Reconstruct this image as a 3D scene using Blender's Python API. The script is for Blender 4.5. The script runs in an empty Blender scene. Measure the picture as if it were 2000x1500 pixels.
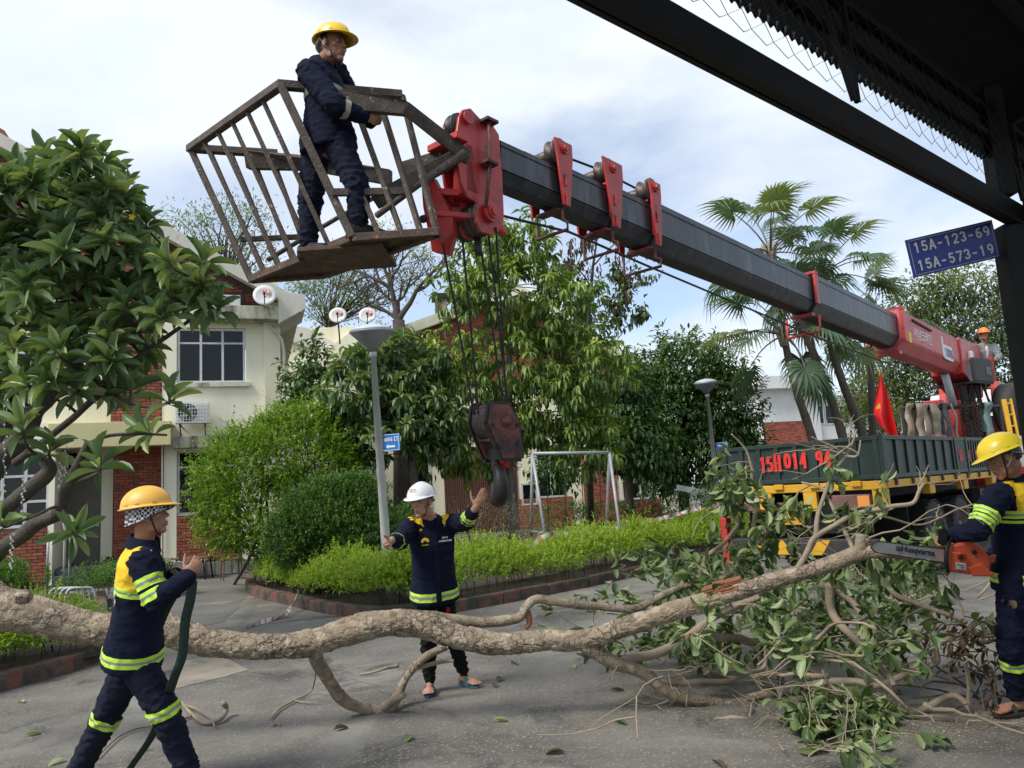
import bpy, bmesh, math, random
import numpy as np
from mathutils import Vector, Matrix, noise
random.seed(11); rng = np.random.default_rng(11)
V = Vector; R = math.radians; PI = math.pi
S = bpy.context.scene; COL = S.collection
# ------------------------------------------------------------------ camera
CAM = V((0, 0, 1.6)); PITCH = R(7.9); ROLL = R(3.3); FPX = 1500.0
FW = V((0, math.cos(PITCH), math.sin(PITCH))); U0 = V((0, -math.sin(PITCH), math.cos(PITCH))); R0 = V((1, 0, 0))
CUP = U0 * math.cos(ROLL) + R0 * math.sin(ROLL); CRT = R0 * math.cos(ROLL) - U0 * math.sin(ROLL)
cam = bpy.data.objects.new('camera', bpy.data.cameras.new('camera')); COL.objects.link(cam)
CM = Matrix.Identity(4)
for i in range(3): CM[i][0] = CRT[i]; CM[i][1] = CUP[i]; CM[i][2] = -FW[i]; CM[i][3] = CAM[i]
cam.matrix_world = CM
cam.data.sensor_width = 36; cam.data.lens = 27.0; cam.data.clip_end = 800; cam.data.clip_start = 0.05
S.camera = cam
# ------------------------------------------------------------------ sky, sun, exposure
SUNDIR = V((-0.52, -0.38, 0.76)).normalized()
W = bpy.data.worlds.new('World'); S.world = W; W.use_nodes = True
nt = W.node_tree; nt.nodes.clear(); N = nt.nodes.new; L = nt.links.new
out = N('ShaderNodeOutputWorld'); sky = N('ShaderNodeTexSky'); sky.sky_type = 'NISHITA'; sky.sun_disc = False
sky.sun_elevation = math.asin(SUNDIR.z); sky.sun_rotation = math.atan2(SUNDIR.x, SUNDIR.y); sky.air_density = 1.0; sky.dust_density = 0.3; sky.ozone_density = 3.0
b1 = N('ShaderNodeBackground'); b1.inputs[1].default_value = 0.07; L(sky.outputs[0], b1.inputs[0])
tc = N('ShaderNodeTexCoord'); sp = N('ShaderNodeSeparateXYZ'); L(tc.outputs['Generated'], sp.inputs[0])
ad = N('ShaderNodeMath'); ad.operation = 'ADD'; ad.inputs[1].default_value = 0.22; L(sp.outputs[2], ad.inputs[0])
mx = N('ShaderNodeMath'); mx.operation = 'MAXIMUM'; mx.inputs[1].default_value = 0.08; L(ad.outputs[0], mx.inputs[0])
dx = N('ShaderNodeMath'); dx.operation = 'DIVIDE'; L(sp.outputs[0], dx.inputs[0]); L(mx.outputs[0], dx.inputs[1])
dy = N('ShaderNodeMath'); dy.operation = 'DIVIDE'; L(sp.outputs[1], dy.inputs[0]); L(mx.outputs[0], dy.inputs[1])
cb = N('ShaderNodeCombineXYZ'); L(dx.outputs[0], cb.inputs[0]); L(dy.outputs[0], cb.inputs[1]); cb.inputs[2].default_value = 3.7
n1 = N('ShaderNodeTexNoise'); n1.inputs['Scale'].default_value = 1.35; n1.inputs['Detail'].default_value = 9; n1.inputs['Roughness'].default_value = 0.52; n1.inputs['Distortion'].default_value = 0.35
L(cb.outputs[0], n1.inputs['Vector'])
rp = N('ShaderNodeValToRGB'); rp.color_ramp.elements[0].position = 0.40; rp.color_ramp.elements[0].color = (.38, .38, .38, 1); rp.color_ramp.elements[1].position = 0.60
L(n1.outputs['Fac'], rp.inputs[0])
n2 = N('ShaderNodeTexNoise'); n2.inputs['Scale'].default_value = 2.3; n2.inputs['Detail'].default_value = 7; L(cb.outputs[0], n2.inputs['Vector'])
rc = N('ShaderNodeValToRGB'); rc.color_ramp.elements[0].position = 0.33; rc.color_ramp.elements[0].color = (.70, .80, .92, 1); rc.color_ramp.elements[1].position = 0.56; rc.color_ramp.elements[1].color = (.86, .91, .97, 1)
L(n2.outputs['Fac'], rc.inputs[0])
b2 = N('ShaderNodeBackground'); b2.inputs[1].default_value = 0.40; L(rc.outputs[0], b2.inputs[0])
ms = N('ShaderNodeMixShader'); L(rp.outputs[0], ms.inputs[0]); L(b1.outputs[0], ms.inputs[1]); L(b2.outputs[0], ms.inputs[2]); L(ms.outputs[0], out.inputs[0])
sl = bpy.data.lights.new('sun', 'SUN'); sl.energy = 1.5; sl.angle = R(22); sl.color = (1, .96, .9)
so = bpy.data.objects.new('sun', sl); COL.objects.link(so); so.rotation_euler = SUNDIR.to_track_quat('Z', 'Y').to_euler()
S.view_settings.view_transform = 'Standard'; S.view_settings.look = 'None'; S.view_settings.exposure = 1.5; S.view_settings.gamma = 1.0
S.render.engine = 'CYCLES'; S.cycles.max_bounces = 6; S.cycles.transparent_max_bounces = 8
try: S.cycles.use_denoising = True
except Exception: pass
# ------------------------------------------------------------------ places: a photo point at a known depth / height / plane
def ray(px, py): return (FW * FPX + CRT * (px - 1000) - CUP * (py - 750)) / FPX
def P(px, py, d): return CAM + ray(px, py) * d
def Z(px, py, z=0.0):
    r = ray(px, py); return CAM + r * ((z - CAM.z) / r.z)
def G(px, py): return Z(px, py, 0.0)
def PL(px, py, p0, n):
    r = ray(px, py); return CAM + r * ((p0 - CAM).dot(n) / r.dot(n))
def px_of(p):
    q = p - CAM; f = q.dot(FW); return 1000 + FPX * q.dot(CRT) / f, 750 - FPX * q.dot(CUP) / f
# ------------------------------------------------------------------ mesh builder
class MB:
    def __init__(s): s.v = []; s.f = []; s.m = []; s.cur = 0; s.sm = []; s.smooth = False
    def face(s, idx): s.f.append(idx); s.m.append(s.cur); s.sm.append(s.smooth)
    def add(s, vs, fs):
        o = len(s.v); s.v.extend([tuple(v) for v in vs])
        for f in fs: s.face([i + o for i in f])
    def obox(s, c, ax, ay, az):      # centre and three half-axis vectors
        c = V(c); ax = V(ax); ay = V(ay); az = V(az)
        vs = [c + ax * i + ay * j + az * k for k in (-1, 1) for j in (-1, 1) for i in (-1, 1)]
        fs = [(0, 2, 3, 1), (4, 5, 7, 6), (0, 1, 5, 4), (2, 6, 7, 3), (0, 4, 6, 2), (1, 3, 7, 5)]
        if ax.cross(ay).dot(az) < 0: fs = [f[::-1] for f in fs]
        s.add(vs, fs); return s
    def box(s, x0, x1, y0, y1, z0, z1):
        return s.obox(((x0 + x1) / 2, (y0 + y1) / 2, (z0 + z1) / 2), ((x1 - x0) / 2, 0, 0), (0, (y1 - y0) / 2, 0), (0, 0, (z1 - z0) / 2))
    def bar(s, p, q, w, h, up=V((0, 0, 1))):  # rectangular bar from p to q, w across, h along up
        p = V(p); q = V(q); d = q - p; a = d.normalized(); sd = a.cross(V(up))
        if sd.length < 1e-4: sd = a.cross(V((1, 0, 0)))
        sd.normalize(); u = sd.cross(a).normalized()
        return s.obox((p + q) / 2, d / 2, sd * (w / 2), u * (h / 2))
    def tube(s, pts, rad, n=8, caps=True, flat=1.0):
        pts = [V(p) for p in pts]; k = len(pts)
        rad = [rad] * k if isinstance(rad, (int, float)) else list(rad)
        t0 = (pts[1] - pts[0]).normalized(); ref = V((0, 0, 1)) if abs(t0.z) < .9 else V((1, 0, 0))
        nx = t0.cross(ref).normalized(); o = len(s.v)
        for i, p in enumerate(pts):
            t = (pts[min(i + 1, k - 1)] - pts[max(i - 1, 0)]).normalized()
            nx = (nx - t * nx.dot(t)).normalized(); ny = t.cross(nx)
            for j in range(n):
                a = 2 * PI * j / n; s.v.append(tuple(p + nx * (rad[i] * math.cos(a)) + ny * (rad[i] * flat * math.sin(a))))
        for i in range(k - 1):
            for j in range(n):
                a = o + i * n + j; b = o + i * n + (j + 1) % n; s.face([a, b, b + n, a + n])
        if caps: s.face([o + j for j in range(n)][::-1]); s.face([o + (k - 1) * n + j for j in range(n)])
        return s
    def lathe(s, c, axis, prof, n=24, caps=True):  # prof: (distance along axis, radius)
        c = V(c); axis = V(axis).normalized()
        return s.tube_prof(c, axis, prof, n, caps)
    def tube_prof(s, c, axis, prof, n, caps):
        ref = V((0, 0, 1)) if abs(axis.z) < .9 else V((1, 0, 0)); nx = axis.cross(ref).normalized(); ny = axis.cross(nx); o = len(s.v)
        for t, r in prof:
            for j in range(n):
                a = 2 * PI * j / n; s.v.append(tuple(c + axis * t + (nx * math.cos(a) + ny * math.sin(a)) * r))
        for i in range(len(prof) - 1):
            for j in range(n):
                a = o + i * n + j; b = o + i * n + (j + 1) % n; s.face([a, b, b + n, a + n])
        if caps: s.face([o + j for j in range(n)][::-1]); s.face([o + (len(prof) - 1) * n + j for j in range(n)])
        return s
    def prism(s, poly, ext):   # planar polygon of points extruded by vector ext (both ways if tuple)
        poly = [V(p) for p in poly]; ext = V(ext); n = len(poly); o = len(s.v)
        nn = V((0, 0, 0))
        for i in range(n): nn += (poly[i] - poly[0]).cross(poly[(i + 1) % n] - poly[0])
        if nn.dot(ext) > 0: poly = poly[::-1]
        s.v.extend([tuple(p) for p in poly] + [tuple(p + ext) for p in poly])
        s.face([o + i for i in range(n)]); s.face([o + n + i for i in range(n)][::-1])
        for i in range(n): j = (i + 1) % n; s.face([o + i, o + n + i, o + n + j, o + j])
        return s
    def ell(s, c, ax, ay, az, nu=16, nv=10):
        c = V(c); o = len(s.v); ax = V(ax); ay = V(ay); az = V(az)
        s.v.append(tuple(c - az))
        for i in range(1, nv):
            ph = -PI / 2 + PI * i / nv
            for j in range(nu):
                a = 2 * PI * j / nu; s.v.append(tuple(c + ax * (math.cos(ph) * math.cos(a)) + ay * (math.cos(ph) * math.sin(a)) + az * math.sin(ph)))
        s.v.append(tuple(c + az)); top = len(s.v) - 1
        for j in range(nu):
            k = (j + 1) % nu; s.face([o, o + 1 + k, o + 1 + j]); s.face([top, top - nu + j, top - nu + k])
        for i in range(nv - 2):
            for j in range(nu):
                k = (j + 1) % nu; a = o + 1 + i * nu; s.face([a + j, a + k, a + nu + k, a + nu + j])
        return s
    def mesh(s, name, mats):
        me = bpy.data.meshes.new(name); me.from_pydata(s.v, [], s.f)
        for m in (mats if isinstance(mats, (list, tuple)) else [mats]): me.materials.append(M[m] if isinstance(m, str) else m)
        me.polygons.foreach_set('material_index', s.m); me.polygons.foreach_set('use_smooth', s.sm); me.update(); return me
    def build(s, name, mats, parent=None, bevel=0, segs=2, smooth=None, **tags):
        if smooth is not None: s.sm = [smooth] * len(s.f)
        me = s.mesh(name, mats)
        if bevel:
            bm = bmesh.new(); bm.from_mesh(me)
            es = [e for e in bm.edges if len(e.link_faces) == 2 and e.calc_face_angle(0) > .5]
            bmesh.ops.bevel(bm, geom=es, offset=bevel, segments=segs, affect='EDGES', profile=.6, clamp_overlap=True); bm.to_mesh(me); bm.free()
        return ob(name, me, parent, **tags)
def ob(name, me, parent=None, **tags):
    o = bpy.data.objects.new(name, me); COL.objects.link(o)
    if parent is not None:
        o.parent = parent
        if parent.type == 'EMPTY': o.matrix_parent_inverse = Matrix.Translation(-parent.location)
    tag(o, **tags); return o
def tag(o, label=None, cat=None, group=None, kind=None):
    if label: o['label'] = label
    if cat: o['category'] = cat
    if group: o['group'] = group
    if kind: o['kind'] = kind
    return o
def thing(name, loc, label, cat, group=None):
    o = bpy.data.objects.new(name, None); COL.objects.link(o); o.location = V(loc); o.empty_display_size = .1
    return tag(o, label, cat, group)
def text_mesh(txt, size, mat, o, xa, ya, depth=.002, align='CENTER', parent=None, name='lettering', sx=1.0, bold=0.0):
    cu = bpy.data.curves.new('t', 'FONT'); cu.body = txt; cu.size = size; cu.align_x = align; cu.align_y = 'CENTER'; cu.extrude = depth; cu.offset = bold; cu.resolution_u = 3
    t = bpy.data.objects.new('t', cu); COL.objects.link(t)
    dg = bpy.context.evaluated_depsgraph_get(); me = bpy.data.meshes.new_from_object(t.evaluated_get(dg)); bpy.data.objects.remove(t)
    xa = V(xa).normalized(); ya = (V(ya) - xa * V(ya).dot(xa)).normalized(); za = xa.cross(ya)
    me.transform(Matrix(((xa.x * sx, ya.x, za.x, o[0]), (xa.y * sx, ya.y, za.y, o[1]), (xa.z * sx, ya.z, za.z, o[2]), (0, 0, 0, 1))))
    me.materials.clear(); me.materials.append(M[mat]); return ob(name, me, parent)
def arc(cx, cy, rx, ry, a0, a1, n=9): return [(cx + rx * math.cos(R(a0 + (a1 - a0) * i / n)), cy + ry * math.sin(R(a0 + (a1 - a0) * i / n))) for i in range(n + 1)]
GL = {'0': [arc(.3, .5, .22, .42, 90, 450, 18)], '1': [[(.14, .76), (.32, .92), (.32, .0)]], '2': [arc(.3, .68, .21, .24, 170, -40) + [(.1, .08)], [(.06, .08), (.54, .08)]], '3': [arc(.28, .70, .2, .22, 160, -85), arc(.28, .29, .22, .21, 88, -160)], '4': [[(.44, .0), (.44, .92), (.06, .27), (.58, .27)]], '5': [[(.5, .92), (.14, .92), (.12, .54)] + arc(.28, .32, .22, .25, 120, -150)], '6': [[(.48, .9)] + arc(.36, .45, .25, .4, 110, 190, 6), arc(.3, .3, .2, .23, 0, 360, 14)], '7': [[(.06, .92), (.54, .92), (.24, .0)]], '8': [arc(.3, .71, .18, .2, 0, 360, 14), arc(.3, .28, .22, .22, 0, 360, 14)], '9': [arc(.3, .64, .2, .25, 0, 360, 14), arc(.22, .5, .28, .43, 0, -80, 8)],
      'A': [[(.04, 0), (.3, .96), (.56, 0)], [(.13, .3), (.47, .3)]], 'H': [[(.08, 0), (.08, 1)], [(.52, 0), (.52, 1)], [(.08, .5), (.52, .5)]], '-': [[(.12, .42), (.46, .42)]], 'C': [arc(.32, .5, .23, .42, 50, 310, 14)], 'O': [arc(.3, .5, .23, .42, 90, 450, 18)], 'U': [[(.08, 1), (.08, .3)] + arc(.3, .3, .22, .22, 180, 360) + [(.52, 1)]], 'S': [arc(.3, .70, .2, .22, 40, 270) + arc(.3, .28, .21, .2, 90, -140)], 'E': [[(.1, 0), (.1, 1)], [(.1, .92), (.52, .92)], [(.1, .5), (.46, .5)], [(.1, .08), (.52, .08)]]}
def block_text(txt, h, mat, o, xa, ya, parent, sw=.17, gap=.16, serif=False, sx=1.0, name='lettering'):
    """painted block lettering, one mesh per character"""
    xa = V(xa).normalized(); ya = V(ya); ya = (ya - xa * ya.dot(xa)).normalized(); za = xa.cross(ya); adv = (.6 + gap); tot = adv * len(txt) - gap
    for i, ch in enumerate(txt):
        mb = MB(); x0 = i * adv - tot / 2; pt = lambda p, z=0: V(o) + xa * ((x0 + p[0]) * h * sx) + ya * ((p[1] - .5) * h) + za * z; k = 0
        for st in GL[ch]:
            for a, b in zip(st, st[1:]):
                A, B = pt(a), pt(b); d = (B - A).normalized(); s = za.cross(d); w = sw * h / 2
                if serif: w *= .55 + .75 * abs(d.dot(ya)) ** 2
                A = A - d * w * .45; B = B + d * w * .45; z = za * (.0016 + .0002 * k); k += 1; mb.add([A + s * w + z, A - s * w + z, B - s * w + z, B + s * w + z], [(0, 1, 2, 3)])
            if serif:
                for e in (st[0], st[-1]):
                    if ch in '1H4' and e[1] in (0, 1): z = za * (.0016 + .0002 * k); k += 1; c = pt((e[0], .04 if e[1] == 0 else .96)); mb.add([c - xa * .15 * h * sx - ya * .035 * h + z, c + xa * .15 * h * sx - ya * .035 * h + z, c + xa * .15 * h * sx + ya * .035 * h + z, c - xa * .15 * h * sx + ya * .035 * h + z], [(0, 1, 2, 3)])
        mb.build(name, mat, parent)
# ------------------------------------------------------------------ materials
M = {}
def pm(name, c1, c2=None, scale=6, rough=.6, metal=0, bump=0, bscale=40, c3=None, s3=2.0, t3=(.55, .7), spec=.5, stretch=(1, 1, 1), coat=0, detail=6, lo=.35, hi=.65):
    m = bpy.data.materials.new(name); m.use_nodes = True; t = m.node_tree; n = t.nodes; k = t.links.new; p = n['Principled BSDF']
    p.inputs['Roughness'].default_value = rough; p.inputs['Metallic'].default_value = metal; p.inputs['Specular IOR Level'].default_value = spec; p.inputs['Coat Weight'].default_value = coat
    p.inputs['Base Color'].default_value = (*c1, 1); m.diffuse_color = (*c1, 1)
    if c2 or bump or c3:
        tc = n.new('ShaderNodeTexCoord'); mp = n.new('ShaderNodeMapping'); mp.inputs['Scale'].default_value = stretch; k(tc.outputs['Object'], mp.inputs[0])
    cur = None
    if c2:
        nz = n.new('ShaderNodeTexNoise'); nz.inputs['Scale'].default_value = scale; nz.inputs['Detail'].default_value = detail; nz.inputs['Roughness'].default_value = .6; k(mp.outputs[0], nz.inputs['Vector'])
        rp = n.new('ShaderNodeValToRGB'); e = rp.color_ramp.elements; e[0].position = lo; e[0].color = (*c1, 1); e[1].position = hi; e[1].color = (*c2, 1); k(nz.outputs['Fac'], rp.inputs[0]); cur = rp.outputs[0]
    if c3:
        nz3 = n.new('ShaderNodeTexNoise'); nz3.inputs['Scale'].default_value = s3; nz3.inputs['Detail'].default_value = 8; nz3.inputs['Roughness'].default_value = .65; k(mp.outputs[0], nz3.inputs['Vector'])
        r3 = n.new('ShaderNodeValToRGB'); r3.color_ramp.elements[0].position = t3[0]; r3.color_ramp.elements[1].position = t3[1]; k(nz3.outputs['Fac'], r3.inputs[0])
        mi = n.new('ShaderNodeMix'); mi.data_type = 'RGBA'; k(r3.outputs[0], mi.inputs[0]); mi.inputs[7].default_value = (*c3, 1)
        if cur: k(cur, mi.inputs[6])
        else: mi.inputs[6].default_value = (*c1, 1)
        cur = mi.outputs[2]
    if cur: k(cur, p.inputs['Base Color'])
    if bump:
        nb = n.new('ShaderNodeTexNoise'); nb.inputs['Scale'].default_value = bscale; nb.inputs['Detail'].default_value = 5; k(mp.outputs[0], nb.inputs['Vector'])
        bp = n.new('ShaderNodeBump'); bp.inputs['Strength'].default_value = bump; bp.inputs['Distance'].default_value = .02; k(nb.outputs['Fac'], bp.inputs['Height']); k(bp.outputs[0], p.inputs['Normal'])
    M[name] = m; return m
def barkmat(name, plate, dark, tone, scale):
    """scaly bark: plates that differ in tone, dark fissures between them"""
    m = pm(name, plate, dark, 14, .9, bump=.9, bscale=80, detail=10); t = m.node_tree; n = t.nodes; k = t.links.new; p = n['Principled BSDF']; src = p.inputs['Base Color'].links[0].from_socket
    tc = n.new('ShaderNodeTexCoord'); nz = n.new('ShaderNodeTexNoise'); nz.inputs['Scale'].default_value = 20; k(tc.outputs['Object'], nz.inputs['Vector']); ma = n.new('ShaderNodeVectorMath'); ma.operation = 'MULTIPLY_ADD'; ma.inputs[1].default_value = (.05, .05, .05); k(nz.outputs['Color'], ma.inputs[0]); k(tc.outputs['Object'], ma.inputs[2])
    vo = n.new('ShaderNodeTexVoronoi'); vo.inputs['Scale'].default_value = scale; k(ma.outputs[0], vo.inputs['Vector']); ve = n.new('ShaderNodeTexVoronoi'); ve.feature = 'DISTANCE_TO_EDGE'; ve.inputs['Scale'].default_value = scale; k(ma.outputs[0], ve.inputs['Vector'])
    m1 = n.new('ShaderNodeMix'); m1.data_type = 'RGBA'; sp = n.new('ShaderNodeSeparateColor'); k(vo.outputs['Color'], sp.inputs[0]); r0 = n.new('ShaderNodeMapRange'); r0.inputs[1].default_value = .45; r0.inputs[2].default_value = 1; r0.inputs[4].default_value = .75; k(sp.outputs[0], r0.inputs[0]); k(r0.outputs[0], m1.inputs[0]); k(src, m1.inputs[6]); m1.inputs[7].default_value = (*tone, 1)
    r1 = n.new('ShaderNodeMapRange'); r1.inputs[1].default_value = .02; r1.inputs[2].default_value = .10; r1.inputs[3].default_value = .85; r1.inputs[4].default_value = 0; k(ve.outputs['Distance'], r1.inputs[0])
    np2 = n.new('ShaderNodeTexNoise'); np2.inputs['Scale'].default_value = 3.5; k(tc.outputs['Object'], np2.inputs['Vector']); rm = n.new('ShaderNodeMapRange'); rm.inputs[1].default_value = .42; rm.inputs[2].default_value = .6; k(np2.outputs['Fac'], rm.inputs[0]); mm = n.new('ShaderNodeMath'); mm.operation = 'MULTIPLY'; k(r1.outputs[0], mm.inputs[0]); k(rm.outputs[0], mm.inputs[1])
    m2 = n.new('ShaderNodeMix'); m2.data_type = 'RGBA'; k(mm.outputs[0], m2.inputs[0]); k(m1.outputs[2], m2.inputs[6]); m2.inputs[7].default_value = (.055, .042, .03, 1); k(m2.outputs[2], p.inputs['Base Color']); M[name] = m
def leafmat(name, cols, rough=.42, trans=.3, spec=.4):
    """leaf colour varies from leaf to leaf (attribute rnd)"""
    m = bpy.data.materials.new(name); m.use_nodes = True; t = m.node_tree; n = t.nodes; k = t.links.new; p = n['Principled BSDF']; o = n['Material Output']
    at = n.new('ShaderNodeAttribute'); at.attribute_name = 'rnd'
    rp = n.new('ShaderNodeValToRGB'); e = rp.color_ramp.elements
    while len(e) < len(cols): e.new(.5)
    for i, c in enumerate(cols): e[i].position = i / (len(cols) - 1); e[i].color = (*c, 1)
    k(at.outputs['Fac'], rp.inputs[0]); k(rp.outputs[0], p.inputs['Base Color']); p.inputs['Roughness'].default_value = rough; p.inputs['Specular IOR Level'].default_value = spec
    tr = n.new('ShaderNodeBsdfTranslucent'); ml = n.new('ShaderNodeMix'); ml.data_type = 'RGBA'; ml.blend_type = 'MULTIPLY'; ml.inputs[0].default_value = 1; k(rp.outputs[0], ml.inputs[6]); ml.inputs[7].default_value = (1.5, 1.5, .7, 1); k(ml.outputs[2], tr.inputs[0])
    mx = n.new('ShaderNodeMixShader'); mx.inputs[0].default_value = trans; k(p.outputs[0], mx.inputs[1]); k(tr.outputs[0], mx.inputs[2]); k(mx.outputs[0], o.inputs[0])
    M[name] = m; return m
pm('concrete_white', (.62, .60, .52), (.50, .48, .40), 1.5, .8, bump=.2, c3=(.10, .10, .08), s3=1.6, t3=(.60, .74), stretch=(1, 1, .6))
pm('wall_cream', (.78, .74, .56), (.66, .62, .42), .9, .85, bump=.1, bscale=25, c3=(.28, .26, .17), s3=1.5, t3=(.6, .82), stretch=(2, 2, .35))
pm('wall_white', (.84, .80, .64), (.76, .72, .54), .8, .85, bump=.08, bscale=30, c3=(.42, .40, .30), s3=1.6, t3=(.6, .85), stretch=(2, 2, .35))
pm('wall_yellow', (.62, .56, .30), (.52, .47, .25), 1.2, .85, bump=.1, c3=(.22, .21, .13), s3=1.8, t3=(.6, .8), stretch=(1, 1, .4))
pm('wall_stain', (.50, .48, .38), (.22, .21, .16), 3.0, .9, bump=.2, c3=(.05, .05, .04), s3=3, t3=(.5, .66), stretch=(1, 1, .35))
pm('brick_red', (.33, .092, .048), (.24, .066, .038), 5, .8, bump=.25, bscale=60)
pm('brick_red_light', (.40, .12, .065), (.31, .09, .05), 5, .8, bump=.25, bscale=60)
pm('brick_red_dark', (.17, .048, .033), (.23, .06, .04), 5, .8, bump=.25, bscale=60)
pm('mortar', (.07, .045, .038), (.11, .075, .06), 8, .95)
pm('slat_red', (.15, .045, .03), (.10, .032, .024), 6, .8)
pm('glass_dark', (.006, .007, .009), rough=.05, spec=.35)
pm('frame_alu', (.62, .62, .60), (.5, .5, .48), 8, .45, .2)
pm('door_wood', (.10, .085, .07), (.15, .13, .11), 9, .5, stretch=(8, 8, .6), bump=.05)
pm('stone_step', (.05, .055, .06), (.09, .09, .095), 3, .5)
pm('plinth', (.26, .25, .23), (.17, .165, .15), 3, .85, bump=.3)
pm('steel_galv', (.50, .51, .52), (.42, .43, .44), 6, .5, .15)
pm('lamp_grey', (.56, .57, .57), (.46, .47, .47), 5, .5)
pm('swing_grey', (.34, .35, .36), (.26, .27, .28), 6, .5, .2)
pm('lamp_shade', (.20, .21, .22), (.26, .27, .28), 4, .5, .2)
pm('lamp_top', (.42, .48, .48), (.50, .55, .55), 4, .4)
pm('paint_black', (.006, .006, .0065), (.011, .0105, .0105), 5, .6, spec=.25)
pm('steel_dark', (.02, .02, .022), (.035, .032, .03), 7, .6)
pm('rust_dark', (.055, .042, .033), (.10, .075, .058), 12, .75, .15, bump=.3, bscale=60, c3=(.30, .25, .19), s3=22, t3=(.60, .68))
pm('rust_floor', (.05, .034, .026), (.11, .065, .04), 9, .85, bump=.35, bscale=50, c3=(.34, .27, .19), s3=26, t3=(.62, .7))
pm('crane_red', (.50, .035, .030), (.40, .028, .026), 3, .42, bump=.08, c3=(.085, .035, .027), s3=6, t3=(.56, .68), coat=.05)
pm('crane_red_worn', (.48, .075, .075), (.56, .12, .115), 3, .5, bump=.06, c3=(.10, .035, .03), s3=9, t3=(.68, .76))
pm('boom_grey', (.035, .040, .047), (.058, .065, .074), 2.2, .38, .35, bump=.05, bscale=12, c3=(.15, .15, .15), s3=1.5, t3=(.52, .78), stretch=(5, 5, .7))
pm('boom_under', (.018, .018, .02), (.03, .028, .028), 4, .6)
pm('cable', (.018, .018, .018), (.05, .045, .04), 60, .6, .4)
pm('grease_black', (.012, .011, .010), (.035, .028, .024), 14, .5, .2)
pm('hook_rust', (.085, .032, .024), (.20, .06, .045), 14, .6, .2, bump=.3, bscale=60, c3=(.035, .022, .018), s3=6, t3=(.45, .6))
pm('sheave', (.06, .045, .038), (.12, .10, .085), 20, .5, .5)
pm('truck_green', (.010, .024, .019), (.016, .033, .026), 3, .5, bump=.05, c3=(.06, .055, .044), s3=3, t3=(.6, .85), stretch=(3, 3, .6))
pm('truck_yellow', (.62, .34, .015), (.52, .27, .012), 4, .5, c3=(.12, .075, .03), s3=6, t3=(.66, .78))
pm('red_paint', (.68, .03, .02), (.55, .02, .018), 8, .5)
pm('white_paint', (.74, .74, .72), (.64, .64, .62), 4, .45)
pm('tyre', (.018, .018, .018), (.05, .047, .043), 6, .85, bump=.3)
pm('rim_dirty', (.16, .15, .13), (.09, .085, .075), 7, .7)
pm('flag_red', (.68, .012, .015), (.60, .01, .012), 3, .6)
pm('flag_yellow', (.85, .60, .02), rough=.6)
pm('sling_beige', (.42, .34, .24), (.30, .24, .17), 12, .9, bump=.3)
pm('sling_grey', (.09, .09, .10), (.14, .135, .14), 12, .9)
pm('sling_teal', (.20, .28, .26), (.14, .2, .185), 12, .9)
pm('chain_rust', (.11, .055, .035), (.05, .03, .022), 30, .8, .4)
pm('glow_amber', (.8, .3, .05), rough=.4)
pm('lens_brown', (.14, .07, .06), (.2, .1, .085), 6, .35)
pm('sign_blue', (.008, .03, .22), rough=.4)
pm('sign_blue_light', (.015, .16, .52), rough=.4)
pm('sign_white', (.50, .50, .50), rough=.5)
pm('dish_white', (.66, .66, .64), (.55, .55, .53), 3, .5)
pm('wood_chair', (.11, .055, .035), (.17, .09, .055), 6, .45)
pm('skin_tan', (.34, .175, .105), (.29, .14, .085), 9, .52, spec=.35)
pm('skin_light', (.44, .245, .16), (.38, .20, .125), 9, .52, spec=.35)
pm('hair_black', (.008, .007, .007), (.014, .012, .011), 30, .5)
pm('eye_white', (.55, .52, .48), rough=.3)
pm('navy_cloth', (.0055, .0075, .020), (.0085, .011, .027), 9, .9, bump=.3, bscale=60, spec=.15)
pm('navy_trouser', (.0085, .011, .023), (.014, .017, .030), 5, .9, bump=.3, bscale=60, c3=(.035, .035, .042), s3=6, t3=(.6, .8), spec=.15)
pm('black_cloth', (.003, .003, .0035), (.005, .005, .0055), 9, .9, bump=.2, bscale=120, spec=.25)
pm('yellow_cloth', (.78, .50, .012), (.70, .43, .01), 6, .8, bump=.15, bscale=90, c3=(.42, .24, .03), s3=7, t3=(.64, .8))
pm('lime_band', (.52, .80, .06), (.45, .70, .05), 9, .6)
pm('grey_band', (.20, .21, .20), (.28, .29, .28), 9, .5)
pm('dull_band', (.33, .31, .24), (.27, .25, .2), 9, .7)
pm('grey_cloth', (.16, .17, .18), (.22, .23, .24), 6, .85, bump=.2)
pm('pink_shirt', (.62, .46, .42), rough=.8)
pm('helmet_yellow', (.80, .53, .015), (.76, .49, .012), 4, .3, coat=.3)
pm('helmet_amber', (.72, .40, .06), (.66, .36, .055), 5, .45, c3=(.40, .22, .06), s3=7, t3=(.62, .8))
pm('helmet_lemon', (.82, .62, .03), (.78, .58, .025), 4, .35, coat=.2)
pm('helmet_white', (.80, .80, .80), rough=.3, coat=.3)
pm('helmet_orange', (.80, .20, .03), rough=.4)
pm('strap_grey', (.30, .30, .29), rough=.7)
pm('check_cloth', (.02, .02, .022), rough=.9)
pm('webbing_green', (.010, .030, .022), (.018, .045, .034), 40, .85, bump=.3, bscale=150)
pm('glove_grey', (.10, .09, .075), (.15, .135, .115), 12, .9)
pm('sandal_blue', (.02, .035, .13), rough=.5)
pm('sandal_teal', (.045, .10, .14), rough=.5)
pm('sandal_brown', (.03, .018, .012), rough=.6)
pm('saw_orange', (.52, .085, .03), (.42, .06, .025), 5, .4, c3=(.09, .03, .02), s3=6, t3=(.58, .75))
pm('saw_bar', (.24, .25, .25), (.34, .35, .35), 6, .4, .5, c3=(.10, .09, .075), s3=8, t3=(.6, .75))
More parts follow.
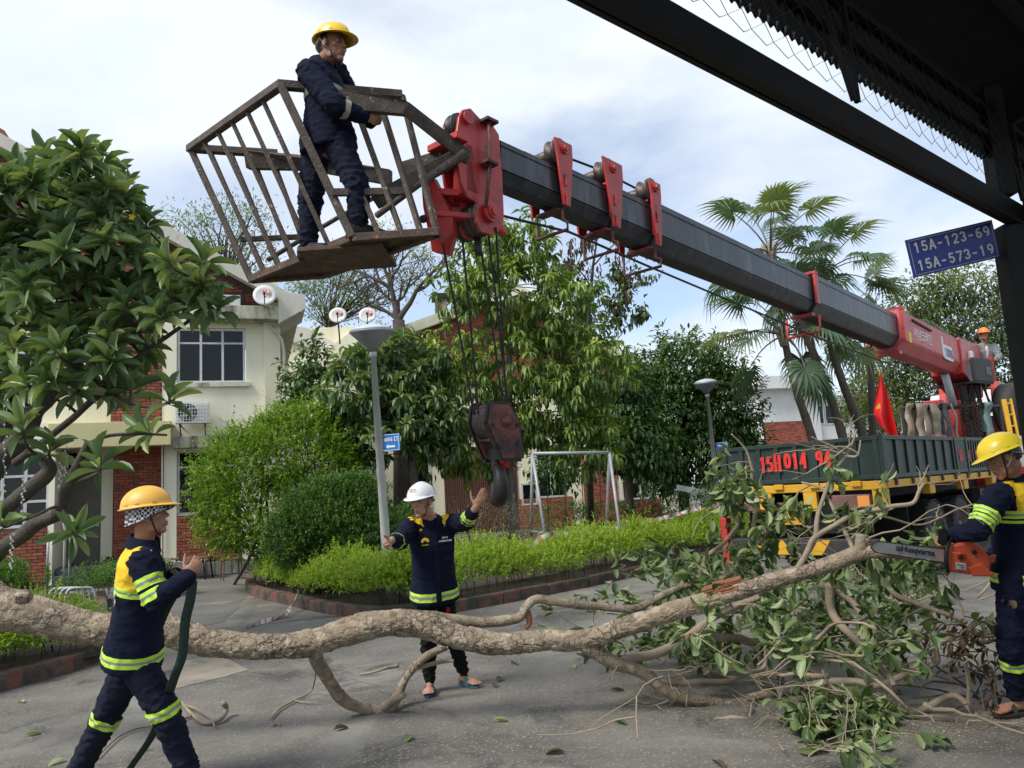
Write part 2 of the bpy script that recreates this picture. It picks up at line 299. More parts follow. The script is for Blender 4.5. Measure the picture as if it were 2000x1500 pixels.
barkmat('bark_grey', (.31, .24, .165), (.19, .145, .10), (.46, .385, .28), 17)
pm('bark_twig', (.31, .25, .175), (.21, .165, .115), 7, .85, bump=.4, bscale=50)
pm('bark_split', (.34, .15, .07), (.22, .09, .045), 9, .9, bump=.5, bscale=30)
pm('bark_tree', (.085, .07, .055), (.05, .042, .034), 8, .95, bump=.7, bscale=30)
pm('bark_pale', (.20, .185, .155), (.12, .11, .09), 8, .95, bump=.6, bscale=30)
pm('bark_palm', (.12, .10, .08), (.075, .062, .05), 12, .95, bump=.7, bscale=20, stretch=(1, 1, 4))
pm('tape_white', (.74, .70, .70), rough=.5)
pm('tape_pink', (.62, .16, .17), rough=.5)
pm('tape_red', (.66, .05, .06), rough=.5)
pm('kerb_red', (.19, .065, .045), (.10, .08, .065), 5, .9, bump=.8, bscale=25, c3=(.045, .048, .035), s3=3.2, t3=(.44, .56))
pm('soil', (.045, .035, .025), (.07, .055, .04), 8, .95, bump=.6, bscale=20)
pm('sawdust', (.55, .42, .26), rough=.9)
pm('roof_tile', (.30, .08, .05), (.22, .06, .04), 6, .8)
pm('far_white', (.66, .66, .64), (.58, .58, .56), 1, .8)
pm('shed_sheet', (.010, .0105, .011), (.016, .016, .0165), 4, .6, spec=.25)
leafmat('leaf_frangipani', [(0.076, 0.132, 0.060), (0.118, 0.194, 0.075), (0.183, 0.255, 0.108), (0.278, 0.340, 0.129)], .4, .22)
leafmat('leaf_mango', [(0.085, 0.154, 0.042), (0.149, 0.234, 0.053), (0.255, 0.342, 0.083), (0.425, 0.504, 0.132)], .38, .28)
leafmat('leaf_dark', [(0.033, 0.083, 0.029), (0.057, 0.120, 0.035), (0.093, 0.166, 0.050), (0.176, 0.258, 0.062)], .38, .22)
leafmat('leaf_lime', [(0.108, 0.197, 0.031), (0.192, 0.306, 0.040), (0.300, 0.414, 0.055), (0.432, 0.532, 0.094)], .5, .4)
leafmat('leaf_ficus', [(0.057, 0.126, 0.019), (0.115, 0.210, 0.026), (0.196, 0.315, 0.039), (0.310, 0.441, 0.065)], .45, .35)
leafmat('leaf_bush', [(0.033, 0.091, 0.022), (0.060, 0.130, 0.031), (0.098, 0.189, 0.042), (0.150, 0.260, 0.070)], .4, .28)
leafmat('leaf_cut', [(.035, .075, .025), (.075, .125, .04), (.15, .21, .075), (.27, .33, .15), (.40, .45, .25)], .45, .25)
leafmat('leaf_dead', [(0.050, 0.030, 0.018), (0.090, 0.058, 0.035), (0.140, 0.095, 0.060), (0.060, 0.040, 0.026)], .8, .2)
leafmat('leaf_far', [(0.065, 0.102, 0.042), (0.104, 0.144, 0.054), (0.156, 0.192, 0.078), (0.208, 0.228, 0.096)], .5, .35)
leafmat('leaf_feather', [(0.078, 0.132, 0.060), (0.130, 0.192, 0.084), (0.195, 0.252, 0.120), (0.260, 0.312, 0.156)], .5, .35)
leafmat('leaf_palm', [(0.041, 0.079, 0.045), (0.065, 0.115, 0.063), (0.101, 0.158, 0.083), (0.188, 0.230, 0.090)], .4, .3)
leafmat('litter_chip', [(.12, .11, .06), (.30, .24, .15), (.50, .40, .26), (.22, .20, .12)], .9, .1)
leafmat('leaf_grey', [(0.110, 0.121, 0.066), (0.165, 0.165, 0.099), (0.209, 0.209, 0.132), (0.132, 0.165, 0.077)], .6, .3)
# ------------------------------------------------------------------ ground
def asphalt():
    m = bpy.data.materials.new('asphalt'); m.use_nodes = True; t = m.node_tree; n = t.nodes; k = t.links.new; p = n['Principled BSDF']
    tc = n.new('ShaderNodeTexCoord')
    def nz(sc, det=6, ro=.6, dist=0):
        x = n.new('ShaderNodeTexNoise'); x.inputs['Scale'].default_value = sc; x.inputs['Detail'].default_value = det; x.inputs['Roughness'].default_value = ro; x.inputs['Distortion'].default_value = dist; k(tc.outputs['Object'], x.inputs['Vector']); return x
    def ramp(src, a, b, ca, cb):
        r = n.new('ShaderNodeValToRGB'); e = r.color_ramp.elements; e[0].position = a; e[1].position = b; e[0].color = (*ca, 1); e[1].color = (*cb, 1); k(src, r.inputs[0]); return r.outputs[0]
    def mix(f, a, b, mode='MIX'):
        x = n.new('ShaderNodeMix'); x.data_type = 'RGBA'; x.blend_type = mode; k(f, x.inputs[0]); k(a, x.inputs[6]); k(b, x.inputs[7]) if not isinstance(b, tuple) else setattr(x.inputs[7], 'default_value', (*b, 1)); return x.outputs[2]
    base = ramp(nz(1.1, 8, .6).outputs[0], .35, .68, (.115, .106, .092), (.205, .19, .164))
    dust = ramp(nz(.55, 9, .62, .8).outputs[0], .53, .66, (0, 0, 0), (1, 1, 1))
    c = mix(dust, base, (.25, .235, .205))
    damp = ramp(nz(.8, 9, .65, .5).outputs[0], .53, .62, (0, 0, 0), (.8, .8, .8))
    c = mix(damp, c, (.045, .043, .040))
    vo = n.new('ShaderNodeTexVoronoi'); vo.inputs['Scale'].default_value = 75; k(tc.outputs['Object'], vo.inputs['Vector'])
    sp = ramp(vo.outputs['Color'], .72, .9, (0, 0, 0), (.8, .8, .8)); c = mix(sp, c, (.30, .28, .24))
    sg = ramp(nz(16, 4, .7).outputs[0], .655, .72, (0, 0, 0), (.85, .85, .85)); c = mix(sg, c, (.33, .29, .22))
    vc = n.new('ShaderNodeTexVoronoi'); vc.feature = 'DISTANCE_TO_EDGE'; vc.inputs['Scale'].default_value = .16
    dv = n.new('ShaderNodeVectorMath'); dv.operation = 'MULTIPLY_ADD'; dv.inputs[1].default_value = (.5, .5, .5); k(nz(2.5, 6, .65).outputs['Color'], dv.inputs[0]); k(tc.outputs['Object'], dv.inputs[2]); k(dv.outputs[0], vc.inputs['Vector'])
    ck = ramp(vc.outputs['Distance'], .0015, .006, (.35, .35, .35), (0, 0, 0)); c = mix(ck, c, (.045, .043, .040))
    k(c, p.inputs['Base Color'])
    rr = ramp(nz(.8, 9, .65, .5).outputs[0], .5, .66, (.85, .85, .85), (.42, .42, .42)); k(rr, p.inputs['Roughness'])
    b = n.new('ShaderNodeBump'); b.inputs['Strength'].default_value = .8; b.inputs['Distance'].default_value = .015; k(nz(70, 6, .75).outputs[0], b.inputs['Height']); k(b.outputs[0], p.inputs['Normal'])
    M['asphalt'] = m
asphalt()
pm('concrete_patch', (.30, .26, .20), (.23, .20, .155), 2.5, .9, bump=.4, bscale=50, c3=(.12, .115, .10), s3=2.5, t3=(.56, .68))
pm('forecourt', (.11, .105, .095), (.155, .148, .13), 1.4, .8, bump=.3, bscale=50, c3=(.30, .28, .24), s3=1.3, t3=(.6, .72))
mb = MB(); mb.add([(-300, -200, 0), (300, -200, 0), (300, 400, 0), (-300, 400, 0)], [(0, 1, 2, 3)]); mb.build('ground', 'asphalt', kind='structure')
def sheet(name, pts, z, mat, jag=0):
    q = []
    for i, p in enumerate(pts):
        a = V((p[0], p[1], z)); b = V((pts[(i + 1) % len(pts)][0], pts[(i + 1) % len(pts)][1], z)); q.append(a)
        if jag:
            nseg = max(2, int((b - a).length / .25))
            for j in range(1, nseg): q.append(a.lerp(b, j / nseg) + V((random.uniform(-jag, jag), random.uniform(-jag, jag), 0)))
    mb = MB(); mb.add(q, [list(range(len(q)))]); o = mb.build(name, mat, kind='structure')
    if o.data.polygons[0].normal.z < 0: o.data.flip_normals()
    return o
sheet('concrete_patch', [G(355, 1292), G(430, 1283), G(487, 1309), G(440, 1322), G(345, 1345), G(335, 1320)], .004, 'concrete_patch', .03)
sheet('forecourt', [G(205, 1155), G(120, 1150), G(118, 1118), G(520, 1098), G(510, 1130), G(482, 1160), G(440, 1215), G(300, 1240), G(216, 1262)], .004, 'forecourt', .05)
# ------------------------------------------------------------------ kerbed beds
def smooth_path(pts, n=6):
    pts = [V(p) for p in pts]; o = []
    for i in range(len(pts) - 1):
        p0 = pts[max(i - 1, 0)]; p1 = pts[i]; p2 = pts[i + 1]; p3 = pts[min(i + 2, len(pts) - 1)]
        for j in range(n):
            t = j / n; o.append(.5 * ((2 * p1) + (p2 - p0) * t + (2 * p0 - 5 * p1 + 4 * p2 - p3) * t * t + (3 * p1 - p0 - 3 * p2 + p3) * t ** 3))
    o.append(pts[-1]); return o
def resample(pts, step):
    o = [pts[0]]; acc = 0
    for a, b in zip(pts, pts[1:]):
        l = (b - a).length; t = step - acc
        while t <= l: o.append(a.lerp(b, t / l)); t += step
        acc = (acc + l) % step if l else acc
    return o
def kerb(path, name, label, w=.16, h=.16):
    """a run of kerb stones; path is the outer foot line, bed on its left"""
    k = thing(name, path[0], label, 'kerb'); r = resample(path, .95)
    for a, b in zip(r, r[1:]):
        d = (b - a).normalized(); sd = V((-d.y, d.x, 0)); hh = h + random.uniform(-.008, .008); g = .008
        mb = MB(); c = (a + b) / 2 + sd * (w / 2 + random.uniform(-.006, .006)); tl = random.uniform(-.012, .012)
        mb.obox(c + V((0, 0, hh / 2 - .02)), (b - a) / 2 - d * g, sd * (w / 2), V((0, 0, hh / 2 + .02)) + d * tl)
        me = mb.build('kerb_stone', 'kerb_red', k, bevel=.018, segs=2)
    return k
kr = [G(486, 1128), G(483, 1160), G(560, 1182), G(640, 1200), G(735, 1211), G(830, 1204), G(920, 1192), G(1040, 1168), G(1150, 1147), G(1290, 1115), G(1420, 1086), G(1560, 1058)]
KR = smooth_path(kr, 6)
kerb(KR, 'garden_kerb', 'mossy red painted kerb curving round the hedge bed beside the lamp post')
kl = [G(-260, 1420), G(0, 1352), G(120, 1318), G(212, 1294), G(221, 1270), G(212, 1215), G(205, 1165)]
KL = smooth_path(kl, 6)
kerb(KL, 'garden_kerb', 'mossy red kerb edging the bed under the frangipani at far left')
def bed(name, pts, z=.10):
    mb = MB(); q = [(p[0], p[1], z) for p in pts]; mb.add(q, [list(range(len(q)))]); o = mb.build(name, 'soil', kind='structure')
    if o.data.polygons[0].normal.z < 0: o.data.flip_normals()
def inset(path, w): 
    o = []
    for i, p in enumerate(path):
        d = (path[min(i + 1, len(path) - 1)] - path[max(i - 1, 0)]).normalized(); o.append(p + V((-d.y, d.x, 0)) * w)
    return o
bed('garden_bed', inset(KR, .08) + [V((26, 30, 0)), V((2, 32, 0)), V((-4.3, 22.2, 0)), V((-5.6, 17.2, 0))])
bed('flower_bed', inset(KL, .08) + [V((-12, 15.5, 0)), V((-16, 8, 0))])
# ------------------------------------------------------------------ leaves
def tmpl(stations, fold=.12, curve=.25):
    """leaf outline: (t, half width); folded on the midrib and curved down towards the tip"""
    v = []; f = []
    ids = []
    for t, w in stations:
        z = -curve * t * t
        if w == 0: ids.append((len(v),)); v.append((t, 0, z))
        else: ids.append((len(v), len(v) + 1, len(v) + 2)); v += [(t, -w, z + fold * w), (t, 0, z), (t, w, z + fold * w)]
    for a, b in zip(ids, ids[1:]):
        if len(a) == 1: f += [(a[0], b[1], b[0]), (a[0], b[2], b[1])]
        elif len(b) == 1: f += [(a[0], a[1], b[0]), (a[1], a[2], b[0])]
        else: f += [(a[0], a[1], b[1]), (a[0], b[1], b[0]), (a[1], a[2], b[2]), (a[1], b[2], b[1])]
    return np.array(v, float), f
T_SM = tmpl([(0, 0), (.45, .5), (1, 0)], .25, .1)
T_MD = tmpl([(0, 0), (.3, .42), (.65, .42), (1, 0)], .3, .3)
T_LANCE = tmpl([(0, 0), (.22, .38), (.55, .5), (.8, .3), (1, 0)], .35, .42)
T_OBOV = tmpl([(0, .05), (.12, .08), (.34, .34), (.6, .5), (.82, .40), (.94, .2), (1, 0)], .45, .30)
T_OVAL = tmpl([(0, .04), (.1, .07), (.35, .42), (.65, .5), (.9, .3), (1, 0)], .35, .22)
def leaf_mesh(name, mat, pos, d, up, ln, wd, T, rnd=None):
    tv, tf = T; n = len(pos); k = len(tv)
    d = d / (np.linalg.norm(d, axis=1, keepdims=True) + 1e-9); sd = np.cross(up, d); sd /= (np.linalg.norm(sd, axis=1, keepdims=True) + 1e-9); nr = np.cross(d, sd)
    ln = np.broadcast_to(ln, n); wd = np.broadcast_to(wd, n)
    v = pos[:, None, :] + d[:, None, :] * (tv[None, :, 0, None] * ln[:, None, None]) + sd[:, None, :] * (tv[None, :, 1, None] * wd[:, None, None]) + nr[:, None, :] * (tv[None, :, 2, None] * ln[:, None, None])
    f = (np.array(tf)[None] + (np.arange(n) * k)[:, None, None]).reshape(-1, 3)
    me = bpy.data.meshes.new(name); me.vertices.add(n * k); me.vertices.foreach_set('co', v.reshape(-1).astype(np.float32))
    me.loops.add(f.size); me.loops.foreach_set('vertex_index', f.reshape(-1).astype(np.int32)); me.polygons.add(len(f))
    me.polygons.foreach_set('loop_start', (np.arange(len(f)) * 3).astype(np.int32)); me.update(calc_edges=True)
    a = me.attributes.new('rnd', 'FLOAT', 'POINT'); rr = rng.random(n) if rnd is None else np.broadcast_to(rnd, n); a.data.foreach_set('value', np.repeat(rr, k).astype(np.float32))
    me.polygons.foreach_set('use_smooth', np.ones(len(f), bool)); me.materials.append(M[mat]); me.validate(); return me
def norm(a): return a / (np.linalg.norm(a, axis=-1, keepdims=True) + 1e-9)
_LT = {}
def foliage(parent, mat, pos, d, up, ln, wd, T, rnd=None, nparts=0, key=None, name='foliage', part='leaf'):
    """nparts leaves become objects of their own, the rest is one mesh"""
    n = len(pos); rnd = rng.random(n) if rnd is None else rnd; ln = np.broadcast_to(ln, n); wd = np.broadcast_to(wd, n)
    if nparts:
        order = np.argsort(-ln / (np.linalg.norm(pos - np.array(CAM), axis=1))) if key is None else np.argsort(key)
        sel = order[:nparts]; rest = order[nparts:]
        for i in sel:
            kk = (mat, id(T[0]), int(rnd[i] * 5.99))
            if kk not in _LT:
                _LT[kk] = leaf_mesh('leaf', mat, np.zeros((1, 3)), np.array([[1., 0, 0]]), np.array([[0, 0, 1.]]), 1., 1., T, (kk[2] + .5) / 6)
            o = ob(part, _LT[kk], parent); dd = V(d[i]).normalized(); sd = V(up[i]).cross(dd).normalized(); nr = dd.cross(sd); p = pos[i]; l = ln[i]; w = wd[i]
            o.matrix_basis = Matrix(((dd.x * l, sd.x * w, nr.x * l, p[0]), (dd.y * l, sd.y * w, nr.y * l, p[1]), (dd.z * l, sd.z * w, nr.z * l, p[2]), (0, 0, 0, 1)))
        pos, d, up, ln, wd, rnd = pos[rest], d[rest], up[rest], ln[rest], wd[rest], rnd[rest]
    if len(pos): return ob(name, leaf_mesh(name, mat, pos, d, up, ln, wd, T, rnd), parent, kind='stuff' if nparts else None)
def rand_dirs(n): return norm(rng.normal(size=(n, 3)))
def blobs_sample(blobs, n, inner=.55, low=0.0):
    """points through the outer volume of a union of ellipsoids [(centre, (rx,ry,rz))]"""
    c = np.array([b[0] for b in blobs]); r = np.array([b[1] for b in blobs]); w = (r[:, 0] * r[:, 1] * r[:, 2]) ** (2 / 3); w /= w.sum()
    k = rng.choice(len(blobs), n * 3, p=w); u = rand_dirs(n * 3); s = rng.uniform(inner ** 2, 1, n * 3) ** .5; s *= 1 + .22 * rng.normal(size=n * 3) * .5
    p = c[k] + u * r[k] * s[:, None]
    keep = np.ones(len(p), bool)
    for i in range(len(blobs)):
        q = (p - c[i]) / r[i]; keep &= (np.sum(q * q, 1) > (inner * .9) ** 2) | (k == i)
    if low: keep &= p[:, 2] > low
    idx = np.where(keep)[0][:n]; return p[idx], norm(u[idx] / r[k[idx]])
def clumps(cp, cd, nl, ln, spread, droop, outw=.6, twig=.10):
    """nl leaves round each clump centre"""
    n = len(cp); pos = np.repeat(cp, nl, 0); od = np.repeat(cd, nl, 0); ra = rand_dirs(n * nl); tw = rng.uniform(-1, 1, (n * nl, 1))
    d = norm(od * outw + ra * spread + np.array([0, 0, -droop])); pos = pos + od * tw * twig + ra * twig * .5
    up = norm(ra * .35 + np.array([0, 0, 1.0]) + od * .3); up = np.where(np.abs(np.sum(up * d, 1, keepdims=True)) > .95, norm(od + ra), up)
    l = ln * rng.uniform(.7, 1.2, n * nl); return pos, d, up, l
def shoots(base, dirs, length, nl, ln, wd, spread=.9):
    n = len(base); t = np.tile(np.linspace(.15, 1, nl), n)[:, None]; L_ = np.repeat(length * rng.uniform(.6, 1.3, n), nl)[:, None]
    od = np.repeat(norm(dirs), nl, 0); pos = np.repeat(base, nl, 0) + od * L_ * t; ra = rand_dirs(n * nl); d = norm(od * .75 + ra * spread)
    up = norm(np.array([0, 0, 1.]) + ra * .5 + od * .2); up = np.where(np.abs(np.sum(up * d, 1, keepdims=True)) > .95, ra, up)
    l = ln * rng.uniform(.6, 1.25, n * nl); return pos, d, up, l
def pb(px, py, rx, ry, d, deep=1.0):
    """crown lobe whose centre shows at a photo point, d metres off"""
    s = d / FPX; return (np.array(P(px, py, d)), np.array((rx * s, (rx + ry) / 2 * s * deep, ry * s)))
def branch(mb, a, b, r0, r1, sag=.12, n=6, seg=7, wob=.05):
    a = V(a); b = V(b); l = (b - a).length; off = V((random.uniform(-1, 1), random.uniform(-1, 1), random.uniform(-.2, 1))) * l * sag
    pts = []; rr = []
    for i in range(seg):
        t = i / (seg - 1); w = math.sin(PI * t); pts.append(a.lerp(b, t) + off * w + V((random.uniform(-1, 1), random.uniform(-1, 1), random.uniform(-1, 1))) * wob * l * (.3 if 0 < i < seg - 1 else 0)); rr.append(r0 + (r1 - r0) * t)
    mb.tube(pts, rr, n); return pts
def limb_tree(mb, base, top, tips, r0, nl=5, r_twig=.012):
    """trunk from base to top, limbs to lobes, twigs to the tips"""
    mb.smooth = True; tr = branch(mb, base, top, r0, r0 * .5, .05, 9, 9)
    for c in tips:
        st = min(tr[3:], key=lambda q: (q - c).length + abs(q.z - c.z) * .3); l = (st - c).length
        branch(mb, st, c, max(r_twig, r0 * .32 * min(1, l / 4)), r_twig * .5, .14, 6, 7)
# ------------------------------------------------------------------ houses
class Frame:
    def __init__(s, A, ang): s.A = V(A); a = R(ang); s.e = V((math.cos(a), math.sin(a), 0)); s.n = V((math.sin(a), -math.cos(a), 0)); s.z = V((0, 0, 1))
    def uz(s, px, py, off=0.0):
        p = PL(px, py, s.A + s.n * off, s.n) - s.A; return p.dot(s.e), p.z
    def w(s, u, o, z): return s.A + s.e * u + s.n * o + s.z * z
    def box(s, mb, u0, u1, o0, o1, z0, z1): mb.obox(s.w((u0 + u1) / 2, (o0 + o1) / 2, (z0 + z1) / 2), s.e * abs(u1 - u0) / 2, s.n * abs(o1 - o0) / 2, s.z * abs(z1 - z0) / 2)
    def rect(s, x0, y0, x1, y1, off=0.0):
        a = s.uz(x0, y0, off); b = s.uz(x1, y1, off); c = s.uz(x0, y1, off); d = s.uz(x1, y0, off)
        return (a[0] + c[0]) / 2, (b[0] + d[0]) / 2, (b[1] + c[1]) / 2, (a[1] + d[1]) / 2
def part(fr, name, mat, parent, u0, u1, o0, o1, z0, z1, bevel=0):
    mb = MB(); fr.box(mb, u0, u1, o0, o1, z0, z1); return mb.build(name, mat, parent, bevel=bevel)
def window(fr, parent, u0, u1, z0, z1, off, cols, trans=.72, mat='frame_alu', fw=.055, rows=()):
    """frame bars, mullions and one pane per opening, glass set back"""
    mb = MB(); w = fw
    xs = [u0 + (u1 - u0) * i / cols for i in range(cols + 1)] if isinstance(cols, int) else [u0 + (u1 - u0) * c for c in cols]
    zs = [z0] + [z0 + (z1 - z0) * t for t in ([trans] if trans else []) + list(rows)] + [z1]; zs.sort()
    fr.box(mb, u0 - w / 2, u1 + w / 2, off, off + .05, z0 - w / 2, z0 + w / 2); fr.box(mb, u0 - w / 2, u1 + w / 2, off, off + .05, z1 - w / 2, z1 + w / 2)
    for x in xs: fr.box(mb, x - w / 2, x + w / 2, off + .003, off + .047, z0 + w / 2, z1 - w / 2)
    for z in zs[1:-1]:
        for a, b in zip(xs, xs[1:]): fr.box(mb, a + w / 2, b - w / 2, off + .006, off + .044, z - w * .4, z + w * .4)
    f = mb.build('window', mat, parent)
    for a, b in zip(xs, xs[1:]):
        for c, d in zip(zs, zs[1:]): part(fr, 'pane', 'glass_dark', f, a + w / 2, b - w / 2, off + .012, off + .018, c + w * .4, d - w * .4)
    return f
BR = {}
def brick_field(fr, parent, inside, u0, u1, z0, z1, off, nparts, bw=.215, bh=.072, gap=.014, dep=.02, name='brick'):
    """running bond; inside(u,z) tells where the wall goes"""
    cells = []; row = 0; z = z0 + bh / 2
    while z < z1 - bh * .4:
        u = u0 + bw / 2 - (bw / 2 if row % 2 else 0)
        while u < u1 + bw / 2:
            a = max(u - bw / 2, u0); b = min(u + bw / 2, u1)
            if b - a > .05 and inside((a + b) / 2, z): cells.append(((a + b) / 2, z, b - a))
            u += bw
        z += bh; row += 1
    random.shuffle(cells); cells.sort(key=lambda c: abs(c[2] - bw) > .01)
    rest = MB()
    for i, (u, z, w) in enumerate(cells):
        if i < nparts and abs(w - bw) < .01:
            mt = random.choice(['brick_red', 'brick_red', 'brick_red_light', 'brick_red_dark']); kk = (mt, round(fr.e.x, 4))
            if kk not in BR:
                mb = MB(); f0 = Frame((0, 0, 0), 0); f0.e, f0.n = fr.e, fr.n; f0.box(mb, -(bw - gap) / 2, (bw - gap) / 2, -.01, dep, -(bh - gap) / 2, (bh - gap) / 2)
                BR[kk] = mb.mesh(name, mt)
            o = ob(name, BR[kk], parent); o.matrix_basis = Matrix.Translation(fr.w(u, off + random.uniform(-.004, .004), z))
        else:
            rest.cur = random.choice([0, 0, 1, 2]); fr.box(rest, u - (w - gap) / 2, u + (w - gap) / 2, off - .01, off + dep + random.uniform(-.004, .004), z - (bh - gap) / 2, z + (bh - gap) / 2)
    if rest.v: rest.build('bricks', ['brick_red', 'brick_red_light', 'brick_red_dark'], parent, kind='stuff')
# ------------------------------------------------------------------ house at left
F1 = Frame(G(240, 1140), 19.0)
H1 = thing('brick_house', F1.A, 'two storey cream and red brick house with sloping white verge behind frangipani', 'house')
def uz(px, py, off=0.0): return F1.uz(px, py, off)
uR = uz(545, 800)[0]; uL = uz(-420, 900)[0]
zs2 = uz(300, 845)[1]            # first floor slab
# verge line: top edge u -> z
va = uz(0, 262, .5); vb = uz(590, 588, .5); slope = (vb[1] - va[1]) / (vb[0] - va[0])
def verge(u): return va[1] + (u - va[0]) * slope
u_w0, u_w1, z_w0, z_w1 = F1.rect(345, 640, 480, 748)
uc0, uc1, zc0, zc1 = F1.rect(218, 560, 317, 824)          # brick pier, upper floor
ud0, ud1, zd0, zd1 = F1.rect(108, 880, 200, 1098, -1.0)
zled = uz(400, 600)[1]; zl = uz(400, 868)[1]; zfl = uz(200, 1098, -1.0)[1]
up0 = uz(105, 850)[0]; up1 = uz(338, 850)[0]                                      # porch
u_right_bay = uz(320, 900)[0]
# main walls
part(F1, 'wall', 'wall_white', H1, uc1, u_w0, -.3, 0, zs2, zled)
part(F1, 'wall', 'wall_white', H1, u_w0, u_w1, -.3, 0, zs2, z_w0)
part(F1, 'wall', 'wall_white', H1, u_w0, u_w1, -.3, 0, z_w1, zled)
part(F1, 'wall', 'wall_white', H1, u_w1, uR, -.3, 0, zs2, zled)
part(F1, 'pilaster', 'wall_cream', H1, uz(516, 700)[0], uR + .05, 0, .18, 0, zled + .12, .01)
part(F1, 'side_wall', 'wall_cream', H1, uR - .3, uR, -8, -.3, 0, zled + 1.0)
part(F1, 'wall', 'wall_cream', H1, uL, uc0, -.3, 0, zs2 + .2, zled + .4)
part(F1, 'wall', 'mortar', H1, uc0, uc1, -.3, 0, zs2, zled + .4)
brick_field(F1, H1, lambda u, z: True, uc0, uc1, zs2 + .25, zled + .4, 0, 130)
window(F1, H1, u_w0 + .04, u_w1 - .04, z_w0 + .04, z_w1 - .04, -.12, 3, .74)
part(F1, 'window_sill', 'concrete_white', H1, u_w0 - .1, u_w1 + .1, .0, .1, z_w0 - .1, z_w0)
# ledge under the gable and stained canopy above the window
part(F1, 'ledge', 'wall_stain', H1, uz(390, 620)[0], uR + .06, .002, .55, uz(450, 632)[1], uz(450, 606)[1], .02)
# gable wall of brick
mb = MB(); q = [F1.w(uL, -.3, zled + .4), F1.w(uR, -.3, zled + .4), F1.w(uR, -.3, max(verge(uR) - .25, zled + .45)), F1.w(uL, -.3, verge(uL) - .25)]
mb.prism(q, F1.n * .29); mb.build('gable_wall', 'mortar', H1)
brick_field(F1, H1, lambda u, z: z < verge(u) - .42, uL, uR, zled + .4, verge(uL), -.01, 60)
part(F1, 'wall', 'mortar', H1, uL, uR - .02, -.3, -.01, zled, zled + .4)
brick_field(F1, H1, lambda u, z: True, uz(480, 600)[0], uR, zled, zled + .4, 0, 20)
# sloping verge and roof
def slab(a, b, o0, o1, th, name, mat):
    mb = MB(); mb.prism([F1.w(a, o0, verge(a)), F1.w(b, o0, verge(b)), F1.w(b, o0, verge(b) - th), F1.w(a, o0, verge(a) - th)], F1.n * (o1 - o0)); return mb.build(name, mat, H1)
slab(uL, vb[0], .32, .62, .32, 'verge', 'concrete_white'); slab(uL, vb[0] - .02, -9, .318, .22, 'roof', 'concrete_white')
mb = MB(); mb.prism([F1.w(uL, .5, verge(uL) + .15), F1.w(uz(20, 300)[0], .5, verge(uz(20, 300)[0]) + .15), F1.w(uz(20, 300)[0], .5, verge(uz(20, 300)[0]) + .02), F1.w(uL, .5, verge(uL) + .02)], F1.n * -8); mb.build('roof_tiles', 'roof_tile', H1)
a0 = uz(543, 590, .4)[0]; a1 = uz(595, 590, .4)[0]
mb = MB(); mb.prism([F1.w(a0, .63, uz(550, 570, .6)[1]), F1.w(a1, .63, uz(590, 575, .6)[1]), F1.w(a1, .63, uz(590, 603, .6)[1]), F1.w(a0, .63, uz(550, 632, .6)[1])], F1.n * -1.6); mb.build('eave_box', 'concrete_white', H1)
# porch beam, slab and recess
part(F1, 'porch_beam', 'wall_yellow', H1, up0, up1, .25, .55, zl - .02, uz(250, 824, .5)[1], .01)
part(F1, 'porch_slab', 'wall_yellow', H1, uL, up1 - .01, -1.2, .248, zs2 - .1, zs2 + .2)
part(F1, 'ledge', 'wall_stain', H1, up1 + .002, uR, -.3, .35, uz(400, 876)[1], uz(400, 853)[1], .02)
part(F1, 'wall', 'wall_white', H1, uL, up1 - .05, -1.45, -1.2, 0, zs2 - .1)
part(F1, 'pilaster', 'wall_white', H1, uz(198, 1000, -1)[0], uz(221, 1000, -1)[0], -1.198, -.95, zfl, zs2 - .1)
b0, b1, _, _ = F1.rect(222, 880, 316, 1080, -.7)
part(F1, 'recess_wall', 'mortar', H1, b0, u_right_bay, -1.198, -.7, 0, zs2 - .1)
brick_field(F1, H1, lambda u, z: True, b0, u_right_bay, .32, zs2 - .12, -.7, 60)
# door
d = part(F1, 'door', 'door_wood', H1, ud0, ud1, -1.198, -1.10, zfl, uz(150, 922, -1)[1])
part(F1, 'door_handle', 'steel_galv', d, ud1 - .22, ud1 - .08, -1.098, -1.03, zfl + .98, zfl + 1.02); part(F1, 'door_lock_plate', 'steel_galv', d, ud1 - .14, ud1 - .08, -1.099, -1.085, zfl + .85, zfl + 1.06)
part(F1, 'door_frame', 'door_wood', H1, ud0 - .09, ud0 - .002, -1.198, -1.06, zfl, uz(150, 885, -1)[1]); part(F1, 'door_frame', 'door_wood', H1, ud1 + .002, ud1 + .09, -1.198, -1.06, zfl, uz(150, 885, -1)[1])
part(F1, 'transom_pane', 'glass_dark', H1, ud0, ud1, -1.197, -1.13, uz(150, 926, -1)[1], uz(150, 884, -1)[1])
# steps
s0 = uz(112, 1120)[0]; s1 = uz(215, 1120)[0]
for i in range(3): part(F1, 'step', 'stone_step', H1, s0, s1 + .4, -1.2, .15 + .32 * (2 - i), .0 + .15 * i + .006, .15 * (i + 1), .008)
part(F1, 'porch_floor', 'stone_step', H1, s0, u_right_bay - .01, -1.2, .14, .0, zfl - .004)
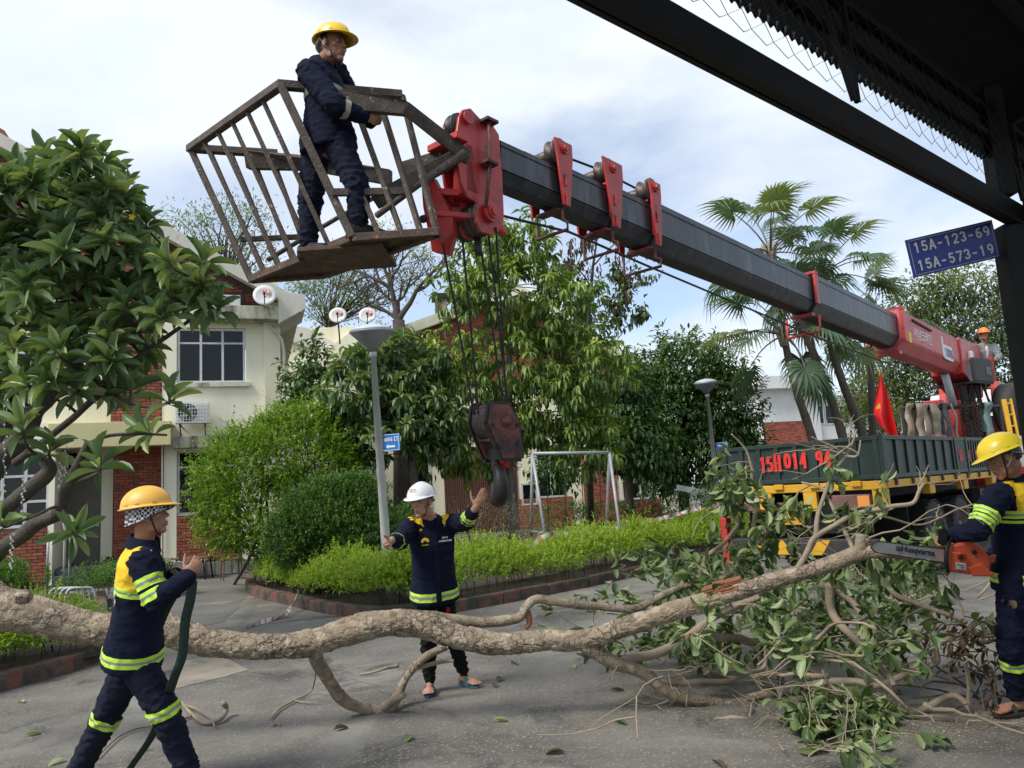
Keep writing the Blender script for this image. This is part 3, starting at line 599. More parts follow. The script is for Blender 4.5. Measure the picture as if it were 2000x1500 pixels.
# right bay, ground floor
gx0, gx1, gz0, gz1 = F1.rect(345, 878, 470, 1004)
part(F1, 'wall', 'wall_white', H1, u_right_bay, gx0, -.3, 0, 0, zs2)
part(F1, 'wall', 'wall_white', H1, gx1, uR, -.3, 0, 0, zs2); part(F1, 'wall', 'wall_white', H1, gx0, gx1, -.3, 0, gz1, zs2)
part(F1, 'wall', 'mortar', H1, gx0, gx1, -.3, -.012, 0, gz0); brick_field(F1, H1, lambda u, z: True, gx0, gx1, .36, gz0, -.012, 90)
window(F1, H1, gx0 + .03, gx1 - .03, gz0 + .04, gz1 - .03, -.14, (0, .47, 1), .75)
for i in range(7):
    w = (uR - u_right_bay) / 7; part(F1, 'plinth_stone', 'plinth', H1, u_right_bay + w * i + .008, u_right_bay + w * (i + 1) - .008, .0, .05, .02, .34, .008)
# left bay, ground and first floor
lx0, lx1, lz0, lz1 = F1.rect(-330, 888, 100, 1040)
part(F1, 'bay_wall', 'wall_white', H1, uL, lx1 + .12, -.3, .25, lz1, zs2 - .1); part(F1, 'bay_wall', 'wall_white', H1, lx1, lx1 + .12, -1.2, .25, 0, lz1)
part(F1, 'bay_wall', 'mortar', H1, uL, lx1 - .002, -.3, .25, 0, lz0); brick_field(F1, H1, lambda u, z: True, uz(-60, 1000)[0], lx1 - .002, .2, lz0, .25, 100)
window(F1, H1, lx0, lx1 - .03, lz0 + .03, lz1 - .03, .1, 9, .68, fw=.07, rows=(.33,))
wx0, wx1, wz0, wz1 = F1.rect(-330, 690, 60, 815)
window(F1, H1, wx0, wx1, wz0, wz1, .02, 7, .7, fw=.06)
part(F1, 'wall_band', 'wall_white', H1, uL, lx1 + .1, .0, .26, zs2 - .1, zs2 + .25)
# gutter pipe
mb = MB(); mb.smooth = True; u = uz(548, 700)[0]; mb.tube([F1.w(u - .25, .25, uz(548, 640)[1]), F1.w(u - .1, .25, uz(548, 655)[1]), F1.w(u + .02, .25, uz(548, 665)[1]), F1.w(u + .08, .2, uz(548, 690)[1]), F1.w(u + .08, .2, 0.1)], .035, 8); mb.build('drain_pipe', 'concrete_white', H1)
mb = MB(); mb.tube([F1.w(u_right_bay - .03, .06, zl), F1.w(u_right_bay - .03, .06, .42), F1.w(u_right_bay + .9, .06, .40), F1.w(u_right_bay + .9, .06, .1)], .018, 6); mb.build('drain_pipe', 'white_paint', H1)
# air conditioner
def aircon(px0, py0, px1, py1, label, cage=True):
    x0, x1, z0, z1 = F1.rect(px0, py0, px1, py1, .3); a = thing('air_conditioner', F1.w((x0 + x1) / 2, .2, z0), label, 'air conditioner', 'outdoor cooling units'); A = a
    part(F1, 'casing', 'dish_white', A, x0, x1, .12, .42, z0, z1, .02)
    c = F1.w(x0 + (x1 - x0) * .36, .425, (z0 + z1) / 2); mb = MB(); mb.lathe(c, F1.n, [(0, (z1 - z0) * .42), (.006, (z1 - z0) * .42)], 24); f = mb.build('fan_opening', 'paint_black', A)
    for i in range(4):
        mb = MB(); t = R(45 + 90 * i); dd = F1.e * math.cos(t) + F1.z * math.sin(t); mb.obox(c + F1.n * .012 + dd * (z1 - z0) * .2, dd * (z1 - z0) * .17, F1.n.cross(dd) * .05 + F1.n * .006, F1.n * .002); mb.build('fan_blade', 'lamp_shade', f)
    if cage:
        mb = MB()
        for i in range(13): uu = x0 + (x1 - x0) * i / 12; mb.bar(F1.w(uu, .45, z0), F1.w(uu, .45, z1), .008, .008)
        for i in range(7): zz = z0 + (z1 - z0) * i / 6; mb.bar(F1.w(x0, .46, zz), F1.w(x1, .46, zz), .008, .008)
        mb.build('grille', 'white_paint', A)
    for uu in (x0 + .1, x1 - .1):
        mb = MB(); mb.bar(F1.w(uu, .0, z0 - .03), F1.w(uu, .44, z0 - .03), .03, .03); mb.bar(F1.w(uu, .0, z0 - .3), F1.w(uu, .38, z0 - .05), .025, .025); mb.build('bracket', 'steel_dark', A)
aircon(343, 786, 409, 827, 'white caged air conditioner on the wall under the upper house window')
aircon(418, 578, 470, 604, 'white air conditioner on the stained ledge above the upper house window', False)
# satellite dishes with a red mark
def dish(c, face, r, stem, label, grp='satellite dishes on the house'):
    c = V(c); f = V(face).normalized(); t = thing('satellite_dish', stem, label, 'satellite dish', grp); sd = f.cross(V((0, 0, 1))).normalized(); u = sd.cross(f)
    mb = MB(); mb.smooth = True; mb.lathe(c - f * .12 * r, f, [(0, .02), (.02 * r, r * .35), (.09 * r, r * .7), (.2 * r, r), (.215 * r, r), (.11 * r, r * .69), (.04 * r, r * .34), (.02 * r, .01)], 28, False); d = mb.build('reflector', 'dish_white', t)
    mb = MB(); k = c + f * .03 + u * r * .3 - sd * r * .12; mb.obox(k - sd * r * .16, sd * r * .19, u * r * .22, f * .004); mb.build('red_mark', 'red_paint', d)
    text_mesh('K', r * .42, 'white_paint', k - sd * r * .16 + f * .008, sd, u, parent=d, bold=.004); text_mesh('+', r * .46, 'red_paint', k + sd * r * .2 + f * .006, sd, u, parent=d, bold=.006)
    mb = MB(); mb.tube([c - u * r * .9 + f * .02, c + f * r * .55 - u * r * .15], .012, 6); mb.ell(c + f * r * .58 - u * r * .13, f * .07, sd * .035, u * .035, 8, 6); mb.build('feed_arm', 'steel_dark', t)
    mb = MB(); mb.tube([V(stem), c - f * .16 * r - u * r * .3, c - f * .1 * r], .022, 7); mb.build('mount', 'steel_dark', t)
dish(PL(517, 577, F1.A + F1.n * .75, F1.n), (.25, -1, .25), 23 * 18 / FPX, PL(510, 618, F1.A + F1.n * .05, F1.n), 'white satellite dish with red mark on the house brick corner')
dish(P(660, 616, 22), (.1, -1, .3), 17 * 22 / FPX, P(664, 672, 22.3), 'white satellite dish on the low roof, left of the pair')
dish(P(718, 616, 22), (.1, -1, .3), 17 * 22 / FPX, P(716, 672, 22.3), 'white satellite dish on the low roof, right of the pair above lamp')
# ------------------------------------------------------------------ house behind the trees
F2 = Frame(G(950, 1042), 8.0)
H2 = thing('brick_house', F2.A, 'cream and red brick gabled house behind the mango tree, with a chimney', 'house')
def q2(px, py, off=0.0): return F2.uz(px, py, off)
def r2(name, mat, x0, y0, x1, y1, o0, o1, bevel=0):
    a = F2.rect(x0, y0, x1, y1, o1); return part(F2, name, mat, H2, a[0], a[1], o0, o1, max(a[2], 0.02), a[3], bevel)
ap = q2(1012, 556, .4); lf = q2(690, 672, .4); rt = q2(1330, 760, .4)
e0 = q2(640, 900)[0]; e1 = q2(1310, 900)[0]; zw = q2(900, 745)[1]
def vz(u): return ap[1] + (u - ap[0]) * ((ap[1] - lf[1]) / (ap[0] - lf[0]) if u < ap[0] else (rt[1] - ap[1]) / (rt[0] - ap[0]))
part(F2, 'wall', 'wall_cream', H2, e0, e1, -.3, 0, 0, zw)
mb = MB(); mb.prism([F2.w(e0, -.3, zw), F2.w(e1, -.3, zw), F2.w(e1, -.3, max(zw + .02, vz(e1) - .2)), F2.w(ap[0], -.3, ap[1] - .2), F2.w(e0, -.3, max(zw + .02, vz(e0) - .2))], F2.n * .28); mb.build('gable_wall', 'mortar', H2)
brick_field(F2, H2, lambda u, z: z < vz(u) - .35, e0, e1, zw, ap[1], -.02, 80)
for a, b in ((e0 - .8, ap[0]), (ap[0], e1 + .5)):
    mb = MB(); mb.prism([F2.w(a, .3, vz(a)), F2.w(b, .3, vz(b)), F2.w(b, .3, vz(b) - .42), F2.w(a, .3, vz(a) - .42)], F2.n * .25); mb.build('verge', 'wall_cream', H2)
    mb = MB(); mb.prism([F2.w(a, -9, vz(a) + .01), F2.w(b, -9, vz(b) + .01), F2.w(b, -9, vz(b) - .2), F2.w(a, -9, vz(a) - .2)], F2.n * 9.29); mb.build('roof', 'roof_tile', H2)
c = r2('chimney', 'wall_stain', 851, 580, 874, 640, -3, -2.4); r2('chimney_cap', 'steel_dark', 844, 572, 880, 581, -3.15, -2.25)
# low wing with a sloping concrete roof
r2('wing_wall', 'wall_cream', 545, 640, 700, 1040, -.6, .5)
a = [q2(612, 702, .9), q2(690, 644, .9), q2(716, 652, .9), q2(640, 722, .9)]
mb = MB(); mb.prism([F2.w(x, .9, z) for x, z in a], F2.n * -3); mb.build('wing_roof', 'wall_cream', H2)
a = [q2(540, 632, .7), q2(600, 640, .7), q2(690, 690, .7), q2(690, 712, .7), q2(540, 655, .7)]
mb = MB(); mb.prism([F2.w(x, .7, z) for x, z in a], F2.n * -2.5); mb.build('wing_roof', 'concrete_white', H2)
# openings and brick panels below
for (x0, y0, x1, y1, cc) in ((775, 890, 840, 1000, 2), (1050, 880, 1100, 970, 2), (1020, 945, 1048, 985, 1), (1214, 897, 1266, 974, 3)):
    w = F2.rect(x0, y0, x1, y1, .04); window(F2, H2, w[0], w[1], w[2], w[3], .01, cc, None, fw=.07)
w = F2.rect(868, 872, 1012, 1040, .03); part(F2, 'slat_backing', 'mortar', H2, w[0], w[1], .0, .02, .05, w[3])
for i in range(34): u = w[0] + (w[1] - w[0]) * (i + .5) / 34; part(F2, 'slat', 'slat_red', H2, u - .02, u + .02, .021, .05, .06, w[3] - .02)
for (x0, y0, x1, y1, np_) in ((890, 800, 912, 872, 15), (1014, 972, 1120, 1030, 50), (1140, 880, 1206, 1030, 40), (1207, 976, 1292, 1022, 60)):
    w = F2.rect(x0, y0, x1, y1, .03); part(F2, 'brick_panel', 'mortar', H2, w[0], w[1], .0, .03, max(w[2], .05), w[3]); brick_field(F2, H2, lambda u, z: True, w[0], w[1], max(w[2], .05), w[3], .03, np_)
# ------------------------------------------------------------------ far white house
F3 = Frame(G(1600, 968), 12.0)
H3 = thing('far_house', F3.A, 'white flat roofed house with brick lower wall behind the palms', 'house')
def r3(name, mat, x0, y0, x1, y1, o0, o1):
    a = F3.rect(x0, y0, x1, y1, o1); return part(F3, name, mat, H3, a[0], a[1], o0, o1, a[2], a[3])
r3('wall', 'far_white', 1492, 752, 1606, 960, -6, 0); r3('brick_wall', 'mortar', 1496, 823, 1586, 958, .0, .05)
w = F3.rect(1497, 824, 1585, 905, .05); brick_field(F3, H3, lambda u, z: True, w[0], w[1], w[2], w[3], .05, 0, bw=.26, bh=.09)
r3('roof_slab', 'far_white', 1478, 733, 1626, 757, -6.5, .8); r3('wall', 'far_white', 1586, 800, 1760, 960, -6, -.3)
r3('upper_room', 'far_white', 1606, 770, 1740, 800, -6, -.8)
for x0, x1 in ((1590, 1608), (1612, 1632), (1640, 1658)):
    w = F3.rect(x0, 792, x1, 828, -.28); window(F3, H3, w[0], w[1], w[2], w[3], -.29, 1, None, fw=.09)
# ------------------------------------------------------------------ street lamps with signs
def lamp(base, top, lean_top, r, label, d, sign):
    t = thing('street_lamp', base, label, 'street lamp', 'garden street lamps'); b = V(base); tp = V(top); ax = (tp - b).normalized()
    mb = MB(); mb.smooth = True; L_ = (tp - b).length; mb.lathe(b, ax, [(0, .085), (L_ * .15, .08), (L_ * .16, .078), (L_ - .12, .048), (L_ - .12, .06), (L_, .06)], 16); mb.build('post', 'lamp_grey', t)
    mb = MB(); mb.smooth = True; mb.lathe(tp - ax * .02, ax, [(0, .07), (.05, .09), (.30, r), (.325, r * 1.02), (.34, r)], 32); h = mb.build('lamp_shade', 'lamp_shade', t)
    mb = MB(); mb.smooth = True; mb.lathe(tp + ax * .322, ax, [(0, r * .99), (.04, r * .8), (.085, r * .4), (.10, .01)], 32); mb.build('lamp_cover', 'lamp_top', h)
    c = P(*sign[0]); xa = V(sign[1]); ya = V((0, 0, 1)); ya = (ya - xa * (ya.dot(xa) / xa.length_squared)).normalized(); nn = xa.normalized().cross(ya); w, hh = sign[2]
    mb = MB(); mb.obox(c, xa.normalized() * w / 2, ya * hh / 2, nn * .008); s = mb.build('sign_plate', 'sign_blue_light', t)
    x = xa.normalized(); f = c + nn * .012
    mb = MB()
    for sg in (-1, 1): mb.obox(f + ya * sg * (hh / 2 - .012), x * (w / 2 - .008), ya * .004, nn * .002); mb.obox(f + x * sg * (w / 2 - .012), x * .004, ya * (hh / 2 - .018), nn * .0015)
    mb.build('sign_border', 'white_paint', s)
    block_text('HOUSE', hh * .21, 'white_paint', f + ya * hh * .17 - x * w * .13, x, ya, s, .17, .16, sx=.72); block_text(sign[3], hh * .3, 'white_paint', f + ya * hh * .2 + x * w * .31, x, ya, s, .17, .16, sx=.62)
    mb = MB(); a = f - ya * hh * .24; mb.prism([a - x * w * .28, a - x * w * .14 + ya * hh * .13, a - x * w * .14 + ya * hh * .06, a + x * w * .24 + ya * hh * .06, a + x * w * .24 - ya * hh * .06, a - x * w * .14 - ya * hh * .06, a - x * w * .14 - ya * hh * .13], nn * .003); mb.build('arrow', 'white_paint', s)
    mb = MB(); mb.tube([c - x * (w / 2 + .02) - ya * hh * .3, c - x * (w / 2 - .05) - ya * hh * .3], .015, 6); mb.tube([c - x * (w / 2 + .02) + ya * hh * .3, c - x * (w / 2 - .05) + ya * hh * .3], .015, 6); mb.build('sign_bracket', 'steel_dark', s)
    return t
D1 = 12.2
lt = lamp(V((*P(760, 1150, D1).xy, .08)), P(728, 684, D1), 0, .345, 'tall grey street lamp with conical shade and HOUSE C1 sign', D1, ((764, 864, D1 - .05), (1, -.35, .0), (.31, .27), 'C1'))
mb = MB(); mb.smooth = True; b = P(757, 1110, D1 - .0); ax = (P(728, 684, D1) - V((*P(760, 1150, D1).xy, .08))).normalized(); mb.lathe(b - ax * .06, ax, [(0, .0845), (.16, .0825)], 16, False); ts = mb.build('tape_wrap', 'tape_white', lt)
for i in range(2):
    mb = MB(); mb.ell(b + V((-.04 + .08 * i, -.076, .03 - .03 * i)), V((.022, 0, 0)), V((0, .014, 0)), V((0, 0, .03)), 8, 6); mb.build('red_mark', 'tape_red', ts)
D2 = 22.0
lamp(V((*P(1406, 1000, D2).xy, .05)), P(1381, 768, D2), 0, .34, 'smaller street lamp standing beside the truck tailgate', D2, ((1410, 873, D2 - .05), (1, -.4, 0), (.33, .27), 'C2'))
# ------------------------------------------------------------------ swing frame
sw = thing('swing_frame', V((*P(1120, 1060, 14.6).xy, .08)), 'grey metal tube swing frame standing behind the lime hedge', 'swing')
DS = 14.4
tl = P(1040, 886, DS); tr_ = P(1190, 884, DS + .2)
def leg(a, b, name='leg'): mb = MB(); mb.smooth = True; mb.tube([a, b], .030, 10); mb.build(name, 'swing_grey', sw)
mb = MB(); mb.smooth = True; mb.tube([tl, tr_], .034, 10); mb.build('top_bar', 'swing_grey', sw)
for t, bx in ((tl, (1073, 1075, DS - .5)), (tl, (1032, 1040, DS + .9)), (tr_, (1216, 1040, DS - .4)), (tr_, (1178, 1030, DS + .9))): b = P(*bx); leg(t, V((b.x, b.y, .08)))
leg(P(1066, 1042, DS - .3), P(1035, 1038, DS + .6), 'brace'); leg(P(1210, 1032, DS - .2), P(1180, 1030, DS + .7), 'brace')
for px0, px1 in ((1067, 1072), (1101, 1106), (1134, 1142), (1170, 1175)):
    mb = MB(); mb.tube([P(px0, 886, DS + .05), P(px1, 1042, DS + .05)], .009, 5); mb.build('rope', 'steel_dark', sw)
for a, b in ((1072, 1106), (1142, 1175)): mb = MB(); mb.bar(P(a - 3, 1044, DS + .05), P(b + 3, 1043, DS + .05), .2, .03); mb.build('swing_seat', 'wood_chair', sw)
# ------------------------------------------------------------------ barrier tape: crinkled striped ribbons
def tape(pts, w, label, tw=2.0, grp='red and white barrier tape', stripe=.16):
    pts = resample(smooth_path(pts, 10), .035); mbw = MB(); o = thing('barrier_tape', pts[0], label, 'barrier tape', grp); acc = 0; A = []
    for i, p in enumerate(pts):
        d = (pts[min(i + 1, len(pts) - 1)] - pts[max(i - 1, 0)]).normalized(); a = math.sin(i * .35) * tw * .3 + noise.noise(p * 2.3) * tw; n1 = d.cross(V((0, 0, 1))).normalized(); n2 = n1.cross(d)
        wd = w * (.55 + .45 * abs(math.cos(a))); A.append((p - (n2 * math.cos(a) + n1 * math.sin(a)) * wd / 2, p + (n2 * math.cos(a) + n1 * math.sin(a)) * wd / 2))
    acc = 0; mbw.v = [tuple(q) for a in A for q in a]
    for i in range(len(A) - 1):
        acc += (pts[i + 1] - pts[i]).length; mbw.cur = int((acc / stripe) % 2 < .7) if stripe < 1 else 0; mbw.face([2 * i, 2 * i + 2, 2 * i + 3, 2 * i + 1])
    mbw.build('ribbon', ['tape_white', 'tape_pink'], o)
tape([G(482, 1228) + V((0, 0, .02)), G(520, 1216) + V((0, 0, .02)), Z(552, 1203, .03), Z(572, 1180, .12), Z(583, 1150, .3)], .07, 'barrier tape end trailing from hedge onto the tarmac', 1.2, stripe=.07)
tape([P(1030, 1076, 12.6), P(1048, 1058, 12.8), P(1070, 1045, 13), P(1120, 1041, 13.6), P(1180, 1038, 14.2), P(1250, 1022, 15), P(1320, 1005, 16), P(1405, 983, 17)], .075, 'barrier tape strung along the hedge to the lamp by the truck', 1.0)
tape([P(612, 1112, 12.6), P(640, 1110, 12.5), P(668, 1115, 12.4), P(682, 1122, 12.2), P(694, 1136, 12.1), P(698, 1148, 12.1)], .10, 'crumpled barrier tape lying on the hedge beside the lamp post', .6)
tape([P(1322, 952, 19), P(1350, 957, 19.3), P(1392, 966, 19.8)], .14, 'pale tape end hanging in front of the dark tree', .3, stripe=5)
# ------------------------------------------------------------------ forecourt furniture
def chair(c, ang, label):
    c = V(c); t = thing('chair', c, label, 'chair', 'wooden chairs on the forecourt'); a = R(ang); f = V((math.cos(a), math.sin(a), 0)); s = V((-f.y, f.x, 0)); z = V((0, 0, 1))
    mb = MB(); mb.obox(c + z * .45, f * .21, s * .22, z * .018); mb.build('seat', 'wood_chair', t, bevel=.012)
    for i in (-1, 1):
        for j in (-1, 1):
            mb = MB(); mb.tube([c + f * i * .2 + s * j * .2, c + f * i * .17 + s * j * .18 + z * .44], [.014, .02], 7)
            if i < 0: mb.tube([c + f * i * .17 + s * j * .18 + z * .43, c - f * .24 + s * j * .19 + z * .84], [.02, .015], 7)
            mb.build('leg', 'wood_chair', t)
    mb = MB(); mb.smooth = True; q = [c - f * (.235 - .05 * abs(math.cos(k * PI / 8)) * 0 - .03 * math.sin(PI * k / 8)) * 1 + s * (-.22 + .055 * k) + z * .76 for k in range(9)]
    for a_, b_ in zip(q, q[1:]): mb.bar(a_, b_, .018, .19)
    mb.build('backrest', 'wood_chair', t)
    mb = MB(); mb.bar(c - f * .19 + s * .19 + z * .58, c - f * .19 - s * .19 + z * .58, .015, .03); mb.build('back_rail', 'wood_chair', t)
chair(G(452, 1132), -60, 'brown wooden chair on the forecourt beside the ficus bush')
t = thing('small_table', G(378, 1132), 'low dark wooden table between worker and chair on the forecourt', 'table'); c = G(378, 1132); mb = MB(); mb.box(c.x - .42, c.x + .42, c.y - .28, c.y + .28, .48, .52); mb.build('table_top', 'wood_chair', t, bevel=.01)
for i in (-1, 1):
    for j in (-1, 1): mb = MB(); mb.tube([c + V((i * .36, j * .22, 0)), c + V((i * .3, j * .2, .48))], .02, 7); mb.build('leg', 'paint_black', t)
t = thing('garden_arch', G(470, 1140), 'dark bent iron arch leaning against the ficus bush', 'garden arch'); mb = MB(); mb.smooth = True
ar = smooth_path([G(457, 1142), P(492, 1080, 14.6), P(508, 1010, 14.5), P(512, 965, 14.4), P(532, 948, 14.3), P(560, 947, 14.2), P(590, 952, 14.1), P(592, 1000, 14)], 5); mb.tube(ar, .03, 8); mb.build('hoop', 'steel_dark', t)
mb = MB(); mb.tube([P(519, 965, 14.8), P(524, 1020, 15), P(530, 1060, 15)], .022, 7); mb.build('strut', 'steel_dark', t)
# bent steel pipes standing by the door
for i, (xt, yt, xb) in enumerate(((94, 1042, 92), (101, 1040, 104), (127, 1020, 124), (138, 1018, 134))):
    t = thing('steel_pipe', G(xb, 1150), ['straight steel pipe before the bay window, outermost left of four', 'straight steel pipe nearest the bay window edge, second of four', 'hooked steel pipe standing before the door, third of four', 'hooked steel pipe before the door, nearest the handle'][i], 'pipe', 'steel pipes by the door'); d = 15.2
    mb = MB(); mb.smooth = True; pts = [P(xb, 1165, d), P((xt + xb) / 2, 1090, d), P(xt, yt + 14, d)]
    if i > 1: pts += [P(xt - 4, yt - 4, d), P(xt - 12, yt - 14, d + .1)]
    mb.tube(pts, .022, 8); mb.build('tube', 'steel_galv', t); b = P(xb, 1165, d)
    mb = MB(); mb.lathe(V((b.x, b.y, .0)), (0, 0, 1), [(0, .06), (.02, .055), (b.z + .0 if b.z > .05 else .05, .024)], 10); mb.build('foot', 'steel_galv', t)
t = thing('pipe_stand', G(125, 1172), 'low bent steel tube rack on the bed edge below the door', 'rack')
for i in range(4): mb = MB(); mb.smooth = True; c = P(118 + 11 * i, 1158, 13); mb.tube(smooth_path([V((c.x - .22, c.y, .1)), c + V((-.16, 0, .05)), c + V((0, .1, .07)), c + V((.16, .2, .03)), V((c.x + .2, c.y + .2, .1))], 4), .018, 7); mb.build('tube', 'steel_galv', t)
for i in range(2):
    c = F1.w(uz(214 + 10 * i, 1085, -.6)[0], -.4 + .1 * i, zfl + .004); t = thing('shoe', c, ['black shoe on the porch beside the white pilaster, left of two', 'black shoe on the porch beside the brick wall, right of two'][i], 'shoe', 'shoes on the porch')
    mb = MB(); mb.smooth = True; mb.ell(c + V((0, 0, .05)), V((.07, -.03, 0)), V((.05, .11, 0)), V((0, 0, .05))); mb.ell(c + V((-.02, .05, .1)), V((.045, 0, 0)), V((0, .05, 0)), V((0, 0, .05))); mb.build('upper', 'paint_black', t); mb = MB(); mb.obox(c + V((0, 0, .012)), V((.07, -.02, 0)), V((.04, .11, 0)), V((0, 0, .01))); mb.build('sole', 'lamp_shade', t)
# ------------------------------------------------------------------ frangipani at left: limbs, rosettes of long leaves, a few flowers
def pxpath(pts, d=None): return [P(*(p if len(p) == 3 else (p[0], p[1], d))) for p in pts]
ft = thing('frangipani_tree', V((-8.3, 8.6, .1)), 'large frangipani tree with thick grey limbs and long leaves at far left', 'tree')
def limb(pts, r0, r1, parent, mat='bark_tree', name='limb', n=9):
    p = smooth_path(pts, 5); k = len(p); mb = MB(); mb.smooth = True
    p = [q + V((noise.noise(q * 3), noise.noise(q * 3 + V((9, 0, 0))), noise.noise(q * 3 + V((0, 9, 0))))) * r0 * .35 for q in p]
    rr = [(r0 + (r1 - r0) * i / (k - 1)) * (1 + .18 * noise.noise(q * 7)) for i, q in enumerate(p)]; mb.tube(p, rr, n); mb.build(name, mat, parent); return p
LB = []
TB = V((-8.3, 8.6, 0)); TT = P(-190, 1060, 8.6)
limb([TB, TB.lerp(TT, .5) + V((.1, 0, 0)), TT], .26, .19, ft, name='trunk')
LB += limb([TT, P(-60, 1105, 8.2), P(20, 1060, 8), P(75, 1020, 7.8), P(118, 995, 7.7), P(132, 955, 7.6), P(150, 905, 7.5), P(172, 862, 7.5)], .105, .035, ft)
LB += limb([P(170, 868, 7.5), P(215, 850, 7.6), P(285, 848, 7.7), P(325, 850, 7.7)], .022, .012, ft)
LB += limb([P(135, 950, 7.6), P(165, 935, 7.5), P(195, 922, 7.4)], .02, .012, ft)
LB += limb([TT, P(-40, 1010, 8.3), P(25, 985, 8.1), P(70, 945, 8), P(96, 915, 8), P(88, 895, 8)], .10, .065, ft)
LB += limb([TT, P(-60, 960, 8.7), P(0, 900, 8.7), P(40, 850, 8.7), P(70, 800, 8.7), P(115, 755, 8.7), P(150, 700, 8.8), P(160, 620, 8.8), P(150, 520, 9), P(120, 420, 9.2)], .15, .04, ft)
LB += limb([P(30, 905, 8.6), P(90, 860, 8.4), P(120, 835, 8.3), P(170, 790, 8.2), P(205, 760, 8.2), P(250, 715, 8.3), P(320, 660, 8.5), P(400, 605, 8.6), P(432, 570, 8.6)], .045, .016, ft)
LB += limb([P(-20, 930, 8.8), P(10, 830, 9), P(30, 760, 9), P(15, 690, 9.2), P(20, 560, 9.4), P(60, 430, 9.5)], .12, .035, ft)
LB += limb([P(150, 700, 8.8), P(210, 640, 9), P(250, 560, 9.2), P(300, 500, 9.3), P(350, 510, 9.3)], .05, .02, ft)
LB += limb([P(205, 760, 8.2), P(260, 790, 8), P(300, 795, 7.9), P(340, 780, 7.9)], .02, .01, ft)
LB += limb([P(160, 560, 8.9), P(200, 450, 9), P(230, 380, 9.1)], .04, .015, ft)
ros = []
for (x, y, d) in [(330, 790, 7.9), (300, 850, 7.7), (195, 920, 7.4), (205, 770, 8.2), (255, 770, 8.1), (95, 890, 7.9), (60, 760, 7.9), (120, 700, 7.7), (30, 690, 7.6), (150, 770, 7.9), (425, 610, 8.5), (140, 1045, 7.4), (10, 1030, 7.2), (45, 850, 7.5)]: ros.append((P(x, y, d), 11))
poly = [(-60, 330), (40, 320), (60, 300), (150, 285), (215, 310), (255, 350), (285, 420), (300, 455), (345, 475), (395, 505), (428, 545), (425, 588), (360, 597), (300, 630), (285, 690), (260, 745), (200, 760), (90, 740), (40, 780), (-60, 780)]
def inpoly(x, y, pl):
    c = False
    for (x0, y0), (x1, y1) in zip(pl, pl[1:] + pl[:1]):
        if (y0 > y) != (y1 > y) and x < (x1 - x0) * (y - y0) / (y1 - y0) + x0: c = not c
    return c
tries = 0; got = []
while len(got) < 112 and tries < 9000:
    tries += 1; x = random.uniform(-60, 460); y = random.uniform(285, 790)
    if not inpoly(x, y, poly) or (150 < x < 300 and 600 < y < 760 and random.random() < .55) or (20 < x < 90 and 380 < y < 470): continue
    if all((x - a) ** 2 + (y - b) ** 2 > 30 ** 2 for a, b in got): got.append((x, y))
for x, y in got: ros.append((P(x, y + 14, random.uniform(7.7, 10.3)), random.randint(16, 23)))
pos = []; dr = []; upv = []; lens = []; keys = []; tw = MB(); tw.smooth = True
for c, n in ros:
    st = min(LB, key=lambda q: (q - c).length); ax = (V((0, 0, 1)) * .9 + (c - st).normalized() * .8 + V((random.uniform(-.4, .4), random.uniform(-.5, .2), 0))).normalized()
    if (c - st).length > .05: branch(tw, st, c, .018, .013, .12, 6, 6)
    tw.tube([c, c + ax * .06], [.013, .016], 6)
    s1 = ax.cross(V((0, 1, 0))).normalized(); s2 = ax.cross(s1); off = random.uniform(0, 6)
    for i in range(n):
        a = off + i * 2.399; el = .15 + 1.45 * (i / n) ** .85 + random.uniform(-.1, .1); d = (s1 * math.cos(a) + s2 * math.sin(a)) * math.sin(el) + ax * math.cos(el); d = (d + V((0, 0, -.35 * (i / n)))).normalized()
        pos.append(c + ax * (.05 - .06 * i / n)); dr.append(d); upv.append(ax if abs(ax.dot(d)) < .9 else (ax + s1 * math.cos(a) * -.9 - s2 * math.sin(a) * .9)); lens.append(random.uniform(.22, .37)); keys.append((c - CAM).length + random.uniform(0, 1))
tw.build('twigs', 'bark_tree', ft, kind='stuff')
lens = np.array(lens); foliage(ft, 'leaf_frangipani', np.array(pos), np.array(dr), np.array(upv), lens, lens * .28, T_OBOV, nparts=300, key=np.array(keys))
for (x, y, d) in ((203, 364, 8.2), (259, 424, 8.3)):
    c = P(x, y, d); mb = MB()
    for i in range(5): a = 2 * PI * i / 5; dd = V((math.cos(a), -.35, math.sin(a))); ss = V((-math.sin(a), 0, math.cos(a))); mb.add([c, c + dd * .022 + ss * .014, c + dd * .045, c + dd * .022 - ss * .014], [(0, 1, 2, 3)])
    mb.build('flower', 'flag_yellow', ft)
FLB = ['long unlit fairy light string hanging at the photo left edge', 'unlit fairy light string before the door, left of the close pair', 'unlit fairy light string before the door, right of the close pair', 'unlit fairy light string against the bay window frame', 'lowest unlit fairy light string, against the brick under the bay window']
# fairy lights hanging from the limbs
for x, y0, y1, d in ((10, 770, 960, 8.1), (118, 880, 960, 7.9), (128, 870, 955, 7.9), (45, 920, 1010, 7.7), (22, 1040, 1110, 7.6)):
    t = thing('fairy_lights', P(x, y0, d), FLB.pop(0), 'string lights', 'unlit fairy light strings in the frangipani'); mb = MB(); a = P(x, y0, d); b = P(x - 3, y1, d); k = 16
    pts = [a.lerp(b, i / k) + V((.015 * math.sin(i * 2.1), .01 * math.cos(i), 0)) for i in range(k + 1)]; mb.tube(pts, .0035, 4); mb.build('wire', 'strap_grey', t); mb = MB()
    for p in pts[1:]: mb.ell(p + V((.012, 0, 0)), V((.008, 0, 0)), V((0, .008, 0)), V((0, 0, .012)), 6, 4)
    mb.build('bulbs', 'dish_white', t, kind='stuff')
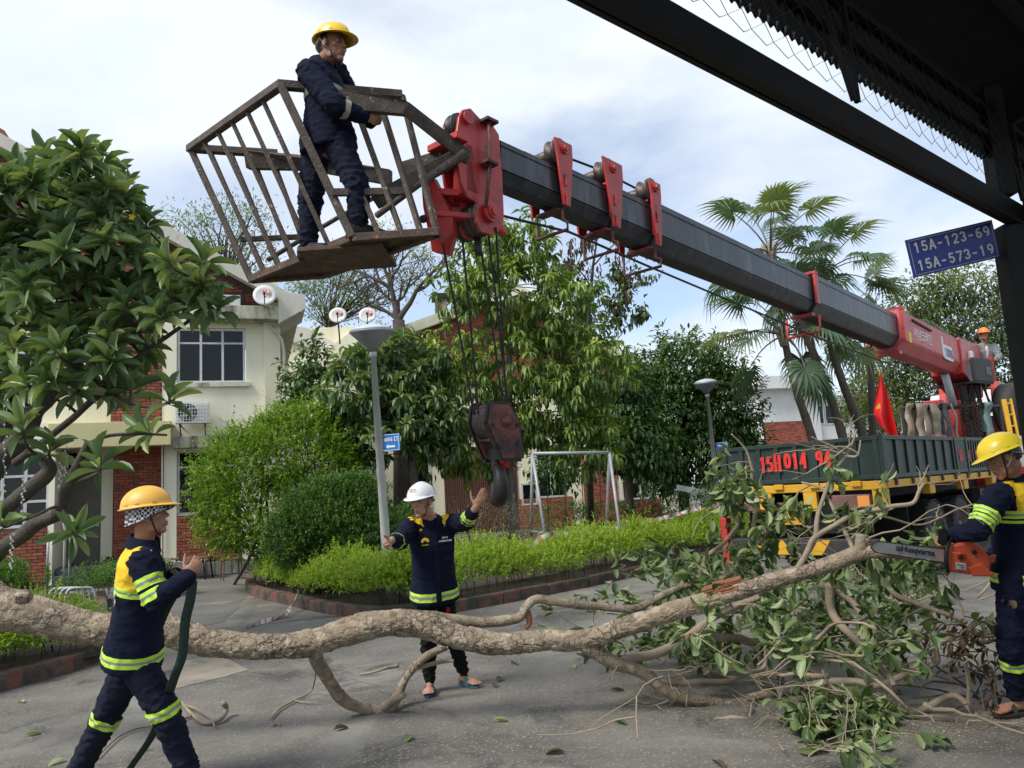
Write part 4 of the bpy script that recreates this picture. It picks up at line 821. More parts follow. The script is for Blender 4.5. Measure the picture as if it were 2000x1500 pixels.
# ------------------------------------------------------------------ crowns made of leaf clumps
def crown_tree(name, label, base, top, blobs, nclump, nl, ll, lw, mat, T, r0, bark='bark_tree', spread=.8, droop=.35, inner=.5, ntips=24, nparts=0, outw=.6, twig=.1, group='trees behind the hedge', low=0, cat='tree'):
    t = thing(name, base, label, cat, group); cp, cd = blobs_sample(blobs, nclump, inner, low)
    mb = MB(); tips = [V(cp[i]) for i in rng.choice(len(cp), min(ntips, len(cp)), replace=False)]; limb_tree(mb, V(base), V(top), tips, r0); mb.build('trunk', bark, t)
    pos, d, up, l = clumps(cp, cd, nl, ll, spread, droop, outw, twig)
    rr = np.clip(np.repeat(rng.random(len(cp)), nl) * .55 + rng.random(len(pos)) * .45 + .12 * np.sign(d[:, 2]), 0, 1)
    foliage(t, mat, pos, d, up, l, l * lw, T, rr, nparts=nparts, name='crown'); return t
def gp(px, py, d): p = P(px, py, d); return V((p.x, p.y, .05))
DM = 16.6
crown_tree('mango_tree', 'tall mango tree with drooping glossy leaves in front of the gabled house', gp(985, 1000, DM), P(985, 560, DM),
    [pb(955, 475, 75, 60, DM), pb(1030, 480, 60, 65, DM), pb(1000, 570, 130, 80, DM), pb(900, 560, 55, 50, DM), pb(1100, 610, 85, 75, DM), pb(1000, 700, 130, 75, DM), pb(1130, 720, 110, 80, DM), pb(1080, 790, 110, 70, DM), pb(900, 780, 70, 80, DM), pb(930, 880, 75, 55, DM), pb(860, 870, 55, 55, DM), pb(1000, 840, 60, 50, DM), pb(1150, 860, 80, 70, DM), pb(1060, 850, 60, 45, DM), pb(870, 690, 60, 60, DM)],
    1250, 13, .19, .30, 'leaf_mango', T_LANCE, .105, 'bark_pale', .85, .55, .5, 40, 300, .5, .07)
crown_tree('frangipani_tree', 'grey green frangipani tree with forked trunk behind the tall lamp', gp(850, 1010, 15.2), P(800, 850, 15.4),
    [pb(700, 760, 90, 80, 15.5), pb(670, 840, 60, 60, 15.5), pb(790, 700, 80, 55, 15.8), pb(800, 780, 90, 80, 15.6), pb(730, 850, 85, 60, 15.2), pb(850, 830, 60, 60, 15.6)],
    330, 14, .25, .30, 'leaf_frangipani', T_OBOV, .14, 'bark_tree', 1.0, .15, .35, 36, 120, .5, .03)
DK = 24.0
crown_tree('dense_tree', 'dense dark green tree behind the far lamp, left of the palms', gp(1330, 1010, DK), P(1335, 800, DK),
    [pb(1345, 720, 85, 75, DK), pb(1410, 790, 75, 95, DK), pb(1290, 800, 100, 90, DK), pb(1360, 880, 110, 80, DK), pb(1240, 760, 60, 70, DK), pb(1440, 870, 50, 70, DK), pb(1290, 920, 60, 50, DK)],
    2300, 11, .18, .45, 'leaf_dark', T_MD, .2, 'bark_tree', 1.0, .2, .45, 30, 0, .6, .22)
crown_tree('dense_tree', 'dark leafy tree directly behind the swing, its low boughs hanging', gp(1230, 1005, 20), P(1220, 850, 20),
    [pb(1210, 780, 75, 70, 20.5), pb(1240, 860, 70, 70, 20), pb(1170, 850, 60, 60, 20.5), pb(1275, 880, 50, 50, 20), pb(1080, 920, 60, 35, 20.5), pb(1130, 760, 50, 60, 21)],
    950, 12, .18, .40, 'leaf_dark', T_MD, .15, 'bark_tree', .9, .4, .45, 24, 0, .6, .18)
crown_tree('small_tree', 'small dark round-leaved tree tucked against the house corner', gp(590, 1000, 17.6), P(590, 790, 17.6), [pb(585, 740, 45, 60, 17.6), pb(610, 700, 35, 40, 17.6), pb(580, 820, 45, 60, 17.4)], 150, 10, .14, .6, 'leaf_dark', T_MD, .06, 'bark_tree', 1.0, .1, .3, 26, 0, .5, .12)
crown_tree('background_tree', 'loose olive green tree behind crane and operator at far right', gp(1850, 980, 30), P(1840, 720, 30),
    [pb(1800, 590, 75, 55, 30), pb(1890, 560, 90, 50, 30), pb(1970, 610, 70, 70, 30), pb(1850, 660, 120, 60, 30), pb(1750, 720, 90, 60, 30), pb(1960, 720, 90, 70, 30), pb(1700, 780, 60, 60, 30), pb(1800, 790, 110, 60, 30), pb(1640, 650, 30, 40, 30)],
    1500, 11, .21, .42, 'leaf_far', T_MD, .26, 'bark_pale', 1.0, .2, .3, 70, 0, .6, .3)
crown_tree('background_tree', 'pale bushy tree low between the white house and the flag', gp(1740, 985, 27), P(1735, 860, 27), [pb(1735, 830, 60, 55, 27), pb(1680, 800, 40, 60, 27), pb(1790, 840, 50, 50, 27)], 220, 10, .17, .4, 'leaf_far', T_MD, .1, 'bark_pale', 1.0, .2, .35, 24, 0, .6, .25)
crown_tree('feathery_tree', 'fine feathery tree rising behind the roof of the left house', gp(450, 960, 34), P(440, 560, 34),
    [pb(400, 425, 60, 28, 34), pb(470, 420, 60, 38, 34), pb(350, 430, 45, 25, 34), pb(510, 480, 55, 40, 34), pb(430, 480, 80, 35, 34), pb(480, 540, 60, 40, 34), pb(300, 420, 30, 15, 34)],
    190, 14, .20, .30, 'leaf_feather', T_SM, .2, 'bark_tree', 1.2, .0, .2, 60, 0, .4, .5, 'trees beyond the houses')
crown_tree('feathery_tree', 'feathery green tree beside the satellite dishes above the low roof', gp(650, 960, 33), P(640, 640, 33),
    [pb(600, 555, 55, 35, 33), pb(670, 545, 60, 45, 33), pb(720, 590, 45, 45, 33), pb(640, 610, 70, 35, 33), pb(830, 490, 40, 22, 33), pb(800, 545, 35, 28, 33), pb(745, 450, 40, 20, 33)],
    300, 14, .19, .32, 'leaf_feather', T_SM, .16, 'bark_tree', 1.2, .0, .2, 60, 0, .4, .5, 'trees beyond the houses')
# bare dark tree: recursive boughs
def bare(mb, p, d, l, r, dep, lv=None):
    n = 5; pts = [p]; q = p; dd = d
    for i in range(n): dd = (dd + V((random.uniform(-1, 1), random.uniform(-1, 1), random.uniform(-.6, .8))) * .22).normalized(); q = q + dd * l / n; pts.append(q)
    mb.tube(pts, [r + (r * .62 - r) * i / n for i in range(n + 1)], 7 if r > .05 else 4, False)
    if lv is not None and dep <= 1: lv.append((pts[-1], dd)); lv.append((pts[3], dd))
    if dep == 0: return
    for k in range(2 if random.random() < .55 else 3):
        ax = V((random.uniform(-1, 1), random.uniform(-.8, .8), random.uniform(-.25, .9))).normalized(); bare(mb, pts[-1] if k < 2 else pts[3], (dd * .75 + ax * .85).normalized(), l * random.uniform(.62, .85), r * .62, dep - 1, lv)
bt = thing('bare_tree', gp(790, 960, 30), 'dark bare-branched tree with crooked boughs against the sky above the lamp', 'tree', 'trees beyond the houses'); mb = MB(); mb.smooth = True
random.seed(5)
b0 = gp(780, 960, 30); mb.tube([b0, P(782, 700, 30), P(778, 625, 30)], [.32, .28, .24], 9)
for a, l, r in (((-.35, 0, 1), 1.35, .15), ((.6, 0, .7), 1.4, .13), ((-.75, .2, .8), 1.1, .09), ((.1, .3, 1), 1.1, .10)): bare(mb, P(778, 628, 30), V(a).normalized(), l, r, 5)
mb.build('trunk', 'bark_tree', bt)
random.seed(8)
wt = thing('withered_tree', gp(1150, 980, 19), 'thin tree with brown withered hanging leaves right of the mango crown', 'tree', 'trees behind the hedge'); mb = MB(); mb.smooth = True; lv = []
mb.tube([gp(1150, 980, 19), P(1146, 760, 19), P(1150, 620, 19), P(1158, 520, 19), P(1168, 455, 19)], [.09, .07, .05, .035, .015], 7)
for x, y, a, l in ((1150, 610, (.8, 0, .5), .9), (1155, 560, (-.6, .1, .8), .6), (1158, 520, (.9, 0, .6), .8), (1148, 690, (.9, 0, .7), 1.1), (1148, 740, (.8, .2, .6), 1.1), (1162, 480, (.5, 0, .9), .5), (1152, 590, (-.7, 0, .6), .5), (1148, 720, (.6, -.3, .2), .9)): bare(mb, P(x, y, 19), V(a).normalized(), l, .022, 3, lv)
mb.build('trunk', 'bark_tree', wt)
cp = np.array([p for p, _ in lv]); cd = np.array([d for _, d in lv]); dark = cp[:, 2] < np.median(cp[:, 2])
pos, d, up, l = clumps(cp, cd, 4, .15, .5, 1.3, .2, .1); foliage(wt, 'leaf_dead', pos, d, up, l, l * .42, T_MD, name='withered_leaves')
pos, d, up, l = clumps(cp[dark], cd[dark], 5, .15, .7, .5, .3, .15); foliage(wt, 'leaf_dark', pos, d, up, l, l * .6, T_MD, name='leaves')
random.seed(21)
# ------------------------------------------------------------------ bushes
def bush(name, label, blobs, n, nl, sl, ll, lw, mat, T, base, group='bushes in the garden bed', outw=.5, cat='bush'):
    t = thing(name, base, label, cat, group); cp, cd = blobs_sample(blobs, n, .72, .06); cd = norm(cd + np.array([0, -.1, outw]) + rng.normal(size=cd.shape) * .35)
    pos, d, up, l = shoots(cp, cd, sl * np.where(rng.random(len(cp)) < .12, 2.0, 1.0), nl, ll, lw); pk = np.repeat(rng.random(n), nl); rr = np.clip(.45 * pk[:len(pos)] + .35 * rng.random(len(pos)) + .25 * np.tile(np.linspace(0, 1, nl), len(cp)), 0, 1)
    foliage(t, mat, pos, d, up, l, l * lw, T, rr, name='leaves'); mb = MB()
    for i in rng.choice(len(cp), 40): branch(mb, V(base) + V((random.uniform(-.3, .3), random.uniform(-.2, .2), 0)), V(cp[i]), .02, .006, .1, 5, 6)
    mb.build('stems', 'bark_tree', t)
    core = MB()
    return t
bush('ficus_bush', 'big rounded yellow green ficus bush in front of the house corner', [pb(570, 890, 110, 80, 14.8), pb(480, 930, 90, 90, 14.8), pb(630, 950, 80, 85, 14.8), pb(540, 1000, 130, 85, 14.8), pb(450, 1000, 60, 70, 14.8), pb(590, 840, 60, 45, 14.9)], 6500, 10, .20, .060, .58, 'leaf_ficus', T_SM, gp(550, 1080, 14.9))
bush('round_bush', 'dark green rounded bush between the ficus and the lamp post', [pb(640, 1010, 95, 70, 12.9), pb(580, 1050, 60, 55, 12.9), pb(700, 1050, 90, 65, 12.8), pb(690, 970, 60, 40, 13)], 6500, 9, .11, .046, .62, 'leaf_bush', T_SM, gp(650, 1110, 12.9))
bush('round_bush', 'small dark bush right behind the lamp post', [pb(800, 1040, 45, 50, 14.2), pb(770, 1060, 40, 40, 14.0)], 1800, 8, .11, .046, .6, 'leaf_bush', T_SM, gp(790, 1110, 14.1))
bush('twiggy_shrub', 'grey green twiggy shrub behind the hooking worker', [pb(980, 1040, 80, 45, 14.2), pb(920, 1050, 50, 40, 14), pb(1030, 1050, 40, 40, 14.4)], 700, 7, .3, .04, .35, 'leaf_grey', T_SM, gp(970, 1090, 14.2))
bush('garden_shrub', 'mid green shrub at the foot of the swing frame', [pb(1110, 1015, 60, 28, 19.5), pb(1180, 1010, 60, 25, 20), pb(1250, 1010, 55, 25, 20)], 1300, 7, .16, .055, .5, 'leaf_bush', T_SM, gp(1150, 1050, 19.5))
bush('garden_shrub', 'mid green shrub under the dense tree by the far lamp', [pb(1350, 1000, 60, 40, 19.5), pb(1420, 980, 55, 50, 20), pb(1300, 1020, 50, 30, 19.5)], 1500, 7, .16, .055, .5, 'leaf_bush', T_SM, gp(1360, 1040, 19.5))
# ------------------------------------------------------------------ lime hedge along the kerb
def hedge(label, path, width, h, n, mat='leaf_lime', lean=0.0, z0=.1, name='hedge'):
    t = thing(name, path[0], label, 'hedge', 'low hedges behind the kerbs'); r = resample(path, .05); k = len(r)
    i = rng.integers(0, k - 1, n); a = rng.uniform(0, 1, n)
    P0 = np.array([[*q] for q in r]); D = norm(P0[np.minimum(i + 1, k - 1)] - P0[i]); sd = np.stack([-D[:, 1], D[:, 0], 0 * D[:, 0]], 1)
    th = rng.uniform(.25, PI - .25, n); rad = rng.uniform(.72, 1.02, n) ; hh = h * (1 + (.32 * np.sin(i * .11) * np.sin(i * .037)) + .17 * rng.normal(size=n))
    pos = P0[i] + sd * (width / 2 + .1 - np.cos(th) * rad * width / 2)[:, None] + np.array([0, 0, 1.]) * (z0 + .12 + np.maximum(np.sin(th), -.1) * rad * hh)[:, None]
    dirs = norm(sd * (-np.cos(th) * .6)[:, None] + np.array([0, 0, 1.]) * (.45 + np.maximum(np.sin(th), 0) * .6)[:, None] + rng.normal(size=(n, 3)) * .4)
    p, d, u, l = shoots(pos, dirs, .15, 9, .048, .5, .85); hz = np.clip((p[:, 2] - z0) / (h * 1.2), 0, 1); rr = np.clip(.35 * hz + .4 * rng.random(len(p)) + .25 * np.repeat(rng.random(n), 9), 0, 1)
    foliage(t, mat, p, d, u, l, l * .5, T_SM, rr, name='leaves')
    mb = MB()
    for _ in range(int(k * .8)):
        j = random.randint(0, k - 2); q = r[j] + V(tuple(np.array([-(r[j + 1] - r[j]).normalized().y, (r[j + 1] - r[j]).normalized().x, 0]) * random.uniform(.15, width))); mb.tube([V((q.x, q.y, z0)), q + V((random.uniform(-.1, .1), random.uniform(-.1, .1), z0 + h * random.uniform(.5, .95)))], [.008, .004], 4, False)
    mb.build('stems', 'bark_tree', t, kind='stuff'); return t
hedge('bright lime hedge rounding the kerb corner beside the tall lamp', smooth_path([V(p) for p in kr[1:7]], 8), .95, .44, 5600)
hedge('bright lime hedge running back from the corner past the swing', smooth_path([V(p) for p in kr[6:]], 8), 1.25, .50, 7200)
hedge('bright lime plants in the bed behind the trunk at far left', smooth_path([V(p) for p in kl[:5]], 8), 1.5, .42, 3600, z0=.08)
hedge('dark leafy plants below the bay window at far left', smooth_path([G(-120, 1210), G(40, 1195), G(110, 1185), G(190, 1190)], 8), 1.6, .45, 2600, 'leaf_bush', z0=.08)
# ------------------------------------------------------------------ fan palms
def frond_mesh(droop, seed, pl=1.55, bl=.95):
    rs = random.Random(seed); mb = MB(); mb.smooth = True; pts = []
    for i in range(6): t = i / 5; pts.append(V((pl * t, 0, .10 * math.sin(PI * t) - droop * .35 * t * t)))
    mb.cur = 1; mb.tube(pts, [.03, .025, .02, .017, .015, .013], 5, False); hub = pts[-1]; hd = (pts[-1] - pts[-2]).normalized(); mb.cur = 0; ns = 30
    up = V((0, 1, 0)).cross(hd) * -1
    if up.z < 0: up = -up
    for k in range(ns):
        a = R(-140 + 280 * k / (ns - 1)); d = (hd * math.cos(a) + V((0, 1, 0)) * math.sin(a) + up * .25 * abs(math.sin(a))).normalized(); l = bl * (1 - .28 * abs(a) / R(140)) * rs.uniform(.9, 1.05); w = V((0, 1, 0)) * math.cos(a) - hd * math.sin(a); q = []
        for j in range(5):
            t = j / 4; c = hub + d * l * t * (1 - .22 * max(0, t - .5)) + V((0, 0, -1)) * (max(0, t - .42) ** 1.6 * l * 1.15 * (1 + rs.uniform(-.2, .4))); wd = .5 * l * R(280 / ns) * min(t, .5) * (1.15 if t <= .5 else 1.15 * (1 - (t - .5) / .5)) + .002; q += [c - w * wd, c + w * wd + up * wd * .5 * (1 if k % 2 else -1)]
        mb.add(q, [(2 * j, 2 * j + 2, 2 * j + 3, 2 * j + 1) for j in range(4)])
    me = mb.mesh('frond', ['leaf_palm', 'bark_pale']); a = me.attributes.new('rnd', 'FLOAT', 'POINT'); a.data.foreach_set('value', np.full(len(me.vertices), rs.random(), np.float32)); return me
FM = [frond_mesh(dr_, i) for i, dr_ in enumerate((.1, .3, .6, .9, 1.3, .5, 1.1))]
def palm(label, path, crown, n, seed, d):
    rs = random.Random(seed); b = V((*P(*path[0]).xy, .05)); t = thing('fan_palm', b, label, 'palm tree', 'fan palms behind the truck'); c = P(*crown); mb = MB(); mb.smooth = True
    pts = smooth_path([b] + [P(*p) for p in path] + [c], 6); k = len(pts); rr = [(.125 - .035 * i / k) * (1.10 if i % 2 else .97) for i in range(k)]; mb.tube(pts, rr, 10); mb.build('trunk', 'bark_palm', t)
    mb = MB(); mb.smooth = True
    for i in range(9): a = i * .7; mb.tube([c + V((.06 * math.cos(a), .06 * math.sin(a), -.3)), c + V((.22 * math.cos(a), .22 * math.sin(a), .3))], [.05, .02], 5)
    mb.build('crown_shaft', 'sling_beige', t)
    for i in range(n):
        e = 1.3 - 1.9 * (i / n) ** .8 + rs.uniform(-.15, .15); az = i * 2.399 + rs.uniform(-.3, .3)
        dd = V((math.cos(az) * math.cos(e), math.sin(az) * math.cos(e), math.sin(e))); sd = V((-math.sin(az), math.cos(az), 0)); up = dd.cross(sd)
        o = ob('frond', FM[min(6, max(0, int((1.2 - e) * 2.2 + rs.uniform(-.8, .8)))) % 7], t); s = rs.uniform(.85, 1.12)
        o.matrix_basis = Matrix(((dd.x * s, sd.x * s, up.x * s, c.x), (dd.y * s, sd.y * s, up.y * s, c.y), (dd.z * s, sd.z * s, up.z * s, c.z), (0, 0, 0, 1)))
DP = 21.5
palm('tall fan palm leftmost and highest above the crane boom', [(1650, 870, DP), (1600, 720, DP), (1560, 620, DP)], (1505, 495, DP), 18, 3, DP)
palm('tall fan palm with spreading fronds right of the tallest one', [(1690, 870, DP + .6), (1645, 745, DP + .6), (1620, 660, DP + .6)], (1608, 540, DP + .6), 20, 7, DP)
palm('short fan palm with hanging fronds below the boom', [(1592, 880, DP - .5), (1555, 760, DP - .5)], (1530, 655, DP - .5), 17, 12, DP)
palm('slender fan palm behind the flag, mostly hidden by the boom', [(1708, 880, DP + 2), (1702, 760, DP + 2)], (1698, 625, DP + 2), 8, 19, DP)
# ------------------------------------------------------------------ crane truck
q = P(1726, 935, 10.6)
FT = Frame((q.x, q.y, 0), 45.0); ZB = q.z                      # ZB: floor of the load bed
CT = thing('crane_truck', FT.A, 'green tipper-bed crane truck with red telescopic boom parked on the road', 'truck')
def tp(name, mat, u0, u1, o0, o1, z0, z1, bevel=0, parent=None): return part(FT, name, mat, parent or CT, u0, u1, o0, o1, z0, z1, bevel)
WB = 2.45; ZT = FT.uz(1722, 850)[1]; UB = 6.3
# tailgate with ribs, frame and lettering
tg = tp('tailgate', 'truck_green', 0, .035, -WB, 0, ZB, ZT)
for i in range(9): o = -.05 - (WB - .1) * i / 8; tp('rib', 'truck_green', -.03, .0, o - .035, o + .035, ZB + .05, ZT - .05, .006, tg)
for z in (ZB + .03, ZT - .03): tp('rail', 'truck_green', -.035, .0, -WB, 0, z - .03, z + .03, .006, tg)
def on_gate(px, py): p = PL(px, py, FT.w(-.04, 0, 0), -FT.e); return p
for tx, px, py, sz, sx in (('15H', 1504, 906, .30, .82), ('014', 1553, 899, .30, .82), ('94', 1608, 894, .30, .82)): block_text(tx, .24, 'red_paint', on_gate(px, py) - FT.e * .002, FT.n, (0, 0, 1), tg, .15, .16, serif=True, sx=.66)
# side panels with ribs
us = [0.04, FT.uz(1862, 880)[0], 3.9, 5.1, UB]
for k, (a, b) in enumerate(zip(us, us[1:])):
    sp_ = tp('side_panel', 'truck_green', a + .03, b - .03, -.035, 0, ZB, ZT)
    for i in range(8): u = a + .09 + (b - a - .18) * i / 7; tp('rib', 'truck_green', u - .03, u + .03, .0, .03, ZB + .05, ZT - .05, .006, sp_)
    for z in (ZB + .03, ZT - .03): tp('rail', 'truck_green', a + .03, b - .03, .0, .035, z - .03, z + .03, .006, sp_)
    tp('stake', 'truck_green', b - .03, b + .03, -.06, .045, ZB - .05, ZT + .01)
tp('side_panel', 'truck_green', .04, UB, -WB, -WB + .035, ZB, ZT); tp('corner_post', 'truck_green', -.02, .04, -.03, .05, ZB - .05, ZT + .02); tp('corner_post', 'truck_green', -.02, .04, -WB - .03, -WB + .03, ZB - .05, ZT + .02)
tp('headboard', 'truck_green', UB, UB + .05, -WB, 0, ZB, ZT + .05)
s2 = FT.uz(1892, 890)[0]
for tx, px in (('5H', 1876), ('14', 1891), ('94', 1908)): u, z = FT.uz(px, 889, .036); block_text(tx, .2, 'red_paint', FT.w(u, .036, z), FT.e, (0, 0, 1), CT, .15, .16, serif=True, sx=.7)
# yellow sub-frame
tp('bed_floor', 'steel_dark', .04, UB, -WB + .036, -.036, ZB - .02, ZB + .02)
bm_ = tp('rear_beam', 'truck_yellow', -.06, .05, -WB, .02, ZB - .14, ZB - .022, .008)
for o in (-.35, -.95, -1.5, -2.1): tp('hinge', 'truck_yellow', -.1, -.058, o - .07, o + .07, ZB - .09, ZB - .01, .01, bm_)
for o in (-.06, -1.05, -1.75): tp('bracket', 'truck_yellow', -.055, .04, o - .1, o + .1, ZB - .42, ZB - .142, .01, bm_)
sb = tp('side_beam', 'truck_yellow', .052, UB, -.12, .03, ZB - .13, ZB - .022, .008)
for i in range(9): u = .35 + i * .68; tp('latch', 'steel_dark', u - .03, u + .03, .031, .06, ZB - .1, ZB + .0, .004, sb)
for i in range(3): u = 1.9 + i * 1.75; tp('bracket', 'truck_yellow', u - .12, u + .12, -.1, .028, ZB - .28, ZB - .132, .01, sb)
tp('chassis_rail', 'paint_black', .1, 11.2, -.8, -.68, .68, ZB - .15); tp('chassis_rail', 'paint_black', .1, 11.2, -1.78, -1.66, .68, ZB - .15)
tp('rear_crossmember', 'paint_black', .05, .25, -2.1, -.3, .72, 1.18, .01)
# tail lamps, plate, bumper
for o in (-.45, -2.0):
    l = tp('tail_lamp', 'lens_brown', -.09, .0, o - .27, o + .27, ZB - .4, ZB - .2, .015)
    tp('amber_lens', 'glow_amber', -.1, -.091, o + .1, o + .26, ZB - .38, ZB - .22, .01, l)
np_ = tp('number_plate', 'truck_yellow', -.02, .04, -1.55, -1.2, .86, 1.08); block_text('12', .11, 'paint_black', FT.w(-.024, -1.4, .98), FT.n, (0, 0, 1), np_)
bp_ = tp('bumper', 'steel_dark', -.16, .0, -2.3, -.12, .42, .66, .02)
for i, o in enumerate((-.42, -.98, -1.5, -1.98)):
    mb = MB(); z0, z1 = .435, .645; sk = .14 if i != 2 else 0
    pts = [(o - .11, z0), (o + .07, z0), (o + .07 + sk, z1), (o - .11 + sk, z1)] if i != 2 else [(o - .19, z0), (o + .19, z0), (o + .01, z1), (o - .01, z1)]
    mb.prism([FT.w(-.161, a, b) for a, b in pts], -FT.e * .004); mb.build('hazard_stripe', 'truck_yellow', bp_)
for o in (-.45, -2.0): tp('bumper_arm', 'paint_black', -.1, .3, o - .05, o + .05, .66, .9)
tp('mud_flap', 'paint_black', .9, .92, -.75, -.05, .32, 1.1); tp('mud_flap', 'paint_black', .9, .92, -2.4, -1.7, .32, 1.1)
# wheels
def wheel(u, o, r, w, name='wheel'):
    c = FT.w(u, o, r); ax = FT.n; mb = MB(); mb.smooth = True
    mb.lathe(c - ax * w / 2, ax, [(0, r * .62), (w * .02, r * .9), (w * .12, r * .985), (w * .3, r), (w * .7, r), (w * .88, r * .985), (w * .98, r * .9), (w, r * .62)], 40, False)
    wh = mb.build(name, 'tyre', CT)
    mb = MB()
    for i in range(34):
        a = 2 * PI * i / 34; d = FT.e * math.cos(a) + FT.z * math.sin(a); tt = ax.cross(d)
        for sgn in (-1, 1): mb.obox(c + d * (r + .004) + ax * sgn * w * .29, d * .014, tt * r * .055, ax * w * .18)
    mb.build('tread', 'tyre', wh, kind='stuff')
    mb = MB(); mb.smooth = True; mb.lathe(c + ax * (w * .5 - .01), ax, [(0, r * .63), (-.03, r * .6), (-.14, r * .5), (-.15, r * .3), (-.06, r * .24), (-.05, .02)], 28, False); mb.build('rim', 'rim_dirty', wh)
    mb = MB()
    for i in range(10): a = 2 * PI * i / 10; d = FT.e * math.cos(a) + FT.z * math.sin(a); mb.lathe(c + d * r * .38 + ax * (w * .5 - .15), ax, [(0, .016), (.04, .016)], 6)
    mb.build('wheel_nuts', 'steel_dark', wh, kind='stuff')
uw1 = FT.uz(1836, 1020)[0]; uw2 = uw1 + 1.38
for u in (uw1, uw2):
    for o in (-.18, -.5, -1.95, -2.27): wheel(u, o, .54, .28)
wheel(8.9, -.2, .54, .3); wheel(8.9, -2.25, .54, .3)
for o0, o1 in ((-.62, -.02), (-2.42, -1.82)):
    mb = MB(); pts = [(uw1 - .66, .75), (uw1 - .5, 1.1), (uw1, 1.17), (uw2, 1.17), (uw2 + .5, 1.1), (uw2 + .66, .75)]
    for (a, b), (c_, d_) in zip(pts, pts[1:]): mb.add([FT.w(a, o0, b), FT.w(c_, o0, d_), FT.w(c_, o1, d_), FT.w(a, o1, b)], [(0, 1, 2, 3)])
    mb.build('mudguard', 'paint_black', CT)
tp('tool_box', 'steel_dark', 4.9, 6.2, -.7, -.1, .6, 1.15, .01); tp('fuel_tank', 'rim_dirty', 6.5, 7.9, -.75, -.12, .55, 1.1, .06)
# stabiliser leg, red
for o in (-WB - .35, .1): 
    s_ = tp('stabiliser_leg', 'crane_red', 7.2, 7.4, o - .1, o + .1, .1, 1.5, .02); tp('stabiliser_foot', 'paint_black', 7.1, 7.5, o - .2, o + .2, .0, .08, .01, s_)
p = P(1443, 1040, 13.3); tp('rear_stabiliser', 'crane_red', .5, .68, -WB - .45, -WB - .33, .0, .95, .02)
# cab
cb_ = tp('cab', 'white_paint', 9.6, 11.7, -2.4, -.05, .9, 3.05, .08)
tp('rear_window', 'glass_dark', 9.59, 9.6, -1.9, -.55, 2.0, 2.7, 0, cb_); tp('side_window', 'glass_dark', 10.3, 11.4, -.05, -.044, 1.95, 2.75, 0, cb_); tp('roof_deflector', 'white_paint', 9.8, 11.0, -2.2, -.3, 3.052, 3.35, .08, cb_)
# crane pedestal: two posts with a slew base
uc = 7.75; oc = -1.25
tp('slew_base', 'crane_red', uc - .75, uc + .75, oc - .8, oc + .8, 1.05, 1.6, .04)
p1 = PL(1826, 800, FT.w(0, oc - .45, 0), FT.n); p2 = PL(1886, 800, FT.w(0, oc + .45, 0), FT.n)
BT = P(955, 322, 6.0); BB = P(1888, 716, 16.7); BA = (BB - BT).normalized(); BS = V((BA.y, -BA.x, 0)).normalized(); BU = BS.cross(BA).normalized(); BU = BU if BU.z > 0 else -BU
piv = BB - BU * .05
ang = math.degrees(math.atan2(BA.y, BA.x))
for s_ in (-.42, .42):
    c = piv + BS * s_; mb = MB(); b = V((c.x, c.y, 1.6)) - V((BA.x, BA.y, 0)) * .25
    mb.prism([b - BA * .3, b + BA * .45, c + BA * .32 + V((0, 0, .22 if s_ < 0 else -.35)), c - BA * .12 + V((0, 0, .22 if s_ < 0 else -.35)), c - BA * .22 - V((0, 0, .5))], BS * (.14 if s_ > 0 else -.14)); mb.build('pedestal_post', 'crane_red', CT, bevel=.015)
mb = MB(); mb.smooth = True; a = V((piv.x, piv.y, 1.7)) - BA * .95; mb.tube([V((a.x, a.y, 1.7)), V((a.x, a.y, 1.7)).lerp(piv - BA * 1.9 - BU * .3, .6)], .13, 14); mb.build('lift_cylinder', 'crane_red', CT)
mb = MB(); mb.smooth = True; mb.tube([V((a.x, a.y, 1.7)).lerp(piv - BA * 1.9 - BU * .3, .55), piv - BA * 1.9 - BU * .3], .075, 12); mb.build('cylinder_rod', 'steel_galv', CT)
for i, s_ in enumerate((-.62, .62)):
    u_, z_ = FT.uz((1828, 1886)[i], 800, oc); b = PL((1828, 1886)[i], 800, FT.w(0, oc + .2 * i, 0), FT.n)
    tp('tower_post', 'crane_red', (b - FT.A).dot(FT.e) - .17, (b - FT.A).dot(FT.e) + .17, oc - .2, oc + .15, 1.6, (3.0, 3.1)[i], .02)
tp('tower_core', 'paint_black', uc - .4, uc + .4, oc - .35, oc - .0, 1.6, 2.9)
# ------------------------------------------------------------------ boom
def bt_of(px): # parameter along the boom whose image lies at px
    lo, hi = 0., 1.
    for _ in range(40):
        m = (lo + hi) / 2
        if px_of(BT.lerp(BB, m))[0] < px: lo = m
        else: hi = m
    return lo
def bp(px, s=0., u=0.): return BT.lerp(BB, bt_of(px)) + BS * s + BU * u
def prof(w, h): return [(-w / 2, h * .5), (w / 2, h * .5), (w / 2, -h * .22), (w * .26, -h * .5), (-w * .26, -h * .5), (-w / 2, -h * .22)]
boom = None
def section(px0, px1, w, h, mat, name='boom_section', parent=None):
    a = bp(px0); b = bp(px1); mb = MB(); n = 6; o = 0
    for c in (a, b):
        for s_, u_ in prof(w, h): mb.v.append(tuple(c + BS * s_ + BU * u_))
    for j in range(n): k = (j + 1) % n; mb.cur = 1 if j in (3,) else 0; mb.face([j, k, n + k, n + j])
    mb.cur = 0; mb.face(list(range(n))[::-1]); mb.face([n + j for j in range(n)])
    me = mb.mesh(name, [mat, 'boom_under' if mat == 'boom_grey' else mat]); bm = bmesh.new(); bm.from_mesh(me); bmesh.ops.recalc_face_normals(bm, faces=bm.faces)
    bmesh.ops.bevel(bm, geom=bm.edges[:], offset=.012, segments=2, affect='EDGES'); bm.to_mesh(me); bm.free(); return ob(name, me, CT)
